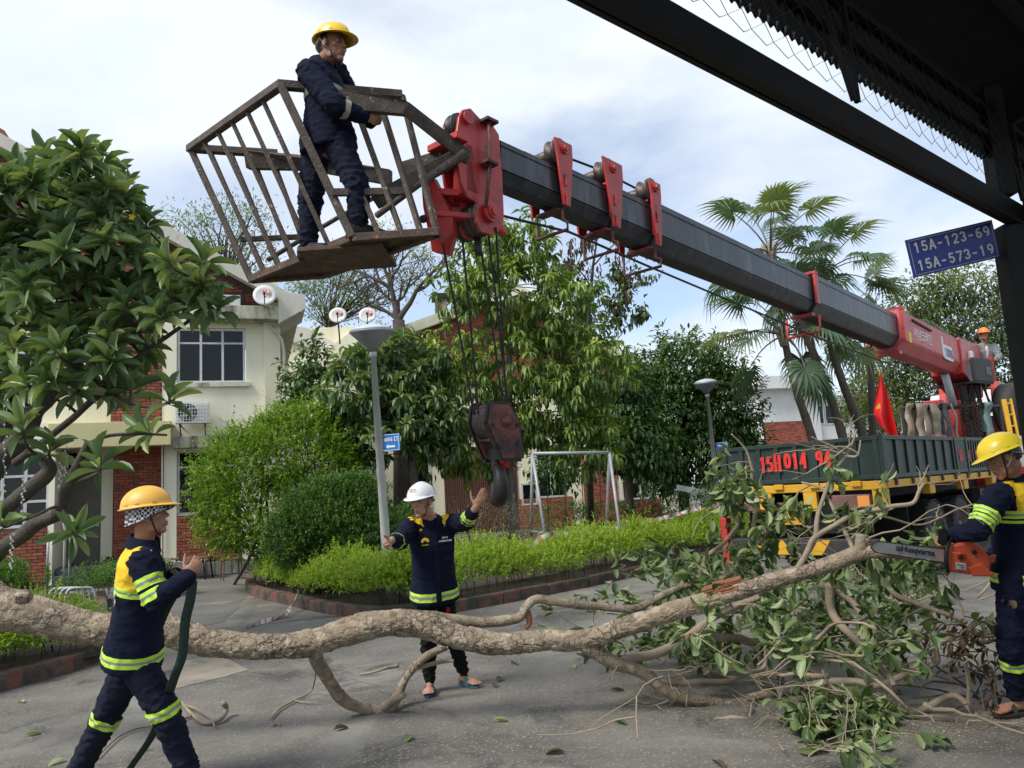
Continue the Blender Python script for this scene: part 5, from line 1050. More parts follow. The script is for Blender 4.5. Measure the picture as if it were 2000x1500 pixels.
S1 = [(946, 1080, .25, .34), (1078, 1172, .30, .38), (1170, 1250, .33, .42), (1247, 1566, .37, .47), (1563, 1735, .42, .54)]
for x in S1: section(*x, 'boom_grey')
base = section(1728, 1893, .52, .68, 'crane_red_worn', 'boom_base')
# weld seams along the sections
for (a, b, w, h) in S1:
    for u_ in (h * .36, -h * .2):
        mb = MB(); mb.bar(bp(a + 4, w / 2 + .004, u_), bp(b - 4, w / 2 + .004, u_), .008, .012); mb.build('weld_seam', 'boom_grey', CT)
# collar at the mouth of the base, lifting cheek plates, writing and sticker
def collar(px, w, h, t, mat, name, ln=.1):
    c = bp(px); mb = MB(); 
    for (s_, u_, a, b) in ((0, h / 2 + t / 2, w / 2 + t, t / 2), (0, -h / 2 - t / 2, w * .36, t / 2), (w / 2 + t / 2, .1 * h, t / 2, h * .39), (-w / 2 - t / 2, .1 * h, t / 2, h * .39)): mb.obox(c + BS * s_ + BU * u_, BA * ln / 2, BS * a, BU * b)
    return mb.build(name, mat, CT)
collar(1731, .52, .68, .05, 'crane_red', 'boom_collar', .12); collar(1563, .42, .52, .03, 'crane_red', 'boom_collar', .1)
side = .52 / 2 + .003
text_mesh('서남크레인', .22, 'white_paint', bp(1772, side, .03), BA, BU, parent=base, sx=1.05, bold=.002); mb = MB(); mb.obox(bp(1812, side, .02), BA * .05, BU * .2, BS * .002); mb.build('sticker', 'white_paint', base)
mb = MB(); mb.obox(bp(1822, side, -.06), BA * .30, BU * .14, BS * .003); st = mb.build('sticker', 'white_paint', base); block_text('1008', .18, 'sign_blue', bp(1822, side + .005, -.06), BA, BU, st)
mb = MB(); mb.obox(bp(1744, side, -.08), BA * .07, BU * .09, BS * .003); mb.build('sticker', 'flag_yellow', base)
mb = MB(); mb.bar(bp(1752, side + .01, .25), bp(1790, side + .01, .22), .03, .03); mb.build('handrail', 'paint_black', base)
mb = MB(); mb.obox(bp(1862, side + .06, .05), BA * .08, BS * .05, BU * .1); mb.build('work_lamp', 'dish_white', base, bevel=.02)
for px in (1754, 1808, 1860): mb = MB(); mb.obox(bp(px, 0, .42), BA * .08, BS * .06, BU * .09); mb.build('cable_guide', 'crane_red', base, bevel=.01)
# rear boom head at the pivot
mb = MB(); mb.prism([bp(1846, .30, .36), bp(1893, .30, .42), bp(1896, .30, -.3), bp(1880, .30, -.75), bp(1862, .30, -.55), bp(1846, .30, -.36)], -BS * .6); mb.build('boom_heel', 'crane_red', CT, bevel=.02)
# clamp brackets on the thin end: two plates, roller, tie bar, loop below
def bracket(px, w, h, up, top, lw, slant, label=None, loop=.19):
    br = None; c = bp(px)
    for s_ in (1, -1):
        mb = MB(); o = BS * s_ * (w / 2 + .012); mb.prism([c + o + BU * (h / 2 + up) - BA * top, c + o + BU * (h / 2 + up) + BA * top, c + o + BU * (h / 2 + up * .3) + BA * top * 1.02, c + o - BU * h * .5 + BA * lw, c + o - BU * h * .5 - BA * lw * .6, c + o + BU * (h / 2) - BA * top * .7], BS * s_ * .022)
        o_ = mb.build('bracket_plate', 'crane_red', CT, bevel=.006)
        br = br or o_
        for t, l in ((.2, .1), (-.25, .1)): mb = MB(); mb.bar(c + o + BU * (h * t) + BS * s_ * .024 - BA * .0, c + o + BU * (h * t - .1) + BS * s_ * .024, .025, .02, BA); mb.build('stiffener', 'crane_red', o_, bevel=.004)
        mb = MB(); mb.lathe(c + o + BU * (h / 2 + up * .62) + BS * s_ * .02, BS * s_, [(0, .045), (.02, .045), (.021, .028), (.035, .026)], 16); mb.build('pin_boss', 'crane_red', o_)
    mb = MB(); mb.smooth = True; mb.lathe(c + BU * (h / 2 + up * .55) - BS * w / 2, BS, [(0, .04), (w * .1, .04), (w * .12, .06), (w * .5, .06), (w * .55, .045), (w * .66, .045), (w * .7, .12), (w * .78, .08), (w * .86, .08), (w * .94, .12), (w, .12)], 24); mb.build('roller', 'sheave', br)
    mb = MB(); mb.obox(c - BU * (h * .5 + .02), BA * lw * .8, BS * (w * .4), BU * .012); mb.build('bottom_strap', 'hook_rust', br, bevel=.005)
    mb = MB(); mb.smooth = True; z0 = c - BU * (h * .5 + .02); mb.tube([z0 + BS * w * .45, z0 + BS * w * .45 - BU * loop * .5, z0 + BS * w * .6 - BU * loop * .65, z0 + BS * w * .6 - BU * loop, z0 - BS * w * .5 - BU * loop, z0 - BS * w * .5], .015, 8); mb.build('cable_loop', 'hook_rust', br)
bracket(1072, .30, .38, .19, .115, .055, 0); bracket(1166, .34, .43, .20, .15, .065, 0); bracket(1246, .38, .47, .17, .10, .05, 0)
collar(1247, .35, .45, .02, 'crane_red', 'boom_collar', .07); collar(1166, .31, .40, .02, 'crane_red', 'boom_collar', .07)
mb = MB(); mb.smooth = True; z0 = bp(1563, 0, -.30); mb.tube([z0 + BS * .22, z0 + BS * .22 - BU * .22, z0 - BS * .22 - BU * .24, z0 - BS * .22], .02, 8); mb.build('cable_loop', 'crane_red', CT)
# head: side plates, sheaves, jib box
HD = []
for s_ in (.13, -.03):
    pl0 = BT + BS * s_; poly = [(900, 278), (908, 222), (915, 208), (930, 205), (948, 225), (972, 236), (986, 258), (992, 330), (996, 420), (990, 446), (972, 455), (950, 448), (940, 428), (944, 392), (925, 380), (912, 352)]
    mb = MB(); mb.prism([PL(x, y, BT + BS * .19, BS) + BS * (s_ - .19) for x, y in poly], -BS * .025); HD.append(mb.build('head_plate', 'crane_red', CT, bevel=.006))
def hp(x, y, s_=.15): return PL(x, y, BT + BS * .19, BS) + BS * (s_ - .19)
mb = MB(); c = hp(966, 412, .15); mb.lathe(c, BS, [(0, .075), (.02, .075), (.021, .05), (.035, .05), (.036, .03), (.05, .03)], 24); mb.build('sheave_pin', 'crane_red', HD[0])
mb = MB(); mb.smooth = True; c = hp(962, 418, -.13); pr = []
for i in range(5): x = .05 * i; pr += [(x, .13), (x + .01, .135), (x + .025, .105), (x + .04, .135)]
mb.lathe(c, BS, pr + [(.255, .13)], 30); mb.build('main_sheave', 'sheave', CT)
mb = MB(); mb.smooth = True; c = hp(926, 236, -.02); mb.lathe(c, BS, [(0, .11), (.02, .115), (.04, .085), (.06, .115), (.08, .11)], 28); mb.build('top_sheave', 'grease_black', CT)
mb = MB(); mb.lathe(hp(922, 226, .15), BS, [(0, .05), (.012, .05)], 18); mb.build('sheave_pin', 'crane_red', HD[0])
mb = MB(); mb.obox((hp(945, 330) + hp(945, 330, -.03)) / 2 + BU * .0, BA * .13, BS * .07, BU * .19); mb.build('head_box', 'crane_red', CT, bevel=.01)
mb = MB(); mb.smooth = True; mb.tube([hp(955, 238, .19), hp(957, 320, .19), hp(953, 365, .19), hp(949, 405, .19)], .013, 8); rod = mb.build('rope_guard', 'hook_rust', CT)
for x, y in ((958, 236), (958, 318)): mb = MB(); mb.obox(hp(x, y, .17), BA * .06, BS * .05, BU * .012); mb.build('guard_bracket', 'hook_rust', rod, bevel=.003)
mb = MB(); mb.obox(hp(900, 268, .05), BA * .06, BS * .16, BU * .025); mb.build('stop_bar', 'crane_red', CT, bevel=.006)
mb = MB(); mb.smooth = True; mb.lathe(hp(994, 440, .1) - BU * .02, BS, [(0, .03), (.02, .05), (.04, .03)], 14); mb.build('lug', 'crane_red', CT)
jib = hp(945, 395, .0)
mb = MB(); a = hp(958, 378, .02); b = P(842, 385, 5.75); mb.bar(a, b, .26, .05); mb.bar(a - V((0, 0, .17)), b - V((0, 0, .17)), .26, .04); mb.bar(a - V((0, 0, .085)), b - V((0, 0, .085)), .06, .14); mb.build('jib_beam', 'crane_red', CT, bevel=.006)
mb = MB(); d_ = 5.62; mb.prism([P(822, 352, d_), P(845, 345, d_), P(884, 425, d_), P(884, 455, d_), P(872, 470, d_), P(855, 474, d_), P(838, 462, d_), P(826, 405, d_)], V((.03, .06, 0))); jp = mb.build('jib_plate', 'crane_red', CT, bevel=.006)
mb = MB(); mb.prism([P(822, 352, d_) + V((-.02, .34, 0)), P(845, 345, d_) + V((-.02, .34, 0)), P(884, 425, d_) + V((-.02, .34, 0)), P(872, 470, d_) + V((-.02, .34, 0)), P(838, 462, d_) + V((-.02, .34, 0))], V((.03, .06, 0))); mb.build('jib_plate', 'crane_red', CT, bevel=.006)
mb = MB(); mb.smooth = True; mb.tube([P(826, 428, 5.58), P(832, 426, 6.0)], .03, 12); mb.build('jib_pin', 'grease_black', CT)
# wire ropes along the boom
def rope(pts, r, parent, name='wire_rope'): mb = MB(); mb.smooth = True; mb.tube(pts, r, 6, False); mb.build(name, 'cable', parent)
rope([bp(1072, .05, .33), bp(1166, .05, .38), bp(1250, .05, .37)], .011, CT); rope([bp(1072, .0, .25), bp(1246, .0, .31)], .011, CT)
rope([hp(985, 395, .0) - BU * .02, bp(1090, .1, -.37), bp(1246, .1, -.42), bp(1563, .1, -.55), bp(1740, .1, -.6)], .011, CT)
# ------------------------------------------------------------------ hook block on its ropes
HB = P(968, 845, 5.95); ht = px_of(HB)
hk = thing('hook_block', HB, 'rusty crane hook block hanging on wire ropes above the reaching worker', 'hook')
NB = V((.62, -.78, -.05)).normalized(); XB = V((0, 0, 1)).cross(NB).normalized(); ZBk = NB.cross(XB)
TI = V((-.09, 0, 1)).normalized()
hexo = [(-.10, .245), (.10, .245), (.165, .10), (.125, -.235), (-.085, -.235), (-.165, .08)]
def hb(x, z, n): return HB + XB * x * .88 + (ZBk + V((-.18, .05, 0))).normalized() * z * .88 + NB * n * .9
for n0, n1 in ((.10, .14), (-.14, -.10)):
    mb = MB(); mb.prism([hb(x, z, n0) for x, z in hexo], NB * (n1 - n0)); pl_ = mb.build('side_plate', 'hook_rust', hk, bevel=.008)
    if n0 > 0:
        mb = MB(); mb.smooth = True; mb.lathe(hb(.02, .09, n1), NB, [(0, .04), (.02, .04), (.021, .022), (.05, .02)], 18); mb.build('axle_pin', 'hook_rust', pl_)
        for x, z in ((-.13, .06), (.14, .06), (.11, -.1), (-.1, -.13)): mb = MB(); mb.lathe(hb(x, z, n1), NB, [(0, .016), (.014, .015)], 8); mb.build('bolt', 'grease_black', pl_)
    mb = MB()
    for a, b in zip(hexo, hexo[1:] + hexo[:1]): mb.bar(hb(*a, (n0 + n1) / 2), hb(*b, (n0 + n1) / 2), .05, .02, NB)
    mb.build('edge_strap', 'grease_black', pl_)
mb = MB(); mb.smooth = True; pr = []
for i in range(4): x = .045 * i; pr += [(x, .145), (x + .009, .15), (x + .022, .122), (x + .036, .15)]
mb.lathe(hb(0, .09, -.095), NB, pr + [(.17, .145)], 36); mb.build('sheaves', 'sheave', hk)
for x, z in ((-.15, .09), (-.11, -.07)): mb = MB(); mb.smooth = True; mb.tube([hb(x, z, -.1), hb(x, z, .1)], .014, 10); mb.build('tie_rod', 'hook_rust', hk)
mb = MB(); mb.obox(hb(.02, -.19, 0), XB * .08, NB * .1, V((0, 0, .05))); mb.build('crosshead', 'grease_black', hk, bevel=.02)
mb = MB(); mb.smooth = True; c = hb(.03, -.235, 0); mb.lathe(c + V((0, 0, .02)), (0, 0, -1), [(0, .05), (.05, .05), (.06, .04), (.09, .04)], 20); mb.build('swivel', 'red_paint', hk)
HX = V((.32, -.95, 0)); s = P(972, 902, 5.93); e_ = []
HKC = P(971, 945, 5.9)
for i in range(17):
    a = R(95 - 285 * i / 16); e_.append(HKC + HX * (.098 * math.cos(a) + .0) + V((0, 0, .122 * math.sin(a))))
pts = [HKC + V((0, 0, .225)), HKC + V((0, 0, .17))] + e_; rr = [.034, .038] + [.038 + .024 * math.sin(PI * i / 16) ** 1.2 - (.024 * max(0, (i - 12) / 4)) for i in range(17)]
mb = MB(); mb.smooth = True; mb.tube(pts, rr, 14); mb.build('hook', 'grease_black', hk)
mb = MB(); mb.bar(HKC + V((0, 0, .13)) + HX * .02, HKC + HX * .09 - V((0, 0, .02)), .012, .03, V((1, 0, 0))); mb.build('safety_latch', 'saw_bar', hk)
for i, (x0, y0, n) in enumerate(((915, 455, -.09), (942, 452, -.03), (962, 450, .03), (967, 452, .09), (970, 455, .06))):
    b = hb(-.13 if i < 2 else .11, .13, n); t0 = hp(min(x0 + 8, 985), 440, -.14 + .07 * i); rope([t0, t0.lerp(b, .5) + V((.004, 0, 0)), b], .0095, hk, 'wire_rope')
t0 = hp(968, 452, .0); mb = MB(); mb.smooth = True; mb.lathe(t0 - V((0, 0, .13)), (0, 0, 1), [(0, .025), (.03, .03), (.06, .022), (.09, .03), (.13, .03)], 10); mb.build('rope_socket', 'grease_black', hk)
# ------------------------------------------------------------------ work basket on the jib
ZR, ZF = 4.36, 3.30
bA, bB, bC = Z(372, 290, ZR), Z(548, 166, ZR), Z(785, 186, ZR); bD = bA + (bC - bB)
f1, f2, f3 = Z(490, 545, ZF), Z(688, 464, ZF), Z(858, 452, ZF); f4 = f1 + (f3 - f2)
bk = thing('work_basket', (f1 + f3) / 2, 'rusty barred steel work basket bolted to the boom tip', 'basket')
def bb(a, b, w, h, name='bar', mat='rust_dark', up=V((0, 0, 1))): mb = MB(); mb.bar(a, b, w, h, up); return mb.build(name, mat, bk, bevel=.004, segs=1)
for a, b in ((bA, bB), (bB, bC), (bA, bD.lerp(bA, .2))): bb(a + (a - b).normalized() * .02, b, .058, .056, 'top_rail')
fl = MB(); fl.prism([f1, f2, f3, f4], V((0, 0, .012))); fl.build('floor_plate', 'rust_floor', bk)
for a, b in ((f1, f2), (f2, f3), (f3, f4), (f4, f1)): bb(a - V((0, 0, .005)), b - V((0, 0, .005)), .05, .055, 'floor_rail', 'rust_floor')
bb(f1.lerp(f2, .6) - V((0, 0, .035)), f4.lerp(f3, .6) - V((0, 0, .035)), .5, .03, 'floor_joist', 'rust_floor')
bb(bA, f1, .046, .046, 'corner_post'); bb(bB, f2, .065, .052, 'corner_post'); 
for i in range(1, 6): t = i / 6 * .98; bb(bA.lerp(bB, t), f1.lerp(f2, t * .98), .040, .032, 'bar')
for i, t in enumerate((.33, .60, .83, 1.02)): bb(bB.lerp(bC, t - .04) if t < 1 else bC.lerp(bB, .0), f2.lerp(f3, t * .95), .040, .034, 'bar')
for i, t in enumerate((.2, .42, .64, .86)): bb(bA.lerp(bD, t * .85), f1.lerp(f4, t), .036, .030, 'bar')
bb(P(648, 376, 5.02), P(792, 374, 5.12), .03, .05, 'mid_rail'); bb(P(470, 468, 5.95), P(600, 462, 6.0), .03, .04, 'mid_rail')
m = MB(); m.prism([P(655, 172, 5.0), P(785, 193, 5.1), P(800, 200, 5.12), P(912, 288, 5.6), P(910, 318, 5.6), P(896, 310, 5.55), P(785, 222, 5.1), P(668, 212, 5.0), P(655, 205, 5.0)], V((.02, .05, 0))); m.build('side_arm', 'rust_dark', bk, bevel=.004)
m = MB(); m.prism([P(475, 292, 5.95), P(600, 303, 6.1), P(760, 330, 6.2), P(760, 360, 6.2), P(600, 330, 6.1), P(480, 328, 5.95)], V((.02, .05, 0))); m.build('side_arm', 'rust_dark', bk, bevel=.004)
bb(P(735, 392, 5.3), P(905, 300, 5.62), .10, .10, 'cross_beam'); bb(P(790, 335, 5.75), P(905, 300, 5.7), .10, .12, 'cross_beam')
mb = MB(); mb.smooth = True; mb.tube([P(736, 421, 4.98), P(905, 297, 5.5)], .021, 12); mb.build('locking_pipe', 'rust_dark', bk)
mb = MB(); mb.smooth = True; mb.tube([P(522, 508, 5.75), P(660, 425, 5.9), P(760, 370, 6.0)], .018, 12); mb.build('locking_pipe', 'rust_dark', bk)
# ------------------------------------------------------------------ operator station, flag, rack, slings
uo = PL(1918, 722, FT.w(0, -.35, 0), FT.n); OPD = (uo - CAM).dot(FW)
c0 = P(1918, 723, 15.5); ex = V((.80, .6, 0)).normalized(); ey = V((.6, -.80, 0)).normalized()
mb = MB(); mb.obox(c0, ex * .42 + ey * .0, ey * .04, V((0, 0, .24))); sp_ = mb.build('operator_panel', 'steel_dark', CT, bevel=.02)
mb = MB(); mb.obox(c0 + ey * .045 + ex * .2 - V((0, 0, .02)), ex * .09, ey * .012, V((0, 0, .09))); mb.build('panel_lamp', 'rim_dirty', sp_, bevel=.01)
mb = MB(); mb.obox(c0 - ey * .4 - V((0, 0, .25)), ex * .42, ey * .42, V((0, 0, .02))); mb.build('operator_floor', 'steel_dark', CT)
mb = MB(); mb.obox(c0 - ey * .55 - V((0, 0, .02)), ex * .24, ey * .22, V((0, 0, .06))); mb.build('operator_seat', 'paint_black', CT, bevel=.03)
for s_ in (-.3, .1):
    mb = MB(); mb.tube([c0 + ex * s_ - V((0, 0, .25)) - ey * .3, V((c0.x, c0.y, 1.6)) + ex * s_ * .5 - ey * .3], .07, 8); mb.build('station_leg', 'steel_dark', CT)
for i in range(7):
    a = c0 + ex * (-.35 + .1 * i) - V((0, 0, .26)) - ey * .1; mb = MB(); mb.smooth = True; mb.tube(smooth_path([a, a + V((random.uniform(-.1, .1), 0, -.3)), a + V((random.uniform(-.25, .25), 0, -.55)), a + V((random.uniform(-.2, .2), .2, -.8))], 4), .018, 6); mb.build('hose', 'paint_black', CT)
for i in range(2): mb = MB(); mb.tube([c0 + ex * (.47 + .07 * i) - V((0, 0, .2)), c0 + ex * (.47 + .07 * i) + V((0, 0, .33))], .025, 8); mb.build('lever', 'crane_red', CT)
# spare tyre on the cab side
mb = MB(); mb.smooth = True; c = P(1985, 800, 16.0); mb.lathe(c - ex * .2, ey, [(-.2, .3), (-.19, .5), (-.12, .55), (.12, .55), (.19, .5), (.2, .3)], 36, False); sw_ = mb.build('spare_tyre', 'tyre', CT)
# rack behind the bed with slings, ropes and chains
zr = ZT + .42
mb = MB(); mb.smooth = True; ra = PL(1758, 798, FT.w(UB + .1, 0, 0), -FT.e); rb = PL(1965, 782, FT.w(UB + .1, 0, 0), -FT.e)
r0 = P(1762, 800, 14.2); r1 = P(1952, 790, 15.2); zk = (r0.z + r1.z) / 2; r0.z = r1.z = zk
rk = mb.tube([r0, r1], .035, 8).build('sling_rack_bar', 'steel_dark', CT)
for p_ in (r0, r1): mb = MB(); mb.tube([p_, V((p_.x, p_.y, ZB))], .035, 8); mb.build('sling_rack_post', 'steel_dark', CT)
def hang(px, w, mat, label, cat, name, grp, ln=.75, d=None):
    t_ = (px - 1762) / 190.; c = r0.lerp(r1, t_); c.z += .04; dr_ = (r1 - r0).normalized(); nn = V((dr_.y, -dr_.x, 0)); t = thing(name, c - V((0, 0, ln)), label, cat, grp)
    if name == 'chain':
        k = 0
        for col in range(3):
            n_ = 15; mb = MB(); mb.smooth = True
            for i in range(n_):
                cc = c + dr_ * (-w / 2 + w * col / 2) + nn * (.06 + .02 * (col % 2)) - V((0, 0, .05 * i)); a1 = dr_ if i % 2 else nn; q_ = [cc + a1 * .022 * math.cos(a) + V((0, 0, .036 * math.sin(a))) for a in np.linspace(0, 2 * PI, 9)]; mb.tube(q_, .009, 5, False)
            mb.build('chain_strand', mat, t, kind='stuff')
        return
    mb = MB(); mb.smooth = True; pts = []
    for i in range(14):
        s_ = i / 13; pts.append(c + nn * (.07 + .03 * math.sin(s_ * 9 + px)) + V((0, 0, .03)) - V((0, 0, ln * s_)) + dr_ * .03 * math.sin(s_ * 4 + px))
    pts = [c - nn * .07 - V((0, 0, ln * .7)), c - nn * .06 - V((0, 0, .1)), c - nn * .03 + V((0, 0, .02)), c + nn * .03 + V((0, 0, .03))] + pts
    o_ = len(mb.v)
    for i, p_ in enumerate(pts): ww = w * (.5 + .08 * math.sin(i * 1.3 + px)); mb.v += [tuple(p_ - dr_ * ww), tuple(p_ + dr_ * ww), tuple(p_ + dr_ * ww + nn * .014), tuple(p_ - dr_ * ww + nn * .014)]
    for i in range(len(pts) - 1):
        for j in range(4): a = o_ + i * 4; k = (j + 1) % 4; mb.face([a + j, a + k, a + 4 + k, a + 4 + j])
    mb.build('strap', mat, t)
for px, w, mt, lb in ((1768, .15, 'sling_beige', 'beige lifting sling on the rack nearest the flag'), (1785, .17, 'sling_beige', 'beige lifting sling second from the flag'), (1800, .13, 'sling_beige', 'beige lifting sling third from the flag'), (1815, .2, 'sling_beige', 'wide beige lifting sling nearest the red pedestal'), (1838, .12, 'sling_grey', 'grey lifting sling in front of the red pedestal'), (1852, .05, 'sling_beige', 'narrow tan strap between grey sling and chains'), (1918, .18, 'sling_teal', 'faded teal lifting sling right of the rusty chains')): hang(px, w, mt, lb, 'sling', 'lifting_sling', 'slings hanging on the truck rack', random.uniform(.7, .85))
for px, lb in ((1872, 'rusty chain bundle left of the right pedestal post'), (1896, 'rusty chain bundle beside the teal sling')): hang(px, .15, 'chain_rust', lb, 'chain', 'chain', 'chains hanging on the truck rack')
ld = MB(); a, b = P(1960, 780, 13.2), P(1976, 862, 13.0); 
for s_ in (0, .12): ld.bar(a + V((s_, 0, 0)), b + V((s_, 0, 0)), .07 - .3 * s_, .05)
for i in range(4): ld.bar(a.lerp(b, .1 + .27 * i), a.lerp(b, .1 + .27 * i) + V((.13, 0, 0)), .03, .03)
ld.build('access_ladder', 'truck_yellow', CT)
fg = thing('flag', P(1722, 855, 13.6), 'red flag with a yellow star drooping from a pole on the truck bed', 'flag'); fp = P(1719, 728, 13.6)
mb = MB(); mb.tube([P(1733, 870, 13.6), P(1718, 722, 13.6)], .016, 8); mb.build('pole', 'truck_yellow', fg)
cols = 14; rows = 20; mb = MB(); mb.smooth = True
for i in range(rows + 1):
    t = i / rows
    lx = 1719 - 12 * min(1, t * 1.4) + (14 * max(0, t - .8) * 5 * .6); rx = 1719 + 42 * t + 2 * math.sin(t * 5); ly = 728 + 100 * t; ry = 728 + 138 * t
    for j in range(cols + 1):
        s_ = j / cols; x = lx + (rx - lx) * s_; y = ly + (ry - ly) * s_; mb.v.append(tuple(P(x, y, 13.55 + .10 * math.sin(s_ * 9 + t * 2) * t)))
for i in range(rows):
    for j in range(cols): a = i * (cols + 1) + j; mb.face([a, a + cols + 1, a + cols + 2, a + 1])
fl_ = mb.build('cloth', 'flag_red', fg); mb = MB(); mb.prism([P(1712, 795, 13.42), P(1718, 787, 13.42), P(1720, 797, 13.42), P(1711, 799, 13.42)], V((0, .003, 0))); mb.build('star', 'flag_yellow', fl_)
# ------------------------------------------------------------------ shed roof over the camera
sa, sb_ = Z(1105, 0, 3.0), Z(1990, 452, 3.0); SD = (sb_ - sa); SD.z = 0; SD.normalize(); SN = V((SD.y, -SD.x, 0))   # SN points inward, under the roof
sh = thing('open_shed', V((sb_.x, sb_.y, 0)), 'black steel framed shed roof with chain-link and corrugated sheets overhead', 'shed')
def sh_bar(a, b, w, h, name, mat='paint_black'): mb = MB(); mb.bar(a, b, w, h); return mb.build(name, mat, sh)
A0 = sa - SD * 3; A1 = sb_ + SD * 6
sh_bar(A0 + SN * .01 + V((0, 0, .09)), A1 + SN * .01 + V((0, 0, .09)), .02, .18, 'eave_beam'); sh_bar(A0 + SN * .05 + V((0, 0, .006)), A1 + SN * .05 + V((0, 0, .006)), .04, .012, 'beam_flange')
pp = P(1966, 480, 4.62); pp.z = 0
pcs = [pp + SN * .02, pp + SN * .02 + SD * 4.2, pp + SN * 5 + SD * 0.5, pp + SN * 5 - SD * 6]
for k, c in enumerate(pcs):
    mb = MB(); mb.box(c.x - .065, c.x + .065, c.y - .065, c.y + .065, 0, 3.0 if k < 2 else 4.6); mb.build('post', 'paint_black', sh, bevel=.008)
    if k < 2: mb = MB(); mb.box(c.x - .055, c.x + .055, c.y - .055, c.y + .055, 3.19, 4.0); mb.build('post', 'paint_black', sh)
# chain-link band
mb = MB(); mb.smooth = False; step = .075; L_ = (A1 - A0).length; hh = .52; n = int(L_ / step)
for i in range(n - 12):
    for sg in (1,):
        k = 6; pts = []
        for j in range(int(hh / (step * .62)) + 1):
            x = i * step + (step / 2) * (1 if (i + j) % 2 else -1); zz = j * step * .62; pts.append(A0 + SD * x + V((0, 0, .19 + zz)) + SN * (.045 + .006 * (1 if (j + (sg > 0)) % 2 else -1)))
        mb.tube(pts, .0016, 3, False)
mb.build('chain_link', 'steel_dark', sh, kind='stuff')
def corr(a, b, inn0, inn1, z0, z1, name, pitch=.066, amp=.014, upright=False):
    L_ = (b - a).length; n = int(L_ / pitch * 6); mb = MB(); mb.smooth = True
    for i in range(n + 1):
        x = L_ * i / n; w_ = amp * math.sin(2 * PI * x / pitch)
        if upright: mb.v.append(tuple(a + SD * x + SN * (inn0 + w_) + V((0, 0, z0 + w_ * .35)))); mb.v.append(tuple(a + SD * x + SN * (inn1 + w_) + V((0, 0, z1 + w_ * .35)))); continue
        mb.v.append(tuple(a + SD * x + SN * inn0 + V((0, 0, z0 + w_)))); mb.v.append(tuple(a + SD * x + SN * inn1 + V((0, 0, z1 + w_))))
    for i in range(n): mb.face([2 * i, 2 * i + 2, 2 * i + 3, 2 * i + 1])
    return mb.build(name, 'shed_sheet', sh)
ZC0, ZC1 = .45, .78
corr(A0, A1, -.06, -.058, ZC0, ZC1, 'cladding_sheet', upright=True); corr(A0, A1, -.35, 1.2, ZC1 + .0, ZC1 + .5, 'roof_sheet'); corr(A0, A1, 1.1, 7.0, ZC1 + .47, ZC1 + 2.0, 'roof_sheet')
for o, z in ((-.02, ZC0 + .13), (-.02, ZC1 - .03)): sh_bar(A0 + SN * o + V((0, 0, z)), A1 + SN * o + V((0, 0, z)), .03, .04, 'purlin')
for o in (.35, 1.1, 2.2, 3.6): z = ZC1 + .06 + o * .32; sh_bar(A0 + SN * o + V((0, 0, z)), A1 + SN * o + V((0, 0, z)), .05, .07, 'purlin')
for x in (.5, 3.0, 4.72, 6.9, 9.2):
    a = A0 + SD * x; sh_bar(a + SN * .0 + V((0, 0, ZC1 - .05)), a + SN * 6.8 + V((0, 0, ZC1 + 1.9)), .05, .12, 'rafter'); sh_bar(a + SN * .04 + V((0, 0, .19)), a + SN * .04 - SD * .28 + V((0, 0, ZC1)), .022, .022, 'strut'); sh_bar(a + SN * .04 + SD * .03 + V((0, 0, .19)), a + SN * .04 + SD * .0 + V((0, 0, ZC1)), .022, .022, 'strut')
for x in (6.95, 9.4): a = A0 + SD * x; sh_bar(a + SN * .03 + V((0, 0, .12)), a + SN * 6.4 + V((0, 0, .12)), .06, .16, 'tie_beam')
sh_bar(A0 + SN * 1.0 + SD * 5.6 + V((0, 0, .75)), A0 + SN * 1.0 + SD * 11 + V((0, 0, .75)), .25, .16, 'inner_beam')
# plate with vehicle numbers on the post
sg = thing('number_sign', P(1860, 486, 4.6), 'blue sign plate with two white vehicle numbers fixed to the shed post', 'sign'); D = 4.6
cn = [P(1770, 469, D), P(1938, 429, D), P(1951, 503, D), P(1783, 543, D)]; xa = (cn[1] - cn[0]).normalized(); ya = (cn[0] - cn[3]); ya = (ya - xa * ya.dot(xa)).normalized(); na = xa.cross(ya); c = sum(cn, V()) / 4; w = (cn[1] - cn[0]).length; h = (cn[0] - cn[3]).length
mb = MB(); mb.obox(c, xa * w / 2, ya * h / 2, na * .006); pl_ = mb.build('plate', 'sign_blue', sg)
mb = MB()
for s_ in (-1, 1): mb.obox(c + na * .008 + ya * s_ * (h / 2 - .012), xa * (w / 2 - .008), ya * .0018, na * .001); mb.obox(c + na * .008 + xa * s_ * (w / 2 - .012), xa * .0018, ya * (h / 2 - .02), na * .001)
mb.build('border', 'strap_grey', pl_)
for tx, o in (('15A-123-69', .25), ('15A-573-19', -.22)): block_text(tx, h * .27, 'sign_white', c + ya * h * o + na * .008, xa, ya, pl_, .17)
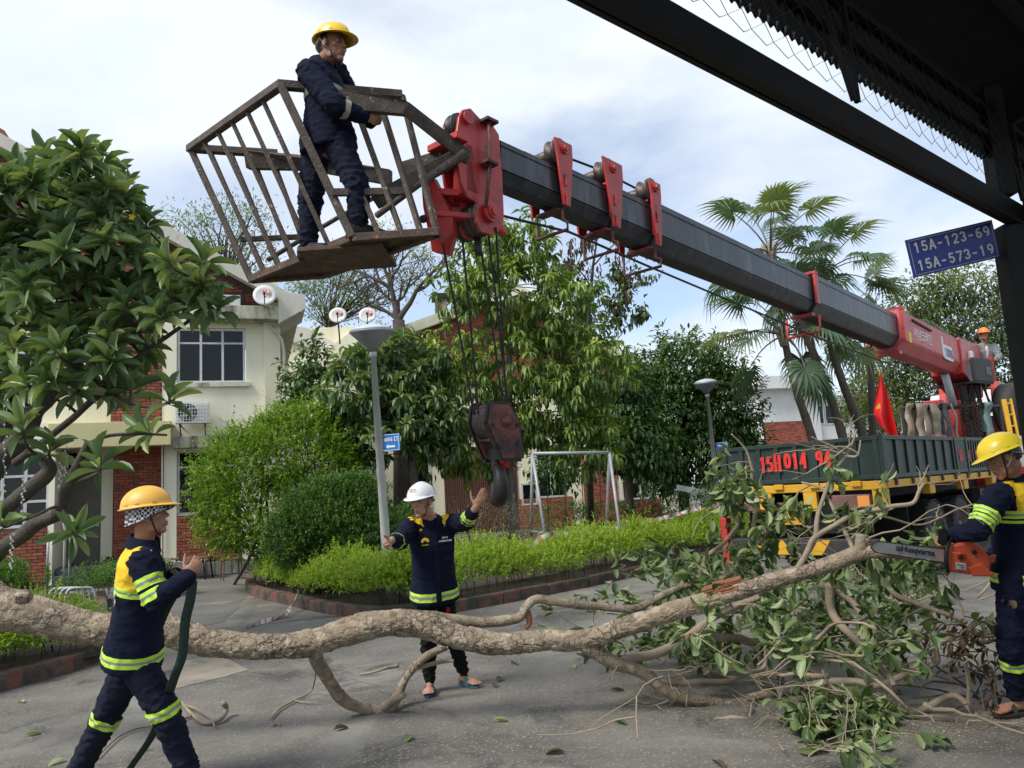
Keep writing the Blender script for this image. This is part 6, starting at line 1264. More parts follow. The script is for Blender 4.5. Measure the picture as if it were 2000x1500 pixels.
# ------------------------------------------------------------------ people
def remesh(mb, vox, it=4, fac=.5):
    me = bpy.data.meshes.new('r'); me.from_pydata(mb.v, [], mb.f); o = bpy.data.objects.new('r', me); COL.objects.link(o)
    m = o.modifiers.new('a', 'REMESH'); m.mode = 'VOXEL'; m.voxel_size = vox
    if it: s = o.modifiers.new('b', 'SMOOTH'); s.factor = fac; s.iterations = it
    dg = bpy.context.evaluated_depsgraph_get(); r = bpy.data.meshes.new_from_object(o.evaluated_get(dg)); bpy.data.objects.remove(o); bpy.data.meshes.remove(me)
    r.materials.clear(); return r
def cap(mb, a, b, r0, r1, n=12, k=5, bulge=0.0, at=.35):
    """tapered limb with round ends"""
    a = V(a); b = V(b); d = (b - a); l = d.length; d.normalize(); pts = []; rr = []
    for i in range(4): t = math.cos(PI / 2 * i / 4); pts.append(a - d * r0 * t); rr.append(max(r0 * math.sin(PI / 2 * i / 4), .001))
    for i in range(k + 1):
        t = i / k; pts.append(a + d * l * t); rr.append((r0 + (r1 - r0) * t) * (1 + bulge * math.exp(-((t - at) / .25) ** 2)))
    for i in range(1, 5): t = math.sin(PI / 2 * i / 4); pts.append(b + d * r1 * t); rr.append(max(r1 * math.cos(PI / 2 * i / 4), .001))
    mb.tube(pts, rr, n)
def loft(mb, rings, n=24):
    """rings: (centre, right*rx, fwd*ry)"""
    o = len(mb.v)
    for c, rx, ry in rings:
        for j in range(n):
            a = 2 * PI * j / n; ca, sa = math.cos(a), math.sin(a); ca = math.copysign(abs(ca) ** .85, ca); sa = math.copysign(abs(sa) ** .85, sa); mb.v.append(tuple(c + rx * ca + ry * sa))
    for i in range(len(rings) - 1):
        for j in range(n): a = o + i * n + j; b = o + i * n + (j + 1) % n; mb.face([a, b, b + n, a + n])
    mb.face([o + j for j in range(n)][::-1]); mb.face([o + (len(rings) - 1) * n + j for j in range(n)])
def hand(mb, w, d, th, pn, curl=(.4, .5, .4), s=1.0, thumb=.6, fan=.05):
    """wrist point, direction, thumb side, palm normal (the way fingers curl)"""
    d = V(d).normalized(); th = V(th); th = (th - d * th.dot(d)).normalized(); pn0 = d.cross(th); pn = pn0 if pn0.dot(V(pn)) > 0 else -pn0; w = V(w)
    cap(mb, w - d * .02 * s, w + d * .02 * s, .026 * s, .027 * s, 10, 2)
    mb.ell(w + d * .052 * s, d * .052 * s, th * .040 * s, pn * .017 * s, 14, 10)
    for i, (x, l) in enumerate(((.029, .93), (.0095, 1.0), (-.0105, .94), (-.029, .76))):
        p = w + d * (.088 - abs(x - .005) * .25) * s + th * x * s; a = 0; dd = (d + th * x * fan * 60 * .3).normalized()
        for ln, r, c in zip((.043, .027, .021), (.0096, .0086, .0074), curl):
            a += c * (1 + .12 * i - .1); v = dd * math.cos(a) + pn * math.sin(a); q = p + v * ln * l * s; cap(mb, p, q, r * s, r * .9 * s, 8, 2); p = q
    p = w + d * .025 * s + th * .034 * s + pn * .006 * s; v = (d * .75 + th * thumb + pn * .35).normalized()
    for ln, r in ((.036, .0125), (.030, .0105), (.024, .009)):
        q = p + v * ln * s; cap(mb, p, q, r * s, r * .9 * s, 8, 2); p = q; v = (v + d * .25 + pn * .18).normalized()
def head_blobs(mb, H, f, r, u, s=1.0):
    def e(x, y, z, a, b, c): mb.ell(H + (r * x + f * y + u * z) * s, r * a * s, f * b * s, u * c * s, 18, 12)
    e(0, -.012, .03, .074, .094, .09); e(0, .026, -.028, .060, .062, .082); e(0, .028, -.066, .051, .055, .046); e(0, .070, -.099, .025, .020, .019)
    for k in (-1, 1): e(k * .040, .054, -.014, .025, .026, .023); e(k * .077, -.006, -.002, .010, .021, .032); e(k * .012, .092, -.024, .009, .011, .008); e(k * .045, .025, -.07, .015, .03, .03)
    e(0, .074, .037, .050, .018, .013); e(0, .088, .008, .0085, .015, .03); e(0, .101, -.018, .0125, .015, .0115); e(0, .080, -.060, .029, .019, .022); e(0, .092, -.054, .017, .009, .006); e(0, .090, -.069, .015, .009, .007)
def helmet(t, H, f, r, u, mat, s=1.0, brim=.055, strap=True, ridge=True, tilt=0.0, strapmat='paint_black'):
    f2 = f * math.cos(tilt) + u * math.sin(tilt); u2 = u * math.cos(tilt) - f * math.sin(tilt); C0 = H + u * .052 * s - f * .004 * s; mb = MB(); mb.smooth = True; nu, nv = 48, 14
    def sh(az, ph, k=1.0):
        x = math.cos(ph) * math.sin(az) * .110; y = math.cos(ph) * math.cos(az) * .138; z = math.sin(ph) * .112
        rg = .006 * max(0, 1 - (x / .022) ** 4) * (1 if ph > .25 and ridge else 0); return C0 + (r * x + f2 * y + u2 * (z + rg)) * k * s
    o = 0
    for i in range(nv):
        ph = PI / 2 * i / (nv - .5)
        for j in range(nu): mb.v.append(tuple(sh(2 * PI * j / nu, ph)))
    for i in range(nv - 1):
        for j in range(nu): k = (j + 1) % nu; mb.face([i * nu + j, i * nu + k, (i + 1) * nu + k, (i + 1) * nu + j][::-1])
    mb.face([(nv - 1) * nu + j for j in range(nu)][::-1])
    for i, ph in ((0, -.02), (1, .5)):
        b = len(mb.v)
        for j in range(nu): mb.v.append(tuple(sh(2 * PI * j / nu, max(ph, 0), .965) - u2 * (.004 if i == 0 else 0)))
    b = len(mb.v) - 2 * nu
    for j in range(nu): k = (j + 1) % nu; mb.face([j, b + j, b + k, k]); mb.face([b + j, b + nu + j, b + nu + k, b + k])
    sl_ = mb.build('helmet', mat, t)
    bm_ = MB(); bm_.smooth = True
    for j in range(nu):
        az = 2 * PI * j / nu; c = math.cos(az); ext = .014 + (brim - .014) * max(0, c) ** 2.2; dirv = (r * math.sin(az) * .110 + f2 * c * .138).normalized(); drop = -.014 * max(0, c) ** 2 - .004
        p0 = sh(az, 0, .985); p1 = p0 + (dirv * ext + u2 * drop) * s
        bm_.v += [tuple(p0 + u2 * .004 * s), tuple(p1 + u2 * .003 * s), tuple(p1 - u2 * .002 * s), tuple(p0 - u2 * .003 * s)]
    for j in range(nu):
        a = 4 * j; b = 4 * ((j + 1) % nu)
        for k in range(4): m = (k + 1) % 4; bm_.face([a + k, a + m, b + m, b + k])
    bm_.build('brim', mat, sl_)
    for k in (-1, 1):
        for y in (.06, -.02, -.09):
            m2 = MB(); az = math.atan2(k * .11, y); p = sh(az, .16); m2.obox(p, (r * math.cos(az) - f2 * math.sin(az)) * .012 * s, u2 * .004 * s, (p - C0).normalized() * .003 * s); m2.build('slot_cap', mat, sl_, bevel=.002)
    if strap:
        for k in (-1, 1):
            m2 = MB(); m2.smooth = True
            pts = [(k * .088, .02, .05), (k * .080, .025, .01), (k * .068, .035, -.05), (k * .045, .045, -.105), (k * .012, .052, -.124)]
            pts = smooth_path([H + (r * x + f * y + u * z) * s for x, y, z in pts], 3); m2.tube(pts, .0065 * s, 6, True, .45); m2.build('chin_strap', strapmat, sl_)
            m2 = MB(); m2.smooth = True; m2.tube([H + (r * k * .086 + f * -.05 + u * .05) * s, H + (r * k * .082 + f * .0 + u * -.025) * s, H + (r * k * .066 + f * .036 + u * -.052) * s], .0055 * s, 6, True, .45); m2.build('side_strap', 'strap_grey', sl_)
        m2 = MB(); m2.smooth = True; m2.tube(smooth_path([H + (r * x + f * y + u * z) * s for x, y, z in ((-.078, -.04, .03), (-.055, -.09, .0), (0, -.108, -.012), (.055, -.09, .0), (.078, -.04, .03))], 4), .013 * s, 6, True, .35); m2.build('nape_band', 'strap_grey', sl_)
    return sl_
def seg_d(p, a, b):
    ab = b - a; t = max(0, min(1, (p - a).dot(ab) / ab.length_squared)); return (p - a - ab * t).length, t
class Person: pass
def person(J, f, label, skin, jacket, trousers, helm, scale=1.0, vox=.0062, bands=(), yoke=None, hands=None, feet=None, head_up=None, brim=.055, tilt=0.0, jk=1.0, bare_arm=0.0, tk=1.0, collar=True, band_mats=('lime_band', 'grey_band'), grp='crew in hard hats', hem=.10, tail=None):
    q = Person(); pv, nb, H = J['pelvis'], J['neck'], J['head']; t = thing('person', V((pv.x, pv.y, min(J['anR'].z, J['anL'].z) - .09)), label, 'person', grp); q.t = t
    up = (nb - pv).normalized(); acr = (J['shR'] - J['shL']).normalized(); fw = up.cross(acr).normalized(); right = fw.cross(up).normalized()
    if fw.dot(V(f)) < -.2: fw = -fw
    hip = (J['hiR'] - J['hiL']).normalized()
    u = V(head_up) if head_up else V((0, 0, 1)); f = V(f).normalized(); u = (u - f * u.dot(f)).normalized(); r = f.cross(u); q.f, q.r, q.u, q.fw, q.right, q.up = f, r, u, fw, right, up; s = scale
    # skin: one closed surface
    mb = MB(); head_blobs(mb, H, f, r, u, s); cap(mb, H - u * .05 * s - f * .018 * s, nb - up * .01, .056 * s, .055 * s, 14, 4)
    cap(mb, nb - up * .15, pv, .085, .10, 14, 4); cap(mb, J['shL'].lerp(J['shR'], .12) - up * .05, J['shR'].lerp(J['shL'], .12) - up * .05, .045, .045, 12, 4); cap(mb, nb - up * .03, nb - up * .2, .05, .07, 12, 3); cap(mb, J['hiL'], J['hiR'], .085, .085, 12, 3)
    for k in 'LR':
        cap(mb, J['sh' + k], J['el' + k], .050 * s, .041 * s, 12, 5); cap(mb, J['el' + k], J['wr' + k], .042 * s, .028 * s, 12, 5, .12, .25); cap(mb, J['hi' + k], J['kn' + k], .078 * s, .052 * s, 12, 5); cap(mb, J['kn' + k], J['an' + k], .052 * s, .035 * s, 12, 5, .15, .3)
        hd = (hands or {}).get(k)
        if hd: hand(mb, J['wr' + k], *hd[:3], *(hd[3:]))
        else: hand(mb, J['wr' + k], J['wr' + k] - J['el' + k], up, fw)
        an, to = J['an' + k], J['to' + k]; fd = V((to.x - an.x, to.y - an.y, 0)); fd = fd.normalized() if fd.length > .02 else V((fw.x, fw.y, 0)).normalized(); fs = fd.cross(V((0, 0, 1))); g = V((an.x, an.y, an.z - .085))
        cap(mb, an, g - fd * .03 + V((0, 0, .035)), .036, .036, 12, 2); cap(mb, g - fd * .035 + V((0, 0, .034)), g + fd * .13 + V((0, 0, .026)), .034, .027, 12, 4); mb.ell(g + fd * .12 + V((0, 0, .022)), fd * .06, fs * .045, V((0, 0, .022)))
        for i in range(5): o = (-.036 + .018 * i) * (1 if k == 'R' else -1); l = (.062, .072, .070, .064, .054)[4 - i] if True else 0; cap(mb, g + fd * .13 + fs * o + V((0, 0, .018)), g + fd * (.12 + l) + fs * o * 1.05 + V((0, 0, .013)), .0095 if i < 4 else .013, .0085 if i < 4 else .0125, 8, 2)
    me = remesh(mb, vox, 3, .45)
    co = np.empty(len(me.vertices) * 3, np.float32); me.vertices.foreach_get('co', co); co = co.reshape(-1, 3)
    for k in (-1, 1):   # eye sockets and philtrum pressed in
        c = np.array(H + (r * k * .031 + f * .083 + u * .014) * s); w = np.exp(-np.sum((co - c) ** 2, 1) / (.013 * s) ** 2)[:, None]; co -= np.array(f) * w * .011 * s
    c = np.array(H + (f * .098 - u * .0615) * s); dz = (co - c) @ np.array(u); dx = (co - c) @ np.array(r); dy = (co - c) @ np.array(f); w = (np.exp(-(dz / .0035) ** 2) * (np.abs(dx) < .023 * s) * (np.abs(dy) < .03))[:, None]; co -= np.array(f) * w * .004
    me.vertices.foreach_set('co', co.reshape(-1)); me.polygons.foreach_set('use_smooth', np.ones(len(me.polygons), bool)); me.materials.append(M[skin]); me.update(); q.body = ob('body', me, t)
    for k in (-1, 1):
        m2 = MB(); m2.smooth = True; c = H + (r * k * .031 + f * .0735 + u * .013) * s; m2.ell(c, r * .0135 * s, f * .010 * s, u * .0058 * s, 12, 8); ey = m2.build('eye', 'eye_white', t)
        m2 = MB(); m2.smooth = True; m2.ell(c + f * .0065 * s, r * .0056 * s, f * .0042 * s, u * .0054 * s, 10, 8); m2.build('iris', 'hair_black', ey)
        m2 = MB(); m2.smooth = True; m2.tube([H + (r * k * .016 + f * .0885 + u * .032) * s, H + (r * k * .032 + f * .087 + u * .037) * s, H + (r * k * .050 + f * .072 + u * .031) * s], [.0035 * s, .0045 * s, .002 * s], 6, True, .7); m2.build('eyebrow', 'hair_black', t)
        m2 = MB(); m2.smooth = True; m2.tube([c + (r * -.014 + f * .006 + u * .002) * s, c + (f * .0105 + u * .006) * s, c + (r * .014 + f * .005 + u * .002) * s], .0018 * s, 5); m2.build('eyelid', 'hair_black', t)
    m2 = MB(); m2.smooth = True; m2.ell(H + (f * .094 - u * .068) * s, r * .019 * s, f * .0055 * s, u * .0058 * s, 12, 8); m2.ell(H + (f * .0965 - u * .0555) * s, r * .020 * s, f * .0045 * s, u * .004 * s, 12, 8); m2.build('lips', 'lip', t)
    # hair under the helmet
    m2 = MB(); m2.smooth = True; m2.ell(V((0, 0, 0)), V((.0785, 0, 0)), V((0, .099, 0)), V((0, 0, .093)), 28, 18); keep = []
    for fc in m2.f:
        c = sum((V(m2.v[i]) for i in fc), V()) / len(fc)
        if not ((c.y > .012 and c.z < .045 - .0 * c.y) or c.z < -.062 - .25 * c.y * 0 or (c.y > -.03 and c.z < -.022)): keep.append(fc)
    m2.f = keep; m2.m = [0] * len(keep); m2.sm = [True] * len(keep); m2.v = [tuple(H + (r * x + f * (y - .013) + u * (z + .03)) * s) for x, y, z in m2.v]; m2.build('hair', 'hair_black', t)
    # jacket
    mb = MB(); bl = (nb - pv).length; rings = []
    for tt, rx, ry, oy in ((-hem / bl, .205, .165, 0), (0, .20, .160, .0), (.2, .182, .140, 0), (.45, .178, .128, .005), (.68, .19, .128, .0), (.84, .185, .112, -.012), (.95, .115, .085, -.012), (1.02, .072, .068, -.005)):
        c = pv + up * bl * tt + fw * oy; rt = (hip.lerp(acr, max(0, min(1, tt)))); rt = (rt - up * rt.dot(up)).normalized(); fv = up.cross(rt) if up.cross(rt).dot(fw) > 0 else -up.cross(rt); rings.append((c, rt * rx * jk, fv * ry * jk))
    loft(mb, rings)
    for k in 'LR':
        sh, el, wr = J['sh' + k], J['el' + k], J['wr' + k]; we = el.lerp(wr, 1 - bare_arm)
        cap(mb, sh, el, .083 * jk, .068 * jk, 14, 6); cap(mb, el, we, .067 * jk, .052 * jk, 14, 6); cap(mb, sh - acr * 0, nb - up * .055, .07 * jk, .062, 12, 4)
    me = remesh(mb, .0115, 6, .5); wrinkle(me, J, 1.0, pv); q.jacket = dress(me, 'jacket', jacket, t)
    # trousers
    mb = MB(); cap(mb, J['hiL'] + up * .03, J['hiR'] + up * .03, .104 * tk, .104 * tk, 16, 4); cap(mb, pv + up * .03, pv - up * .05, .112 * tk, .11 * tk, 16, 3)
    for k in 'LR':
        cap(mb, J['hi' + k], J['kn' + k], .104 * tk, .082 * tk, 14, 6); cap(mb, J['kn' + k], J['kn' + k].lerp(J['an' + k], .93), .082 * tk, .066 * tk, 14, 6)
    me = remesh(mb, .012, 6, .5); wrinkle(me, J, 1.4, pv); q.trousers = dress(me, 'trousers', trousers, t)
    q.J = J
    if yoke: make_yoke(q, *yoke)
    for b in bands: make_band(q, *b, band_mats=band_mats)
    if collar:
        mb = MB(); mb.smooth = True; c0 = nb - up * .005; n = 26; cf = f - up * f.dot(up); cf = (cf.normalized() * .4 + fw).normalized(); cr = cf.cross(up)
        for i in range(n + 1):
            a = R(-158 + 316 * i / n); dv = (-cf * math.cos(a) * .074 + cr * math.sin(a) * .070); fr_ = abs(a) / R(158); hgt = collar if isinstance(collar, float) else .035
            mb.v += [tuple(c0 + dv - up * (.018 + .018 * fr_)), tuple(c0 + dv * .96 + up * hgt * (1 - .3 * fr_)), tuple(c0 + dv * 1.07 + up * hgt * (1.02 - .3 * fr_)), tuple(c0 + dv * 1.42 + up * (.006 - .055 * fr_ ** 3))]
        for i in range(n):
            for k in range(3): a = 4 * i + k; mb.face([a, a + 1, a + 5, a + 4])
        mb.build('collar', jacket, q.jacket)
    if helm: q.helmet = helmet(t, H, f, r, u, helm, s, brim, tilt=tilt)
    return q
def wrinkle(me, J, k, pv):
    n = len(me.vertices); co = np.empty(n * 3, np.float32); me.vertices.foreach_get('co', co); co = co.reshape(-1, 3); no = np.empty(n * 3, np.float32); me.vertices.foreach_get('normal', no); no = no.reshape(-1, 3); foc = [J[x] for x in ('elL', 'elR', 'knL', 'knR', 'shL', 'shR')] + [pv, J['anL'], J['anR']]
    for i in range(n):
        p = V(co[i]); w = .35 + sum(math.exp(-((p - q).length / .11) ** 2) for q in foc) * .9; d = 0
        v = noise.noise(V((p.x * 8 + p.z * 5, p.y * 8, p.z * 17))); v2 = noise.noise(V((p.x * 11, p.y * 11 - p.z * 6, p.z * 26)) + V((7, 3, 1))); v3 = noise.noise(p * 30); d = (max(0, 1 - abs(v) * 4.5) * .012 - .003) + (max(0, 1 - abs(v2) * 5) * .008 - .002) + v3 * .0015; co[i] += no[i] * d * w * k
    me.vertices.foreach_set('co', co.reshape(-1)); me.update()
def dress(me, name, mat, t): me.polygons.foreach_set('use_smooth', np.ones(len(me.polygons), bool)); me.materials.append(M[mat]); return ob(name, me, t)
def member(J, p, part_):
    segs = {'torso': ((J['pelvis'], J['neck'], .185),), 'armL': ((J['shL'], J['elL'], .075),), 'armR': ((J['shR'], J['elR'], .075),), 'foreL': ((J['elL'], J['wrL'], .06),), 'foreR': ((J['elR'], J['wrR'], .06),), 'legL': ((J['hiL'], J['knL'], .1), (J['knL'], J['anL'], .08)), 'legR': ((J['hiR'], J['knR'], .1), (J['knR'], J['anR'], .08))}
    grp = ('legL', 'legR') if part_.startswith('leg') else ('torso', 'armL', 'armR', 'foreL', 'foreR')
    best = min(grp, key=lambda g: min(seg_d(p, a, b)[0] / rr for a, b, rr in segs[g])); return best == part_
def take(bm, faces, name, mats, parent, off):
    nb_ = bmesh.new(); vm = {}
    for f in faces:
        vs = []
        for v in f[0].verts:
            if v not in vm: vm[v] = nb_.verts.new(v.co + v.normal * off)
            vs.append(vm[v])
        try: x = nb_.faces.new(vs); x.material_index = f[1]; x.smooth = True
        except ValueError: pass
    me = bpy.data.meshes.new(name); nb_.to_mesh(me); nb_.free()
    for m in mats: me.materials.append(M[m])
    return ob(name, me, parent)
def make_band(q, which, part_, a, b, t0, widths, tiltv=None, band_mats=('lime_band', 'grey_band'), region=None):
    """a strip round a limb: starts t0 metres from joint a towards joint b"""
    src = q.jacket if which == 'jacket' else q.trousers; J = q.J; A = J[a] if isinstance(a, str) else a; B = J[b] if isinstance(b, str) else b; no = (B - A).normalized()
    if tiltv: no = (no + V(tiltv)).normalized()
    co = A + (B - A).normalized() * t0; bm = bmesh.new(); bm.from_mesh(src.data); tot = sum(w for w, _ in widths)
    near = [f for f in bm.faces if -.03 < (f.calc_center_median() - co).dot(no) < tot + .03 and member(J, f.calc_center_median(), part_)]
    edges = [0]
    for w, _ in widths: edges.append(edges[-1] + w)
    for e in edges:
        near = [f for f in near if f.is_valid]; g = list({v for f in near for v in f.verts}) + list({x for f in near for x in f.edges}) + near; res = bmesh.ops.bisect_plane(bm, geom=g, plane_co=co + no * e, plane_no=no, dist=1e-6); near = [x for x in res['geom'] if isinstance(x, bmesh.types.BMFace)]
    bm.normal_update(); out = []
    for f in near:
        tt = (f.calc_center_median() - co).dot(no)
        for i, (w, m) in enumerate(widths):
            if edges[i] < tt < edges[i + 1] and m is not None and (region is None or region(f.calc_center_median())): out.append((f, m))
    if out: take(bm, out, 'reflective_band', band_mats, src, .0035)
    bm.free()
def make_yoke(q, depth, mat, strip=None, back=True, front=False, wid=.17, lim=.03, xin=.0):
    """coloured shoulder panel: everything on the torso above a line depth metres under the neck"""
    J = q.J; bm = bmesh.new(); bm.from_mesh(q.jacket.data); co = J['neck'] - q.up * depth
    near = [f for f in bm.faces if (f.calc_center_median() - co).dot(q.up) > -.05 and abs((f.calc_center_median() - co).dot(q.right)) < wid + .05]
    for c_, n_ in ((co, q.up), (co + q.right * wid, q.right), (co - q.right * wid, -q.right), (co + q.fw * lim, q.fw)):
        near = [f for f in near if f.is_valid]; g = list({v for f in near for v in f.verts}) + list({x for f in near for x in f.edges}) + near; res = bmesh.ops.bisect_plane(bm, geom=g, plane_co=c_, plane_no=n_, dist=1e-6); near = [x for x in res['geom'] if isinstance(x, bmesh.types.BMFace)]
    bm.normal_update(); out = []
    for f in near:
        c = f.calc_center_median() - co; h = c.dot(q.up); x = c.dot(q.right); y = c.dot(q.fw)
        if h > 0 and abs(x) < wid and y < lim and h < depth + .03 and (y < -.02 or abs(x) > xin): out.append((f, 0))
    if out: take(bm, out, 'yoke', [mat], q.jacket, .003)
    bm.free()
pm('lip', (.24, .085, .065), rough=.5)
def JJ(**k): return {a: P(*b) for a, b in k.items()}
LB3 = ((.022, 0), (.016, 1), (.022, 0))
# --- worker walking with the strap, far left
J = JJ(pelvis=(262, 1262, 4.45), neck=(281, 1066, 4.43), head=(289, 1006, 4.42), shR=(280, 1098, 4.26), shL=(286, 1092, 4.60), elR=(306, 1172, 4.20), wrR=(366, 1128, 4.20), elL=(322, 1160, 4.66), wrL=(352, 1112, 4.50), hiR=(258, 1278, 4.37), hiL=(264, 1278, 4.53), knR=(322, 1392, 4.36), anR=(368, 1508, 4.40), toR=(440, 1515, 4.42), knL=(206, 1402, 4.56), anL=(146, 1518, 4.60), toL=(190, 1530, 4.65))
q1 = person(J, (.97, .22, .12), 'worker in navy jacket with yellow yoke and amber helmet carrying a green strap', 'skin_tan', 'navy_cloth', 'navy_trouser', 'helmet_amber', tilt=-.02, jk=1.0,
    bands=(('jacket', 'torso', 'pelvis', 'neck', -.055, LB3), ('jacket', 'armR', 'shR', 'elR', .095, LB3), ('jacket', 'armR', 'shR', 'elR', .172, LB3), ('trousers', 'legR', 'knR', 'anR', -.045, LB3), ('trousers', 'legL', 'knL', 'anL', -.03, LB3), ('jacket', 'torso', 'neck', 'pelvis', .20, ((.02, 0), (.012, 1), (.02, 0)))),
    yoke=(.20, 'yellow_cloth', None, True, False, .21, .05), hands={'R': (V((.5, .2, .75)), V((-.3, -.2, .8)), V((.2, .9, -.3)), (.9, .9, .6)), 'L': (V((.75, -.3, .25)), V((-.1, 0, 1)), V((0, -1, 0)), (.7, .8, .6), 1.0, 1.2)}, collar=.07)
# --- worker reaching for the hook
J = JJ(pelvis=(848, 1150, 6.40), neck=(842, 1014, 6.38), head=(824, 981, 6.30), shR=(800, 1030, 6.30), shL=(884, 1021, 6.42), elR=(780, 1058, 6.08), wrR=(763, 1056, 5.87), elL=(910, 1020, 6.20), wrL=(929, 991, 6.03), hiR=(830, 1162, 6.36), hiL=(866, 1160, 6.44), knR=(837, 1248, 6.30), anR=(839, 1325, 6.33), toR=(836, 1350, 6.12), knL=(884, 1240, 6.42), anL=(905, 1312, 6.50), toL=(932, 1330, 6.36))
q2_ = person(J, (-.45, -.88, -.10), 'worker in white helmet and black trousers reaching up to the crane hook', 'skin_light', 'navy_cloth', 'black_cloth', 'helmet_white', brim=.05, bare_arm=.30, tk=.82,
    bands=(('jacket', 'torso', 'pelvis', 'neck', -.06, ((.022, 0), (.024, 1), (.022, 0))), ('jacket', 'foreR', 'elR', 'wrR', .02, LB3), ('jacket', 'foreL', 'elL', 'wrL', -.01, LB3), ('jacket', 'foreL', 'elL', 'wrL', .07, LB3)),
    yoke=(.075, 'yellow_cloth', None, True, False, .19, .075, .085), hands={'R': (V((-.35, -.85, -.35)), V((-.2, .2, .9)), V((.5, -.2, -.8)), (.6, .7, .5)), 'L': (V((.45, -.35, .65)), V((-.8, -.1, .5)), V((.4, .3, -.6)), (.25, .35, .3), 1.0, 1.1)})
# --- man standing in the basket
J = JJ(pelvis=(640, 268, 5.25), neck=(628, 122, 5.25), head=(650, 92, 5.18), shR=(604, 142, 5.10), shL=(652, 138, 5.42), elR=(654, 205, 4.98), wrR=(708, 226, 5.08), elL=(694, 205, 5.48), wrL=(722, 236, 5.38), hiR=(662, 286, 5.16), hiL=(618, 288, 5.34), knR=(698, 362, 5.10), anR=(700, 437, 5.08), toR=(735, 446, 5.12), knL=(606, 388, 5.30), anL=(602, 476, 5.28), toL=(630, 486, 5.2))
q3 = person(J, (.86, -.45, -.08), 'man in navy work clothes and yellow helmet standing in the raised basket', 'skin_tan', 'navy_cloth', 'navy_trouser', 'helmet_yellow', brim=.06, jk=1.05,
    bands=(('jacket', 'torso', 'pelvis', 'neck', .25, ((.05, 0),)), ('jacket', 'foreR', 'elR', 'wrR', .05, ((.04, 0),))), band_mats=('dull_band', 'grey_band'), hands={'R': (V((.8, .2, -.1)), V((0, -.2, 1)), V((.2, .9, 0)), (.8, .9, .6)), 'L': (V((.8, -.3, -.1)), V((0, -.2, 1)), V((.2, -.9, 0)), (.8, .9, .6))})
# --- worker with the chainsaw
J = JJ(pelvis=(1992, 1118, 4.90), neck=(1976, 938, 4.92), head=(1962, 896, 4.88), shL=(1950, 968, 4.76), shR=(1998, 962, 5.08), elL=(1908, 1036, 4.70), wrL=(1862, 1046, 4.80), elR=(1975, 1060, 5.12), wrR=(1938, 1088, 5.05), hiL=(1982, 1138, 4.82), hiR=(2002, 1138, 5.0), knL=(1974, 1252, 4.82), anL=(1988, 1360, 4.90), toL=(1945, 1385, 4.86), knR=(2004, 1250, 5.0), anR=(2030, 1362, 5.05), toR=(1990, 1385, 5.0))
q4 = person(J, (-.88, .30, -.32), 'worker with yellow helmet and brown sandals holding the chainsaw at right edge', 'skin_tan', 'navy_cloth', 'navy_cloth', 'helmet_lemon', brim=.055,
    bands=(('jacket', 'armL', 'shL', 'elL', .13, ((.018, 0), (.010, 1), (.018, 0), (.010, None), (.018, 0), (.010, 1), (.018, 0))), ('jacket', 'torso', 'pelvis', 'neck', -.04, LB3), ('trousers', 'legL', 'knL', 'anL', .12, LB3), ('jacket', 'torso', 'neck', 'pelvis', .17, ((.018, 0), (.012, 1), (.018, 0), (.012, None), (.018, 0)))),
    yoke=(.17, 'yellow_cloth'), hands={'L': (V((-.7, .3, -.25)), V((-.1, -.6, .7)), V((-.2, .4, -.8)), (.9, 1.0, .7)), 'R': (V((-.7, -.2, -.2)), V((0, 0, 1)), V((0, -1, 0)), (.9, 1.0, .7))}, collar=.045)
# --- crane operator
J = JJ(pelvis=(1921, 716, 16.75), neck=(1922, 672, 16.72), head=(1922, 654, 16.68), shR=(1904, 679, 16.7), shL=(1941, 678, 16.7), elR=(1893, 699, 16.6), wrR=(1899, 707, 16.36), elL=(1952, 697, 16.6), wrL=(1946, 702, 16.34), hiR=(1913, 718, 16.7), hiL=(1930, 718, 16.7), knR=(1911, 720, 16.36), anR=(1911, 752, 16.36), toR=(1910, 756, 16.2), knL=(1933, 720, 16.36), anL=(1933, 752, 16.36), toL=(1934, 756, 16.2))
q5 = person(J, (-.25, -.96, -.02), 'crane operator in grey jacket and orange helmet seated behind the control panel', 'skin_tan', 'grey_cloth', 'navy_cloth', 'helmet_orange', vox=.011, brim=.045)
mb = MB(); mb.smooth = True; c = q5.J['neck'].lerp(q5.J['pelvis'], .48); mb.ell(c + q5.fw * .085, q5.right * .06, q5.fw * .05, q5.up * .2); mb.build('shirt', 'pink_shirt', q5.t)
# --- checked sun flap under the first helmet
pm_ = bpy.data.materials.new('check_cloth2'); pm_.use_nodes = True; tn = pm_.node_tree; ck = tn.nodes.new('ShaderNodeTexChecker'); ck.inputs['Scale'].default_value = 70; ck.inputs[1].default_value = (.5, .5, .5, 1); ck.inputs[2].default_value = (.012, .012, .014, 1); tco = tn.nodes.new('ShaderNodeTexCoord'); tn.links.new(tco.outputs['Object'], ck.inputs[0]); tn.links.new(ck.outputs[0], tn.nodes['Principled BSDF'].inputs['Base Color']); tn.nodes['Principled BSDF'].inputs['Roughness'].default_value = .9; M['check_cloth2'] = pm_
H = q1.J['head']; f, r, u = q1.f, q1.r, q1.u; mb = MB(); mb.smooth = True; n = 40
for i in range(n + 1):
    a = R(-178 + 356 * i / n); c = math.cos(a); w0 = (r * math.sin(a) * .088 + f * c * .112); out_ = .02 + .055 * max(0, c) ** 1.2 + .012 * math.sin(i * 1.7); dn = .075 - .05 * max(0, c) ** .8 + .02 * max(0, -c)
    mb.v += [tuple(H + u * .052 + w0), tuple(H + u * (.052 - dn * .5) + w0 * (1 + out_ * 5 * .5)), tuple(H + u * (.05 - dn) + w0 * (1 + out_ * 5))]
for i in range(n):
    for k in range(2): a = 3 * i + k; mb.face([a, a + 1, a + 4, a + 3])
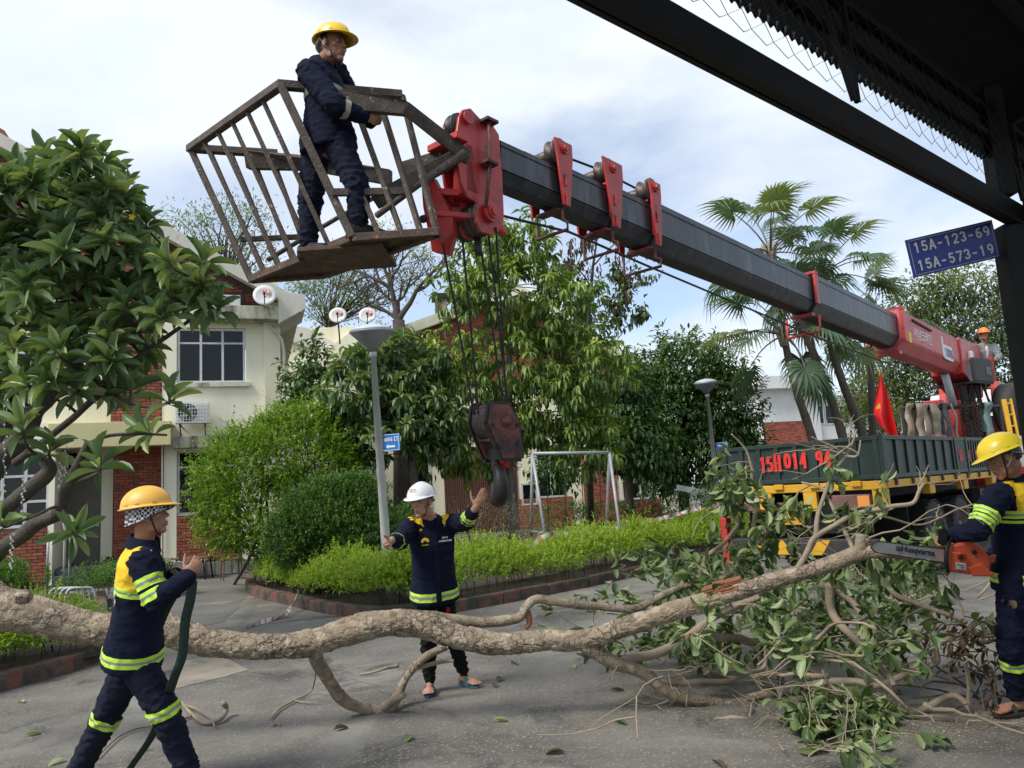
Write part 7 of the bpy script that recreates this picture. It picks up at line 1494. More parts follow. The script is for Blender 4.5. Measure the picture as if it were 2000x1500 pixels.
mb.build('sun_flap', 'check_cloth2', q1.helmet)
# --- sandals
def sandal(q, k, mat, strap=True):
    an, to = q.J['an' + k], q.J['to' + k]; fd = V((to.x - an.x, to.y - an.y, 0)).normalized(); fs = fd.cross(V((0, 0, 1))); g = V((an.x, an.y, an.z - .085)); mb = MB(); pts = []
    for i in range(22):
        a = 2 * PI * i / 22; x = math.cos(a) * .135 + .062; w = .046 * (1 + .18 * math.cos(a)); pts.append(g + fd * x + fs * math.sin(a) * w - V((0, 0, .022)))
    mb.prism(pts, V((0, 0, .020))); s = mb.build('sandal', mat, q.t, bevel=.004)
    mb = MB(); mb.smooth = True; n = 12
    for i in range(n + 1):
        a = PI * i / n; p = g + fs * math.cos(a) * .051 + V((0, 0, -.012 + math.sin(a) * .066)); mb.v += [tuple(p + fd * .055 + V((0, 0, .004))), tuple(p + fd * (.125 if mat != 'sandal_brown' else .085) - V((0, 0, .008 * math.sin(a))))]
    for i in range(n): mb.face([2 * i, 2 * i + 1, 2 * i + 3, 2 * i + 2])
    mb.build('sandal_strap', mat, s)
def shoe(q, k):
    an, to = q.J['an' + k], q.J['to' + k]; fd = V((to.x - an.x, to.y - an.y, 0)).normalized(); fs = fd.cross(V((0, 0, 1))); g = V((an.x, an.y, an.z - .085)); mb = MB(); mb.smooth = True
    loft(mb, [(g + fd * x + V((0, 0, h * .5 - .012)), fs * w, V((0, 0, h * .5 + .012))) for x, w, h in ((-.085, .01, .04), (-.075, .036, .09), (-.02, .045, .11), (.05, .048, .085), (.12, .054, .062), (.18, .045, .048), (.205, .012, .03))]); s = mb.build('shoe', 'paint_black', q.t)
sandal(q2_, 'R', 'sandal_blue'); sandal(q2_, 'L', 'sandal_teal'); sandal(q4, 'L', 'sandal_brown'); sandal(q4, 'R', 'sandal_brown'); sandal(q1, 'R', 'sandal_brown'); shoe(q3, 'R'); shoe(q3, 'L')
# --- jacket details: pockets, buttons, emblem, lettering, crest, back lettering
def surf(q, x, h, d=.128, off=.012, body=None):
    """point on the front of the jacket: x to the person's right, h above the pelvis"""
    o = (body or q.jacket); p0 = q.J['pelvis'] + q.right * x + q.up * h + q.fw * .5; ok, loc, no, _ = o.ray_cast(o.matrix_world.inverted() @ p0, -q.fw); return (loc + q.fw * off if ok else p0 - q.fw * .37), q.fw
bpy.context.view_layer.update()
q = q2_
for x in (-.085, .085):
    c, _ = surf(q, x, .31); mb = MB(); mb.obox(c - q.fw * .008, q.right * .058, q.up * .062, q.fw * .006); pk = mb.build('pocket', 'navy_cloth', q.jacket, bevel=.004); mb = MB(); mb.prism([c + q.right * .06 + q.up * .07, c - q.right * .06 + q.up * .07, c - q.right * .06 + q.up * .035, c + q.up * .02, c + q.right * .06 + q.up * .035], q.fw * .006); mb.build('pocket_flap', 'navy_cloth', pk, bevel=.002)
mb = MB(); pts = [surf(q, 0, h)[0] for h in np.linspace(-.07, .5, 12)]
for a, b in zip(pts, pts[1:]): mb.bar(a - q.fw * .008, b - q.fw * .008, .045, .010, q.fw)
pl_ = mb.build('front_placket', 'navy_cloth', q.jacket)
for h in np.linspace(-.03, .45, 6): c = surf(q, 0, h)[0]; mb = MB(); mb.lathe(c, q.fw, [(0, .007), (.004, .006)], 10); mb.build('button', 'paint_black', pl_)
c = surf(q, .085, .43, off=.006)[0]
for i in range(5): a = R(18 + 36 * i); mb = MB(); mb.ell(c + q.right * math.cos(a) * .024 + q.up * math.sin(a) * .02, q.right * .013, q.fw * .003, q.up * .013, 10, 6); mb.build('emblem_petal', 'flag_yellow', q.jacket)
def marks(c, xa, ya, w, h, n, mat, parent):
    # a row of print too small to read
    mb = MB(); x = -w / 2; za = V(xa).cross(V(ya)).normalized(); xa = V(xa).normalized(); ya = V(ya).normalized()
    for i in range(n): l = w / n * random.uniform(.45, .75); mb.obox(V(c) + xa * (x + l / 2), xa * l / 2, ya * h * random.uniform(.35, .5), za * .0012); x += w / n
    mb.build('small_print', mat, parent, kind='stuff')
marks(surf(q, .085, .405, off=.006)[0], -q.right, q.up, .06, .010, 6, 'flag_yellow', q.jacket); marks(surf(q, -.085, .445, off=.008)[0], -q.right, q.up, .05, .013, 5, 'white_paint', q.jacket); marks(surf(q, -.085, .42, off=.008)[0], -q.right, q.up, .11, .017, 9, 'white_paint', q.jacket)
c = surf(q, .06, -.19, off=.004, body=q.trousers)[0]; mb = MB(); mb.prism([c + q.right * a + q.up * b for a, b in ((-.035, .04), (0, .047), (.035, .04), (.033, -.01), (0, -.05), (-.033, -.01))], q.fw * .003); cr_ = mb.build('crest', 'strap_grey', q.trousers); mb = MB(); mb.prism([c + q.fw * .004 + q.right * a * .78 + q.up * b * .78 for a, b in ((-.035, .04), (0, .047), (.035, .04), (.033, -.01), (0, -.05), (-.033, -.01))], q.fw * .003); mb.build('crest_field', 'crest_gold', cr_) if 'crest_gold' in M else (pm('crest_gold', (.40, .27, .05), rough=.5), mb.build('crest_field', 'crest_gold', cr_))
text_mesh('8', .07, 'red_paint', surf(q, -.09, -.17, off=.005, body=q.trousers)[0], -q.right, q.up, parent=q.trousers)
for i, tx in enumerate(('------', '---------')):
    pass
q = q1
def back(q, x, h, off=.006):
    o = q.jacket; p0 = q.J['pelvis'] + q.right * x + q.up * h - q.fw * .6; ok, loc, no, _ = o.ray_cast(p0, q.fw); return loc - q.fw * off if ok else p0
for tx, h in (('TRIEN', .335), ('NICH', .295)): text_mesh(tx, .04, 'white_paint', back(q, .10, h), q.right, q.up, parent=q.jacket, sx=.8, bold=.001)
mb = MB(); c = back(q, .01, .33); mb.ell(c, q.right * .03, q.fw * .004, q.up * .025, 12, 6); mb.build('emblem', 'flag_yellow', q.jacket)
c = back(q4, .0, .34); mb = MB(); mb.ell(c, q4.right * .03, q4.fw * .004, q4.up * .03, 12, 6); mb.build('emblem', 'flag_yellow', q4.jacket)
H = q2_.J['head']; cc = H + q2_.u * .115 + q2_.f * .120; marks(cc + q2_.u * .004, -q2_.r, q2_.u - q2_.f * .75, .07, .009, 8, 'red_paint', q2_.helmet); marks(cc - q2_.u * .010 + q2_.f * .008, -q2_.r, q2_.u - q2_.f * .75, .06, .007, 7, 'lamp_shade', q2_.helmet)
# --- green strap in the first worker's hands
st = thing('webbing_strap', P(345, 1320, 4.25), 'dark green webbing strap trailing from the walking worker hands', 'strap')
def ribbon(pts, w, mat, parent, name, nrm=V((0, -1, 0)), th=.004, tw=None):
    pts = smooth_path(pts, 8); mb = MB(); mb.smooth = True; k = len(pts)
    for i, p in enumerate(pts):
        d = (pts[min(i + 1, k - 1)] - pts[max(i - 1, 0)]).normalized(); a = (tw[0] + (tw[1] - tw[0]) * i / (k - 1)) if tw else 0; s_ = d.cross(nrm).normalized(); n_ = s_.cross(d); sd = s_ * math.cos(a) + n_ * math.sin(a); nn = d.cross(sd)
        for x, y in ((-1, 0), (1, 0), (1, 1), (-1, 1)): mb.v.append(tuple(p + sd * x * w / 2 + nn * y * th))
    for i in range(k - 1):
        for j in range(4): a = 4 * i; m = (j + 1) % 4; mb.face([a + j, a + m, a + 4 + m, a + 4 + j])
    return mb.build(name, mat, parent)
ribbon([P(376, 1135, 4.2), P(372, 1170, 4.2), P(362, 1215, 4.22), P(356, 1280, 4.24), P(340, 1325, 4.26), P(318, 1390, 4.5), P(296, 1440, 4.6), P(262, 1490, 4.6), P(225, 1540, 4.6)], .052, 'webbing_green', st, 'strap_end', tw=(.5, 1.15))
ribbon([P(362, 1120, 4.3), P(345, 1150, 4.45), P(325, 1185, 4.5), P(312, 1215, 4.52), P(304, 1240, 4.6)], .06, 'webbing_green', st, 'strap_end', tw=(.2, .6))
mb = MB(); mb.smooth = True
for i in range(3): mb.tube(smooth_path([P(335, 1112, 4.35), P(350, 1098 + 4 * i, 4.3), P(368, 1108 + 6 * i, 4.28), P(352, 1124, 4.34), P(336, 1114, 4.36)], 5), .014, 6, True, .5)
mb.build('strap_coil', 'glove_grey', st)
# --- chainsaw
cs = thing('chainsaw', P(1880, 1095, 4.8), 'orange chainsaw with Husqvarna bar cutting the fallen branch', 'chainsaw'); DC = 4.82
Pc = lambda x, y, o=0.0: P(x, y, DC + o)
def cprism(pts, o0, o1, name, mat, parent=cs, bevel=.008): mb = MB(); mb.prism([Pc(x, y, o0) for x, y in pts], (Pc(1890, 1090, o1) - Pc(1890, 1090, o0))); return mb.build(name, mat, parent, bevel=bevel)
bd = cprism([(1853, 1064), (1888, 1056), (1905, 1058), (1922, 1070), (1929, 1083), (1936, 1098), (1932, 1118), (1922, 1122), (1890, 1122), (1851, 1116), (1846, 1098)], -.09, .06, 'engine_cover', 'saw_orange', bevel=.02)
cprism([(1888, 1108), (1918, 1100), (1942, 1122), (1938, 1126), (1900, 1126)], -.10, -.02, 'rear_handle_guard', 'saw_orange', bevel=.008); cprism([(1918, 1078), (1934, 1086), (1946, 1082), (1944, 1098), (1928, 1104)], -.06, .02, 'rear_handle', 'saw_orange', bevel=.008)
cprism([(1852, 1076), (1846, 1112), (1872, 1118), (1878, 1080)], -.115, -.088, 'clutch_cover', 'saw_orange', bevel=.008); pl_ = cprism([(1866, 1098), (1886, 1100), (1888, 1106), (1886, 1114), (1867, 1112)], -.122, -.116, 'maker_plate', 'strap_grey', bevel=.004)
xa = (Pc(1886, 1104) - Pc(1866, 1101)).normalized(); text_mesh('Husqvarna', .011, 'paint_black', Pc(1877, 1103.5, -.124), xa, V((0, 0, 1)), .0005, parent=pl_); marks(Pc(1880, 1109, -.124), xa, V((0, 0, 1)), .02, .006, 3, 'paint_black', pl_)
for i in range(6): cprism([(1871 + 3.2 * i, 1083), (1872.4 + 3.2 * i, 1083), (1872.4 + 3.2 * i, 1093), (1871 + 3.2 * i, 1092)], -.118, -.1, 'vent_slot', 'paint_black', bd, 0)
mb = MB(); mb.smooth = True; mb.lathe(Pc(1902, 1078, -.088), (0, -1, 0), [(0, .016), (.012, .014)], 14); mb.build('fuel_cap', 'paint_black', bd)
mb = MB(); mb.smooth = True; mb.tube(smooth_path([Pc(1851, 1116, -.12), Pc(1848, 1095, -.13), Pc(1850, 1070, -.12), Pc(1858, 1052, -.06), Pc(1862, 1047, .0), Pc(1866, 1056, .06), Pc(1868, 1080, .08)], 5), .0125, 10); mb.build('front_handle', 'paint_black', cs)
cprism([(1832, 1034), (1846, 1030), (1852, 1042), (1850, 1062), (1840, 1066), (1832, 1056)], -.10, .02, 'hand_guard', 'paint_black', bevel=.006)
bar = cprism([(1850, 1072), (1846, 1098), (1780, 1088), (1712, 1077), (1703, 1070), (1706, 1062), (1716, 1058), (1790, 1066)], -.052, -.046, 'guide_bar', 'saw_bar', bevel=0)
bx = (Pc(1830, 1084) - Pc(1750, 1072)).normalized(); by = V((0, 0, 1)); text_mesh('Husqvarna', .052, 'paint_black', Pc(1793, 1076, -.056), bx, by, .0006, parent=bar, sx=.95, bold=.0008)
c = Pc(1756, 1071, -.056); mb = MB(); bu = (by - bx * by.dot(bx)).normalized()
for s_ in (-1, 1): mb.obox(c + bx * s_ * .006, bx * .0022, bu * .014, V((0, -.0006, 0))); mb.obox(c + bx * s_ * .016 , bx * .002, bu * .012, V((0, -.0006, 0)))
mb.obox(c, bx * .0038, bu * .002, V((0, -.0006, 0))); mb.obox(c - bu * .015, bx * .018, bu * .002, V((0, -.0006, 0))); mb.build('crown_mark', 'paint_black', bar)
edge = [(1850, 1072), (1790, 1066), (1716, 1057), (1705, 1061), (1701, 1070), (1711, 1079), (1780, 1090), (1846, 1100)]; ep = resample([Pc(x, y, -.049) for x, y in edge], .012); mb = MB()
for i, (a, b) in enumerate(zip(ep, ep[1:])): mb.bar(a, b, .008, .009 if i % 2 else .006)
mb.build('saw_chain', 'grease_black', bar, kind='stuff')
# ------------------------------------------------------------------ felled tree across the road
random.seed(77); rng = np.random.default_rng(77)
FTR = thing('felled_tree', V((*P(700, 1300, 5.6).xy, 0)), 'felled tree limb with scaly bark lying across the road, leafy at its right end', 'tree')
def barked(pts, radpx, name='trunk', mat='bark_grey', n=104, step=.0105, amp=1.0, plates=True, rough_to=1.0):
    """pts (px, py, depth), radii in photo pixels; scaly plates raised on the surface"""
    p3 = [P(*p) for p in pts]; rr = [r * p[2] / FPX for r, p in zip(radpx, pts)]
    path = []; rad = []
    sp_ = smooth_path(p3, 12); k = len(p3) - 1
    rs = smooth_path([V((r, 0, 0)) for r in rr], 12); acc = [0]
    for a, b in zip(sp_, sp_[1:]): acc.append(acc[-1] + (b - a).length)
    L_ = acc[-1]; m = int(L_ / step); j = 0
    for i in range(m + 1):
        s = L_ * i / m
        while j < len(acc) - 2 and acc[j + 1] < s: j += 1
        t = (s - acc[j]) / max(1e-6, acc[j + 1] - acc[j]); path.append(sp_[j].lerp(sp_[j + 1], t)); rad.append(rs[j].x + (rs[j + 1].x - rs[j].x) * t)
    mb = MB(); mb.smooth = True; mb.tube(path, rad, n, True)
    me = mb.mesh(name, mat); tot = len(path)
    for i, c in enumerate(path):
        fr_ = i / tot; pl = amp * min(1., rad[i] * 12) * (1 if fr_ < rough_to else max(0.05, 1 - (fr_ - rough_to) * 6))
        for j in range(n):
            v = me.vertices[i * n + j]; p = v.co.copy(); d = (p - c); r = d.length; d /= r
            q = V((p.x * 1.0, p.y, p.z)) * 13 + V((noise.noise(p * 18), noise.noise(p * 18 + V((5, 0, 0))), 0)) * .8
            h = noise.noise(p * 4) * .06 * r + noise.noise(p * 11) * .03 * r
            if plates:
                dd, dd_ = noise.voronoi(q); e = dd[1] - dd[0]; h += (min(e, .11) / .11 - .8) * .008 * pl + (noise.cell(V(dd_[0]) * 3.7) - .5) * .006 * pl + noise.noise(p * 60) * .0015
            else: h += noise.noise(p * 40) * .001
            v.co = p + d * h
    me.update(); return ob(name, me, FTR), path, rad
T0 = [(-140, 1150, 5.35), (-60, 1165, 5.35), (0, 1188, 5.35), (70, 1200, 5.36), (150, 1222, 5.38), (230, 1232, 5.4), (310, 1228, 5.42), (380, 1248, 5.44), (460, 1260, 5.46), (540, 1262, 5.48), (620, 1252, 5.5), (700, 1226, 5.5), (760, 1216, 5.5), (830, 1222, 5.5), (900, 1244, 5.48), (980, 1258, 5.46), (1060, 1250, 5.44), (1140, 1250, 5.4), (1230, 1222, 5.36), (1330, 1188, 5.3), (1420, 1162, 5.24), (1520, 1132, 5.16), (1610, 1106, 5.08), (1680, 1080, 5.0), (1730, 1078, 4.96), (1790, 1084, 4.94), (1850, 1078, 4.98)]
R0_ = [50, 46, 41, 37, 33, 31, 32, 29, 25, 24, 26, 27, 26, 26, 24, 22, 20, 20, 19, 18, 17, 16, 15, 14.5, 12, 10, 8]
tk_, path, rad = barked(T0, R0_, rough_to=.80)
mb = MB(); mb.smooth = True; c = P(45, 1166, 5.15); mb.ell(c, V((.06, 0, 0)), V((0, .06, 0)), V((0, 0, .05)), 16, 10); mb.ell(c + V((.0, -.03, .01)), V((.035, 0, 0)), V((0, .04, 0)), V((0, 0, .03)), 12, 8); mb.build('knot', 'bark_grey', tk_)
# torn wound on the trunk
mb = MB()
for i in range(16): c = P(1385 + 3.2 * i + random.uniform(-3, 3), 1146 - .6 * i + random.uniform(-6, 14), 5.08); mb.obox(c, (P(1440, 1150, 5.08) - P(1385, 1165, 5.08)).normalized() * random.uniform(.03, .07), V((0, -.008, .004)), V((0, .004, random.uniform(.006, .012))))
mb.build('torn_bark', 'bark_split', tk_, kind='stuff')
mb = MB(); mb.smooth = True; mb.ell(P(616, 1264, 5.49), V((.055, 0, 0)), V((0, .06, 0)), V((0, 0, .075)), 16, 10); mb.build('branch_collar', 'bark_grey', tk_)
BRS = []
def br(pts, r0, r1, d=None, name='branch', mat='bark_twig', n=12):
    q = [P(*(p if len(p) == 3 else (p[0], p[1], d))) for p in pts]; path = smooth_path(q, 6); k = len(path); dd = (pts[0][2] if len(pts[0]) == 3 else d); mb = MB(); mb.smooth = True; sc = dd / FPX
    path = [p + V((noise.noise(p * 5), noise.noise(p * 5 + V((3, 0, 0))), noise.noise(p * 5 + V((0, 3, 0))))) * .018 * min(1, i / 4) for i, p in enumerate(path)]
    mb.tube(path, [(r0 + (r1 - r0) * i / (k - 1)) * sc * (1 + .10 * noise.noise(p * 9)) for i, p in enumerate(path)], n); mb.build(name, mat, FTR); BRS.append(path); return path
br([(612, 1262, 5.5), (622, 1292, 5.52), (642, 1326, 5.6), (668, 1362, 5.7), (702, 1378, 5.78), (742, 1389, 5.8), (765, 1376, 5.85), (782, 1350, 5.95), (796, 1316, 6.0), (830, 1284, 6.05), (872, 1264, 6.1)], 14, 8, mat='bark_grey')
br([(752, 1380, 5.8), (772, 1366, 5.75), (788, 1358, 5.7)], 10, 5); br([(778, 1300, 5.98), (740, 1312, 5.9), (700, 1318, 5.9)], 4, 2); br([(800, 1306, 6.0), (850, 1298, 6.1), (885, 1292, 6.1)], 5, 3)
br([(780, 1206, 5.56), (840, 1206, 5.62), (900, 1216, 5.68), (960, 1216, 5.72), (1010, 1206, 5.76), (1028, 1182, 5.78), (1050, 1172, 5.8), (1100, 1178, 5.82), (1170, 1184, 5.86), (1250, 1186, 5.9), (1300, 1160, 5.94), (1350, 1142, 5.98), (1420, 1126, 6.05), (1470, 1096, 6.1)], 12, 5.5, mat='bark_grey')
br([(1030, 1195, 5.78), (1034, 1215, 5.78), (1026, 1228, 5.76)], 7, 4, mat='bark_split')
br([(1140, 1258, 5.4), (1190, 1288, 5.42), (1215, 1300, 5.44), (1258, 1312, 5.48), (1290, 1340, 5.5), (1330, 1360, 5.5), (1390, 1372, 5.52), (1440, 1372, 5.55), (1500, 1352, 5.6), (1560, 1342, 5.65), (1620, 1352, 5.6), (1690, 1360, 5.55), (1760, 1352, 5.5)], 15, 6, mat='bark_grey')
br([(1205, 1298, 5.44), (1240, 1286, 5.5), (1290, 1272, 5.55), (1345, 1244, 5.6), (1390, 1206, 5.65), (1440, 1184, 5.7), (1490, 1164, 5.75)], 11, 6); br([(1350, 1240, 5.6), (1400, 1246, 5.7), (1440, 1244, 5.8), (1470, 1254, 5.85), (1520, 1250, 5.9)], 9, 5)
br([(1290, 1330, 5.5), (1350, 1332, 5.55), (1420, 1330, 5.6), (1460, 1316, 5.65), (1495, 1298, 5.7), (1500, 1250, 5.7), (1530, 1200, 5.7)], 6, 3)
br([(1557, 1112, 5.12), (1580, 1070, 5.12), (1594, 1049, 5.12), (1643, 1015, 5.1), (1690, 997, 5.05), (1740, 988, 5.0), (1780, 981, 5.0), (1795, 960, 5.0), (1806, 944, 5.0)], 6, 3.2)
br([(1594, 1049, 5.12), (1598, 1020, 5.15), (1609, 969, 5.2), (1628, 922, 5.2), (1653, 891, 5.2), (1668, 862, 5.2), (1672, 838, 5.2)], 5.5, 1.5); br([(1653, 891, 5.2), (1678, 888, 5.15), (1682, 860, 5.15)], 3, 1.2)
br([(1668, 1080, 5.02), (1650, 1040, 5.1), (1625, 981, 5.2), (1603, 953, 5.25), (1566, 942, 5.3)], 5, 2)
br([(1680, 1078, 5.0), (1680, 1060, 5.0), (1682, 1044, 5.0)], 13, 11); br([(1684, 1062, 5.0), (1692, 1050, 4.98)], 9, 7)
br([(1468, 1046, 5.9), (1479, 987, 5.9), (1468, 938, 5.9), (1470, 913, 5.9), (1454, 879, 5.9), (1425, 848, 5.9)], 5, 1.5); br([(1480, 1062, 5.8), (1510, 1020, 5.8), (1536, 985, 5.8)], 6, 3)
br([(1365, 1140, 5.98), (1372, 1100, 6), (1382, 1083, 6), (1411, 1062, 6), (1430, 1040, 6), (1440, 1022, 6), (1420, 1000, 6), (1399, 988, 6)], 5.5, 2)
br([(1690, 1000, 5.05), (1740, 1010, 5.1), (1790, 1025, 5.1), (1840, 1012, 5.1)], 3, 1.2); br([(1700, 1090, 5.6), (1740, 1150, 5.5), (1790, 1178, 5.4), (1850, 1200, 5.3), (1890, 1215, 5.2)], 6, 4)
br([(1620, 1140, 5.6), (1625, 1190, 5.6), (1640, 1220, 5.5), (1690, 1270, 5.4), (1740, 1330, 5.3)], 9, 7); br([(1600, 1140, 5.7), (1660, 1170, 5.6), (1690, 1210, 5.5), (1720, 1240, 5.45), (1732, 1300, 5.4)], 7, 4)
br([(1385, 1412, 5.2), (1430, 1400, 5.2), (1480, 1412, 5.15), (1530, 1400, 5.1), (1580, 1380, 5.1)], 7, 5)
br([(1570, 1340, 5.5), (1660, 1330, 5.3), (1720, 1335, 5.2), (1790, 1312, 5.1), (1830, 1292, 5.1), (1832, 1262, 5.1), (1880, 1240, 5.1), (1940, 1240, 5.1)], 7, 4)
br([(1700, 1370, 5.1), (1790, 1390, 5.05), (1860, 1360, 5.0), (1900, 1390, 4.9), (1930, 1440, 4.8), (1915, 1462, 4.8), (1860, 1480, 4.7)], 7, 5); br([(1760, 1480, 4.7), (1830, 1470, 4.75), (1900, 1455, 4.8)], 6, 4)
# branch lying beside the walking worker
loose = thing('loose_branch', G(380, 1400), 'small forked branch lying behind the walking worker on the tarmac', 'branch', 'broken branches on the tarmac')
def lb(pts, r0, r1, parent): q = smooth_path(pts, 6); mb = MB(); mb.smooth = True; mb.tube(q, [r0 + (r1 - r0) * i / (len(q) - 1) for i in range(len(q))], 9); mb.build('stick', 'bark_twig', parent)
g3 = lambda x, y, z=.02: Z(x, y, z)
lb([g3(355, 1372), g3(375, 1395), g3(400, 1412), g3(430, 1405, .03), g3(442, 1385, .06), g3(436, 1372, .12)], .012, .022, loose); lb([g3(360, 1376), g3(385, 1385, .06), g3(410, 1402, .03), g3(420, 1420)], .008, .006, loose); lb([g3(190, 1478), g3(230, 1440), g3(270, 1422), g3(330, 1412), g3(375, 1398)], .006, .011, loose)
l2 = thing('loose_branch', G(560, 1375), 'thin broken twig on the tarmac left of the fallen limb fork', 'branch', 'broken branches on the tarmac'); lb([g3(617, 1310, .25), g3(612, 1340, .08), g3(602, 1355), g3(575, 1368), g3(545, 1385), g3(530, 1402)], .007, .009, l2); lb([g3(575, 1368), g3(600, 1372), g3(625, 1372)], .006, .004, l2)
for i, (x, y, w, lbl) in enumerate(((1240, 1372, 60, 'short bare stick on the tarmac right of the standing worker'), (540, 1413, 16, 'tiny broken stick on the tarmac near the bottom edge'))):
    s_ = thing('stick', G(x, y), lbl, 'stick', 'broken branches on the tarmac'); lb([g3(x - w / 2, y + 4, .012), g3(x, y, .012), g3(x + w / 2, y + 3, .012)], .008, .005, s_)
# ---- twigs and leaves of the felled crown
tips = []; tw = MB(); tw.smooth = True; shapes = []
def twig(a, d, l, r, dep):
    pts = [a]; q = a; dd = d
    for i in range(5):
        dd = (dd + V((random.uniform(-1, 1), random.uniform(-1, 1), random.uniform(-1, .8))) * .3).normalized(); q = q + dd * l / 5
        if q.z < .03: q.z = .03; dd.z = abs(dd.z) * .2
        pts.append(q)
    tw.tube(pts, [r * (1 - .11 * i) for i in range(6)], 5 if r > .006 else 4, False); tips.append((pts[-1], dd)); tips.append((pts[3], dd))
    if dep:
        for k in range(random.choice((1, 2))): twig(pts[random.randint(2, 5)], (dd + V((random.uniform(-1, 1), random.uniform(-1, 1), random.uniform(-.6, .9))) * .9).normalized(), l * random.uniform(.5, .8), r * .65, dep - 1)
src = [p for b in BRS[3:] for p in b[4:] if px_of(p)[0] > 1180]
for _ in range(85):
    p = random.choice(src); twig(p, V((random.uniform(-1, 1), random.uniform(-.6, 1), random.uniform(-.5, .7))).normalized(), random.uniform(.2, .55), random.uniform(.004, .009), 1)
for _ in range(60): # twigs of the pile itself
    x = random.uniform(1200, 1920); y = random.uniform(1120, 1330); y = max(y, 1110 + (1450 - x) * .35 if x < 1450 else y); p = Z(x, y, random.uniform(.05, .5)); twig(p, V((random.uniform(-1, 1), random.uniform(-1, 1), random.uniform(-.3, .5))).normalized(), random.uniform(.3, .8), random.uniform(.005, .012), 1)
ntop = len(tips)
for _ in range(18): x = random.uniform(1530, 1750); y = random.uniform(1385, 1490); p = Z(x, y, random.uniform(.03, .15)); twig(p, V((random.uniform(-1, 1), random.uniform(-1, 1), random.uniform(0, .6))).normalized(), random.uniform(.15, .35), .005, 1)
for _ in range(34):
    x = random.uniform(1380, 1930); y = random.uniform(1110, 1420) if x > 1560 else random.uniform(1110, 1260); a = Z(x, y, random.uniform(.04, .35)); b = a + V((random.uniform(-.9, .9), random.uniform(-.7, .7), random.uniform(-.2, .35))); b.z = max(b.z, .03); branch(tw, a, b, random.uniform(.009, .02), .006, .22, 6, 9, .08)
tw.build('twigs', 'bark_twig', FTR, kind='stuff')
cp = []; cd = []
for p, d in tips:
    x, y = px_of(p)
    keep_ = 1.0
    if y < 945 and x > 1440: keep_ = .04
    elif y < 1075: keep_ = .14 if x < 1580 else .06
    elif y > 1285 and x < 1530: keep_ = .02
    elif y > 1285: keep_ = .22
    else: keep_ = .7
    if x > 1800: keep_ *= .5
    if x < 1920 and y > 880 and random.random() < keep_: cp.append(p); cd.append(d)
for cx, cy, rx, ry, d0, d1, n in ((1290, 1150, 120, 90, 6.2, 7.4, 62), (1465, 1020, 60, 95, 5.6, 6.2, 26), (1425, 935, 35, 45, 5.8, 6.1, 12), (1520, 1000, 45, 35, 5.5, 6.0, 8), (1600, 1200, 150, 70, 5.6, 6.8, 50), (1420, 1130, 110, 70, 6.2, 7.2, 40), (1750, 1150, 110, 60, 5.4, 6.2, 34), (1640, 1430, 100, 55, 4.6, 5.0, 66), (1340, 1260, 80, 35, 5.9, 6.3, 22), (1540, 1280, 110, 50, 5.6, 6.0, 12), (1700, 985, 45, 40, 5.0, 5.1, 5), (1640, 915, 40, 25, 5.15, 5.25, 3), (1820, 1055, 30, 22, 5.3, 5.5, 12), (1740, 1250, 90, 60, 5.3, 5.6, 14)):
    for _ in range(n):
        a = random.uniform(0, 2 * PI); s = math.sqrt(random.random()); p = P(cx + rx * s * math.cos(a), cy + ry * s * math.sin(a), random.uniform(d0, d1))
        if p.z < .06: p.z = random.uniform(.05, .16)
        cp.append(p); cd.append(V((random.uniform(-1, 1), random.uniform(-1, .6), random.uniform(-.5, .7))).normalized())
cp = np.array(cp); cd = np.array(cd); pos, d, up, l = clumps(cp, cd, 6, .115, .75, .4, .8, .045); pos[:, 2] = np.maximum(pos[:, 2], .03)
end = pos[:, 2] + d[:, 2] * l; d[:, 2] = np.where(end < .02, (0.03 - pos[:, 2]) / l, d[:, 2]); flip = rng.random(len(pos)) < .4; up[flip] *= -1
rr = np.clip(rng.random(len(pos)) * .75 + .25 * flip, 0, 1); foliage(FTR, 'leaf_cut', pos, d, up, l, l * .44, T_OVAL, rr, nparts=300)
# brown dead sprays by the saw worker's legs
db = thing('dead_spray', G(1920, 1390), 'tangle of brown dead leaves against the saw worker legs', 'branch'); mb = MB(); pp_ = []; dd_ = []
for _ in range(17):
    a = P(random.uniform(1830, 1990), random.uniform(1190, 1340), random.uniform(4.95, 5.3)); a.z = max(a.z, .04); v = V((random.uniform(-1, 1), random.uniform(-1, .3), random.uniform(-.6, .6))).normalized(); q = [a]; c = a
    for i in range(4): v = (v + V((random.uniform(-1, 1), random.uniform(-1, 1), random.uniform(-1, 1))) * .35).normalized(); c = c + v * .07; c.z = max(c.z, .03); q.append(c)
    mb.tube(q, .004, 4, False); pp_ += q[2:]; dd_ += [v] * len(q[2:])
for _ in range(14): a = P(random.uniform(1820, 1950), random.uniform(1200, 1420), random.uniform(4.95, 5.3)); a.z = max(.03, a.z * .4); branch(mb, a, a + V((random.uniform(-.6, .5), random.uniform(-.4, .4), random.uniform(-.1, .5))), .008, .004, .2, 5, 6)
mb.build('twigs', 'bark_tree', db, kind='stuff'); pos, d, up, l = clumps(np.array(pp_), np.array(dd_), 5, .075, .9, .4, .5, .03); pos[:, 2] = np.maximum(pos[:, 2], .03); foliage(db, 'leaf_dead', pos, d, up, l, l * .45, T_OVAL, name='dead_leaves')
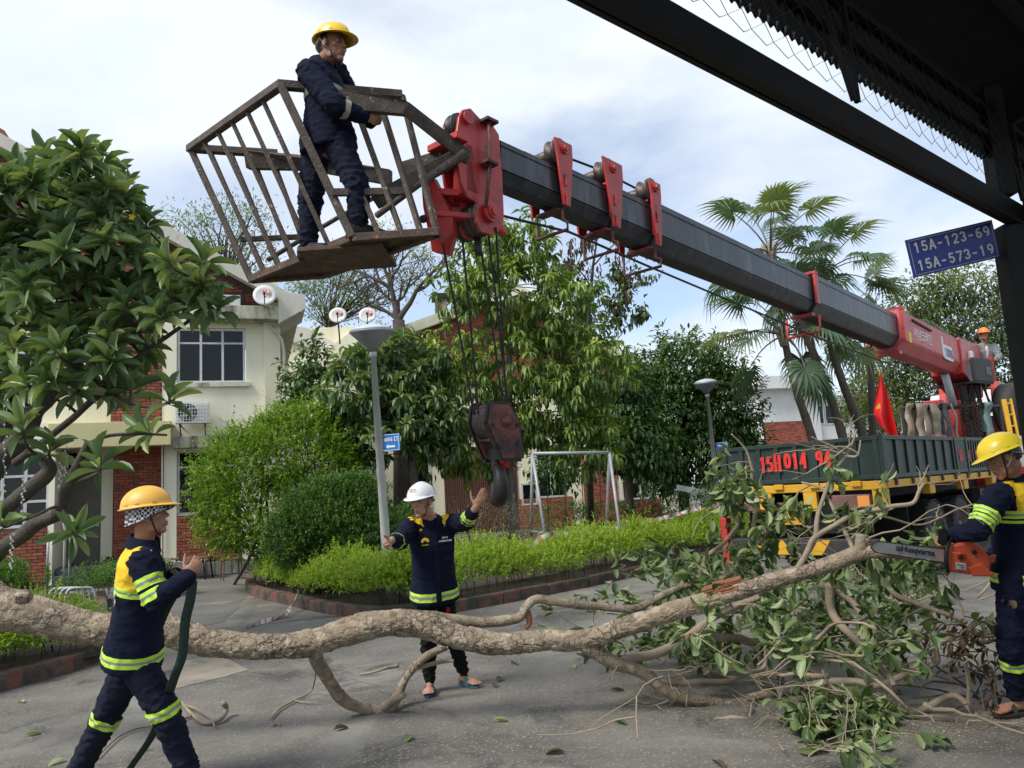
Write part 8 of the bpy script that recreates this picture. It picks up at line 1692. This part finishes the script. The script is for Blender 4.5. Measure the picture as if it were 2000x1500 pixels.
# fallen leaves and sawdust on the tarmac: things one can pick out, then fine litter
spots = [(45, 1440, 'l', 'green leaf on the tarmac left of the walking worker'), (130, 1485, 'l', 'green leaf at the walking worker rear foot'), (1190, 1352, 'd', 'large curled brown leaf on the tarmac under the ground branch'), (1010, 1300, 'l', 'green leaf lying right under the trunk beside the standing worker'), (1115, 1302, 'l', 'green leaf lying under the trunk by the branch fork'), (960, 1338, 'd', 'brown leaf nearest the standing worker right-hand sandal'), (982, 1326, 'd', 'brown leaf just beyond the one by the sandal'), (1195, 1412, 'l', 'green leaf on open tarmac below the short bare stick'), (1105, 1472, 'd', 'brown leaf at the bottom edge of the photo, centre'), (1390, 1490, 'd', 'brown leaf at the bottom edge below the sawn stick'), (805, 1440, 'l', 'green leaf on open tarmac below the looping branch'), (650, 1430, 'd', 'brown leaf on tarmac left of the looping branch'), (960, 1412, 'l', 'green leaf on open tarmac in front of the standing worker'), (45, 1375, 'l', 'green leaf against the kerb at far left'), (1060, 1270, 'd', 'brown leaf on tarmac in the shade of the trunk')]
for i, (x, y, k, lab) in enumerate(spots):
    c = G(x, y) + V((0, 0, .012)); a = random.uniform(0, 6); me = leaf_mesh('fallen_leaf', 'leaf_cut' if k == 'l' else 'leaf_dead', np.array([c]), np.array([[math.cos(a), math.sin(a), .12]]), np.array([[.2, .1, 1.]]), .12, .055, T_OVAL, random.random())
    tag(ob('fallen_leaf', me), lab, 'leaf', 'single leaves fallen on the tarmac')
n = 8500; s_ = rng.random(n); x = np.where(s_ < .4, rng.normal(1.6, 1.7, n), np.where(s_ < .75, rng.normal(2.5, .5, n), rng.uniform(-3.5, 5, n))); y = np.where(s_ < .4, rng.normal(5.6, .7, n), np.where(s_ < .75, rng.normal(5.1, .35, n), rng.uniform(4.2, 10, n))); pos = np.stack([x, y, np.full(n, .006)], 1); a = rng.uniform(0, 6.28, n); d = np.stack([np.cos(a), np.sin(a), .05 + 0 * a], 1); up = np.tile([0, 0, 1.], (n, 1)) + rng.normal(size=(n, 3)) * .2
o = ob('leaf_litter', leaf_mesh('leaf_litter', 'litter_chip', pos, d, up, rng.uniform(.006, .02, n), rng.uniform(.004, .010, n), T_SM)); tag(o, 'fine leaf crumbs and wood chips strewn over the tarmac', 'litter', kind='stuff')
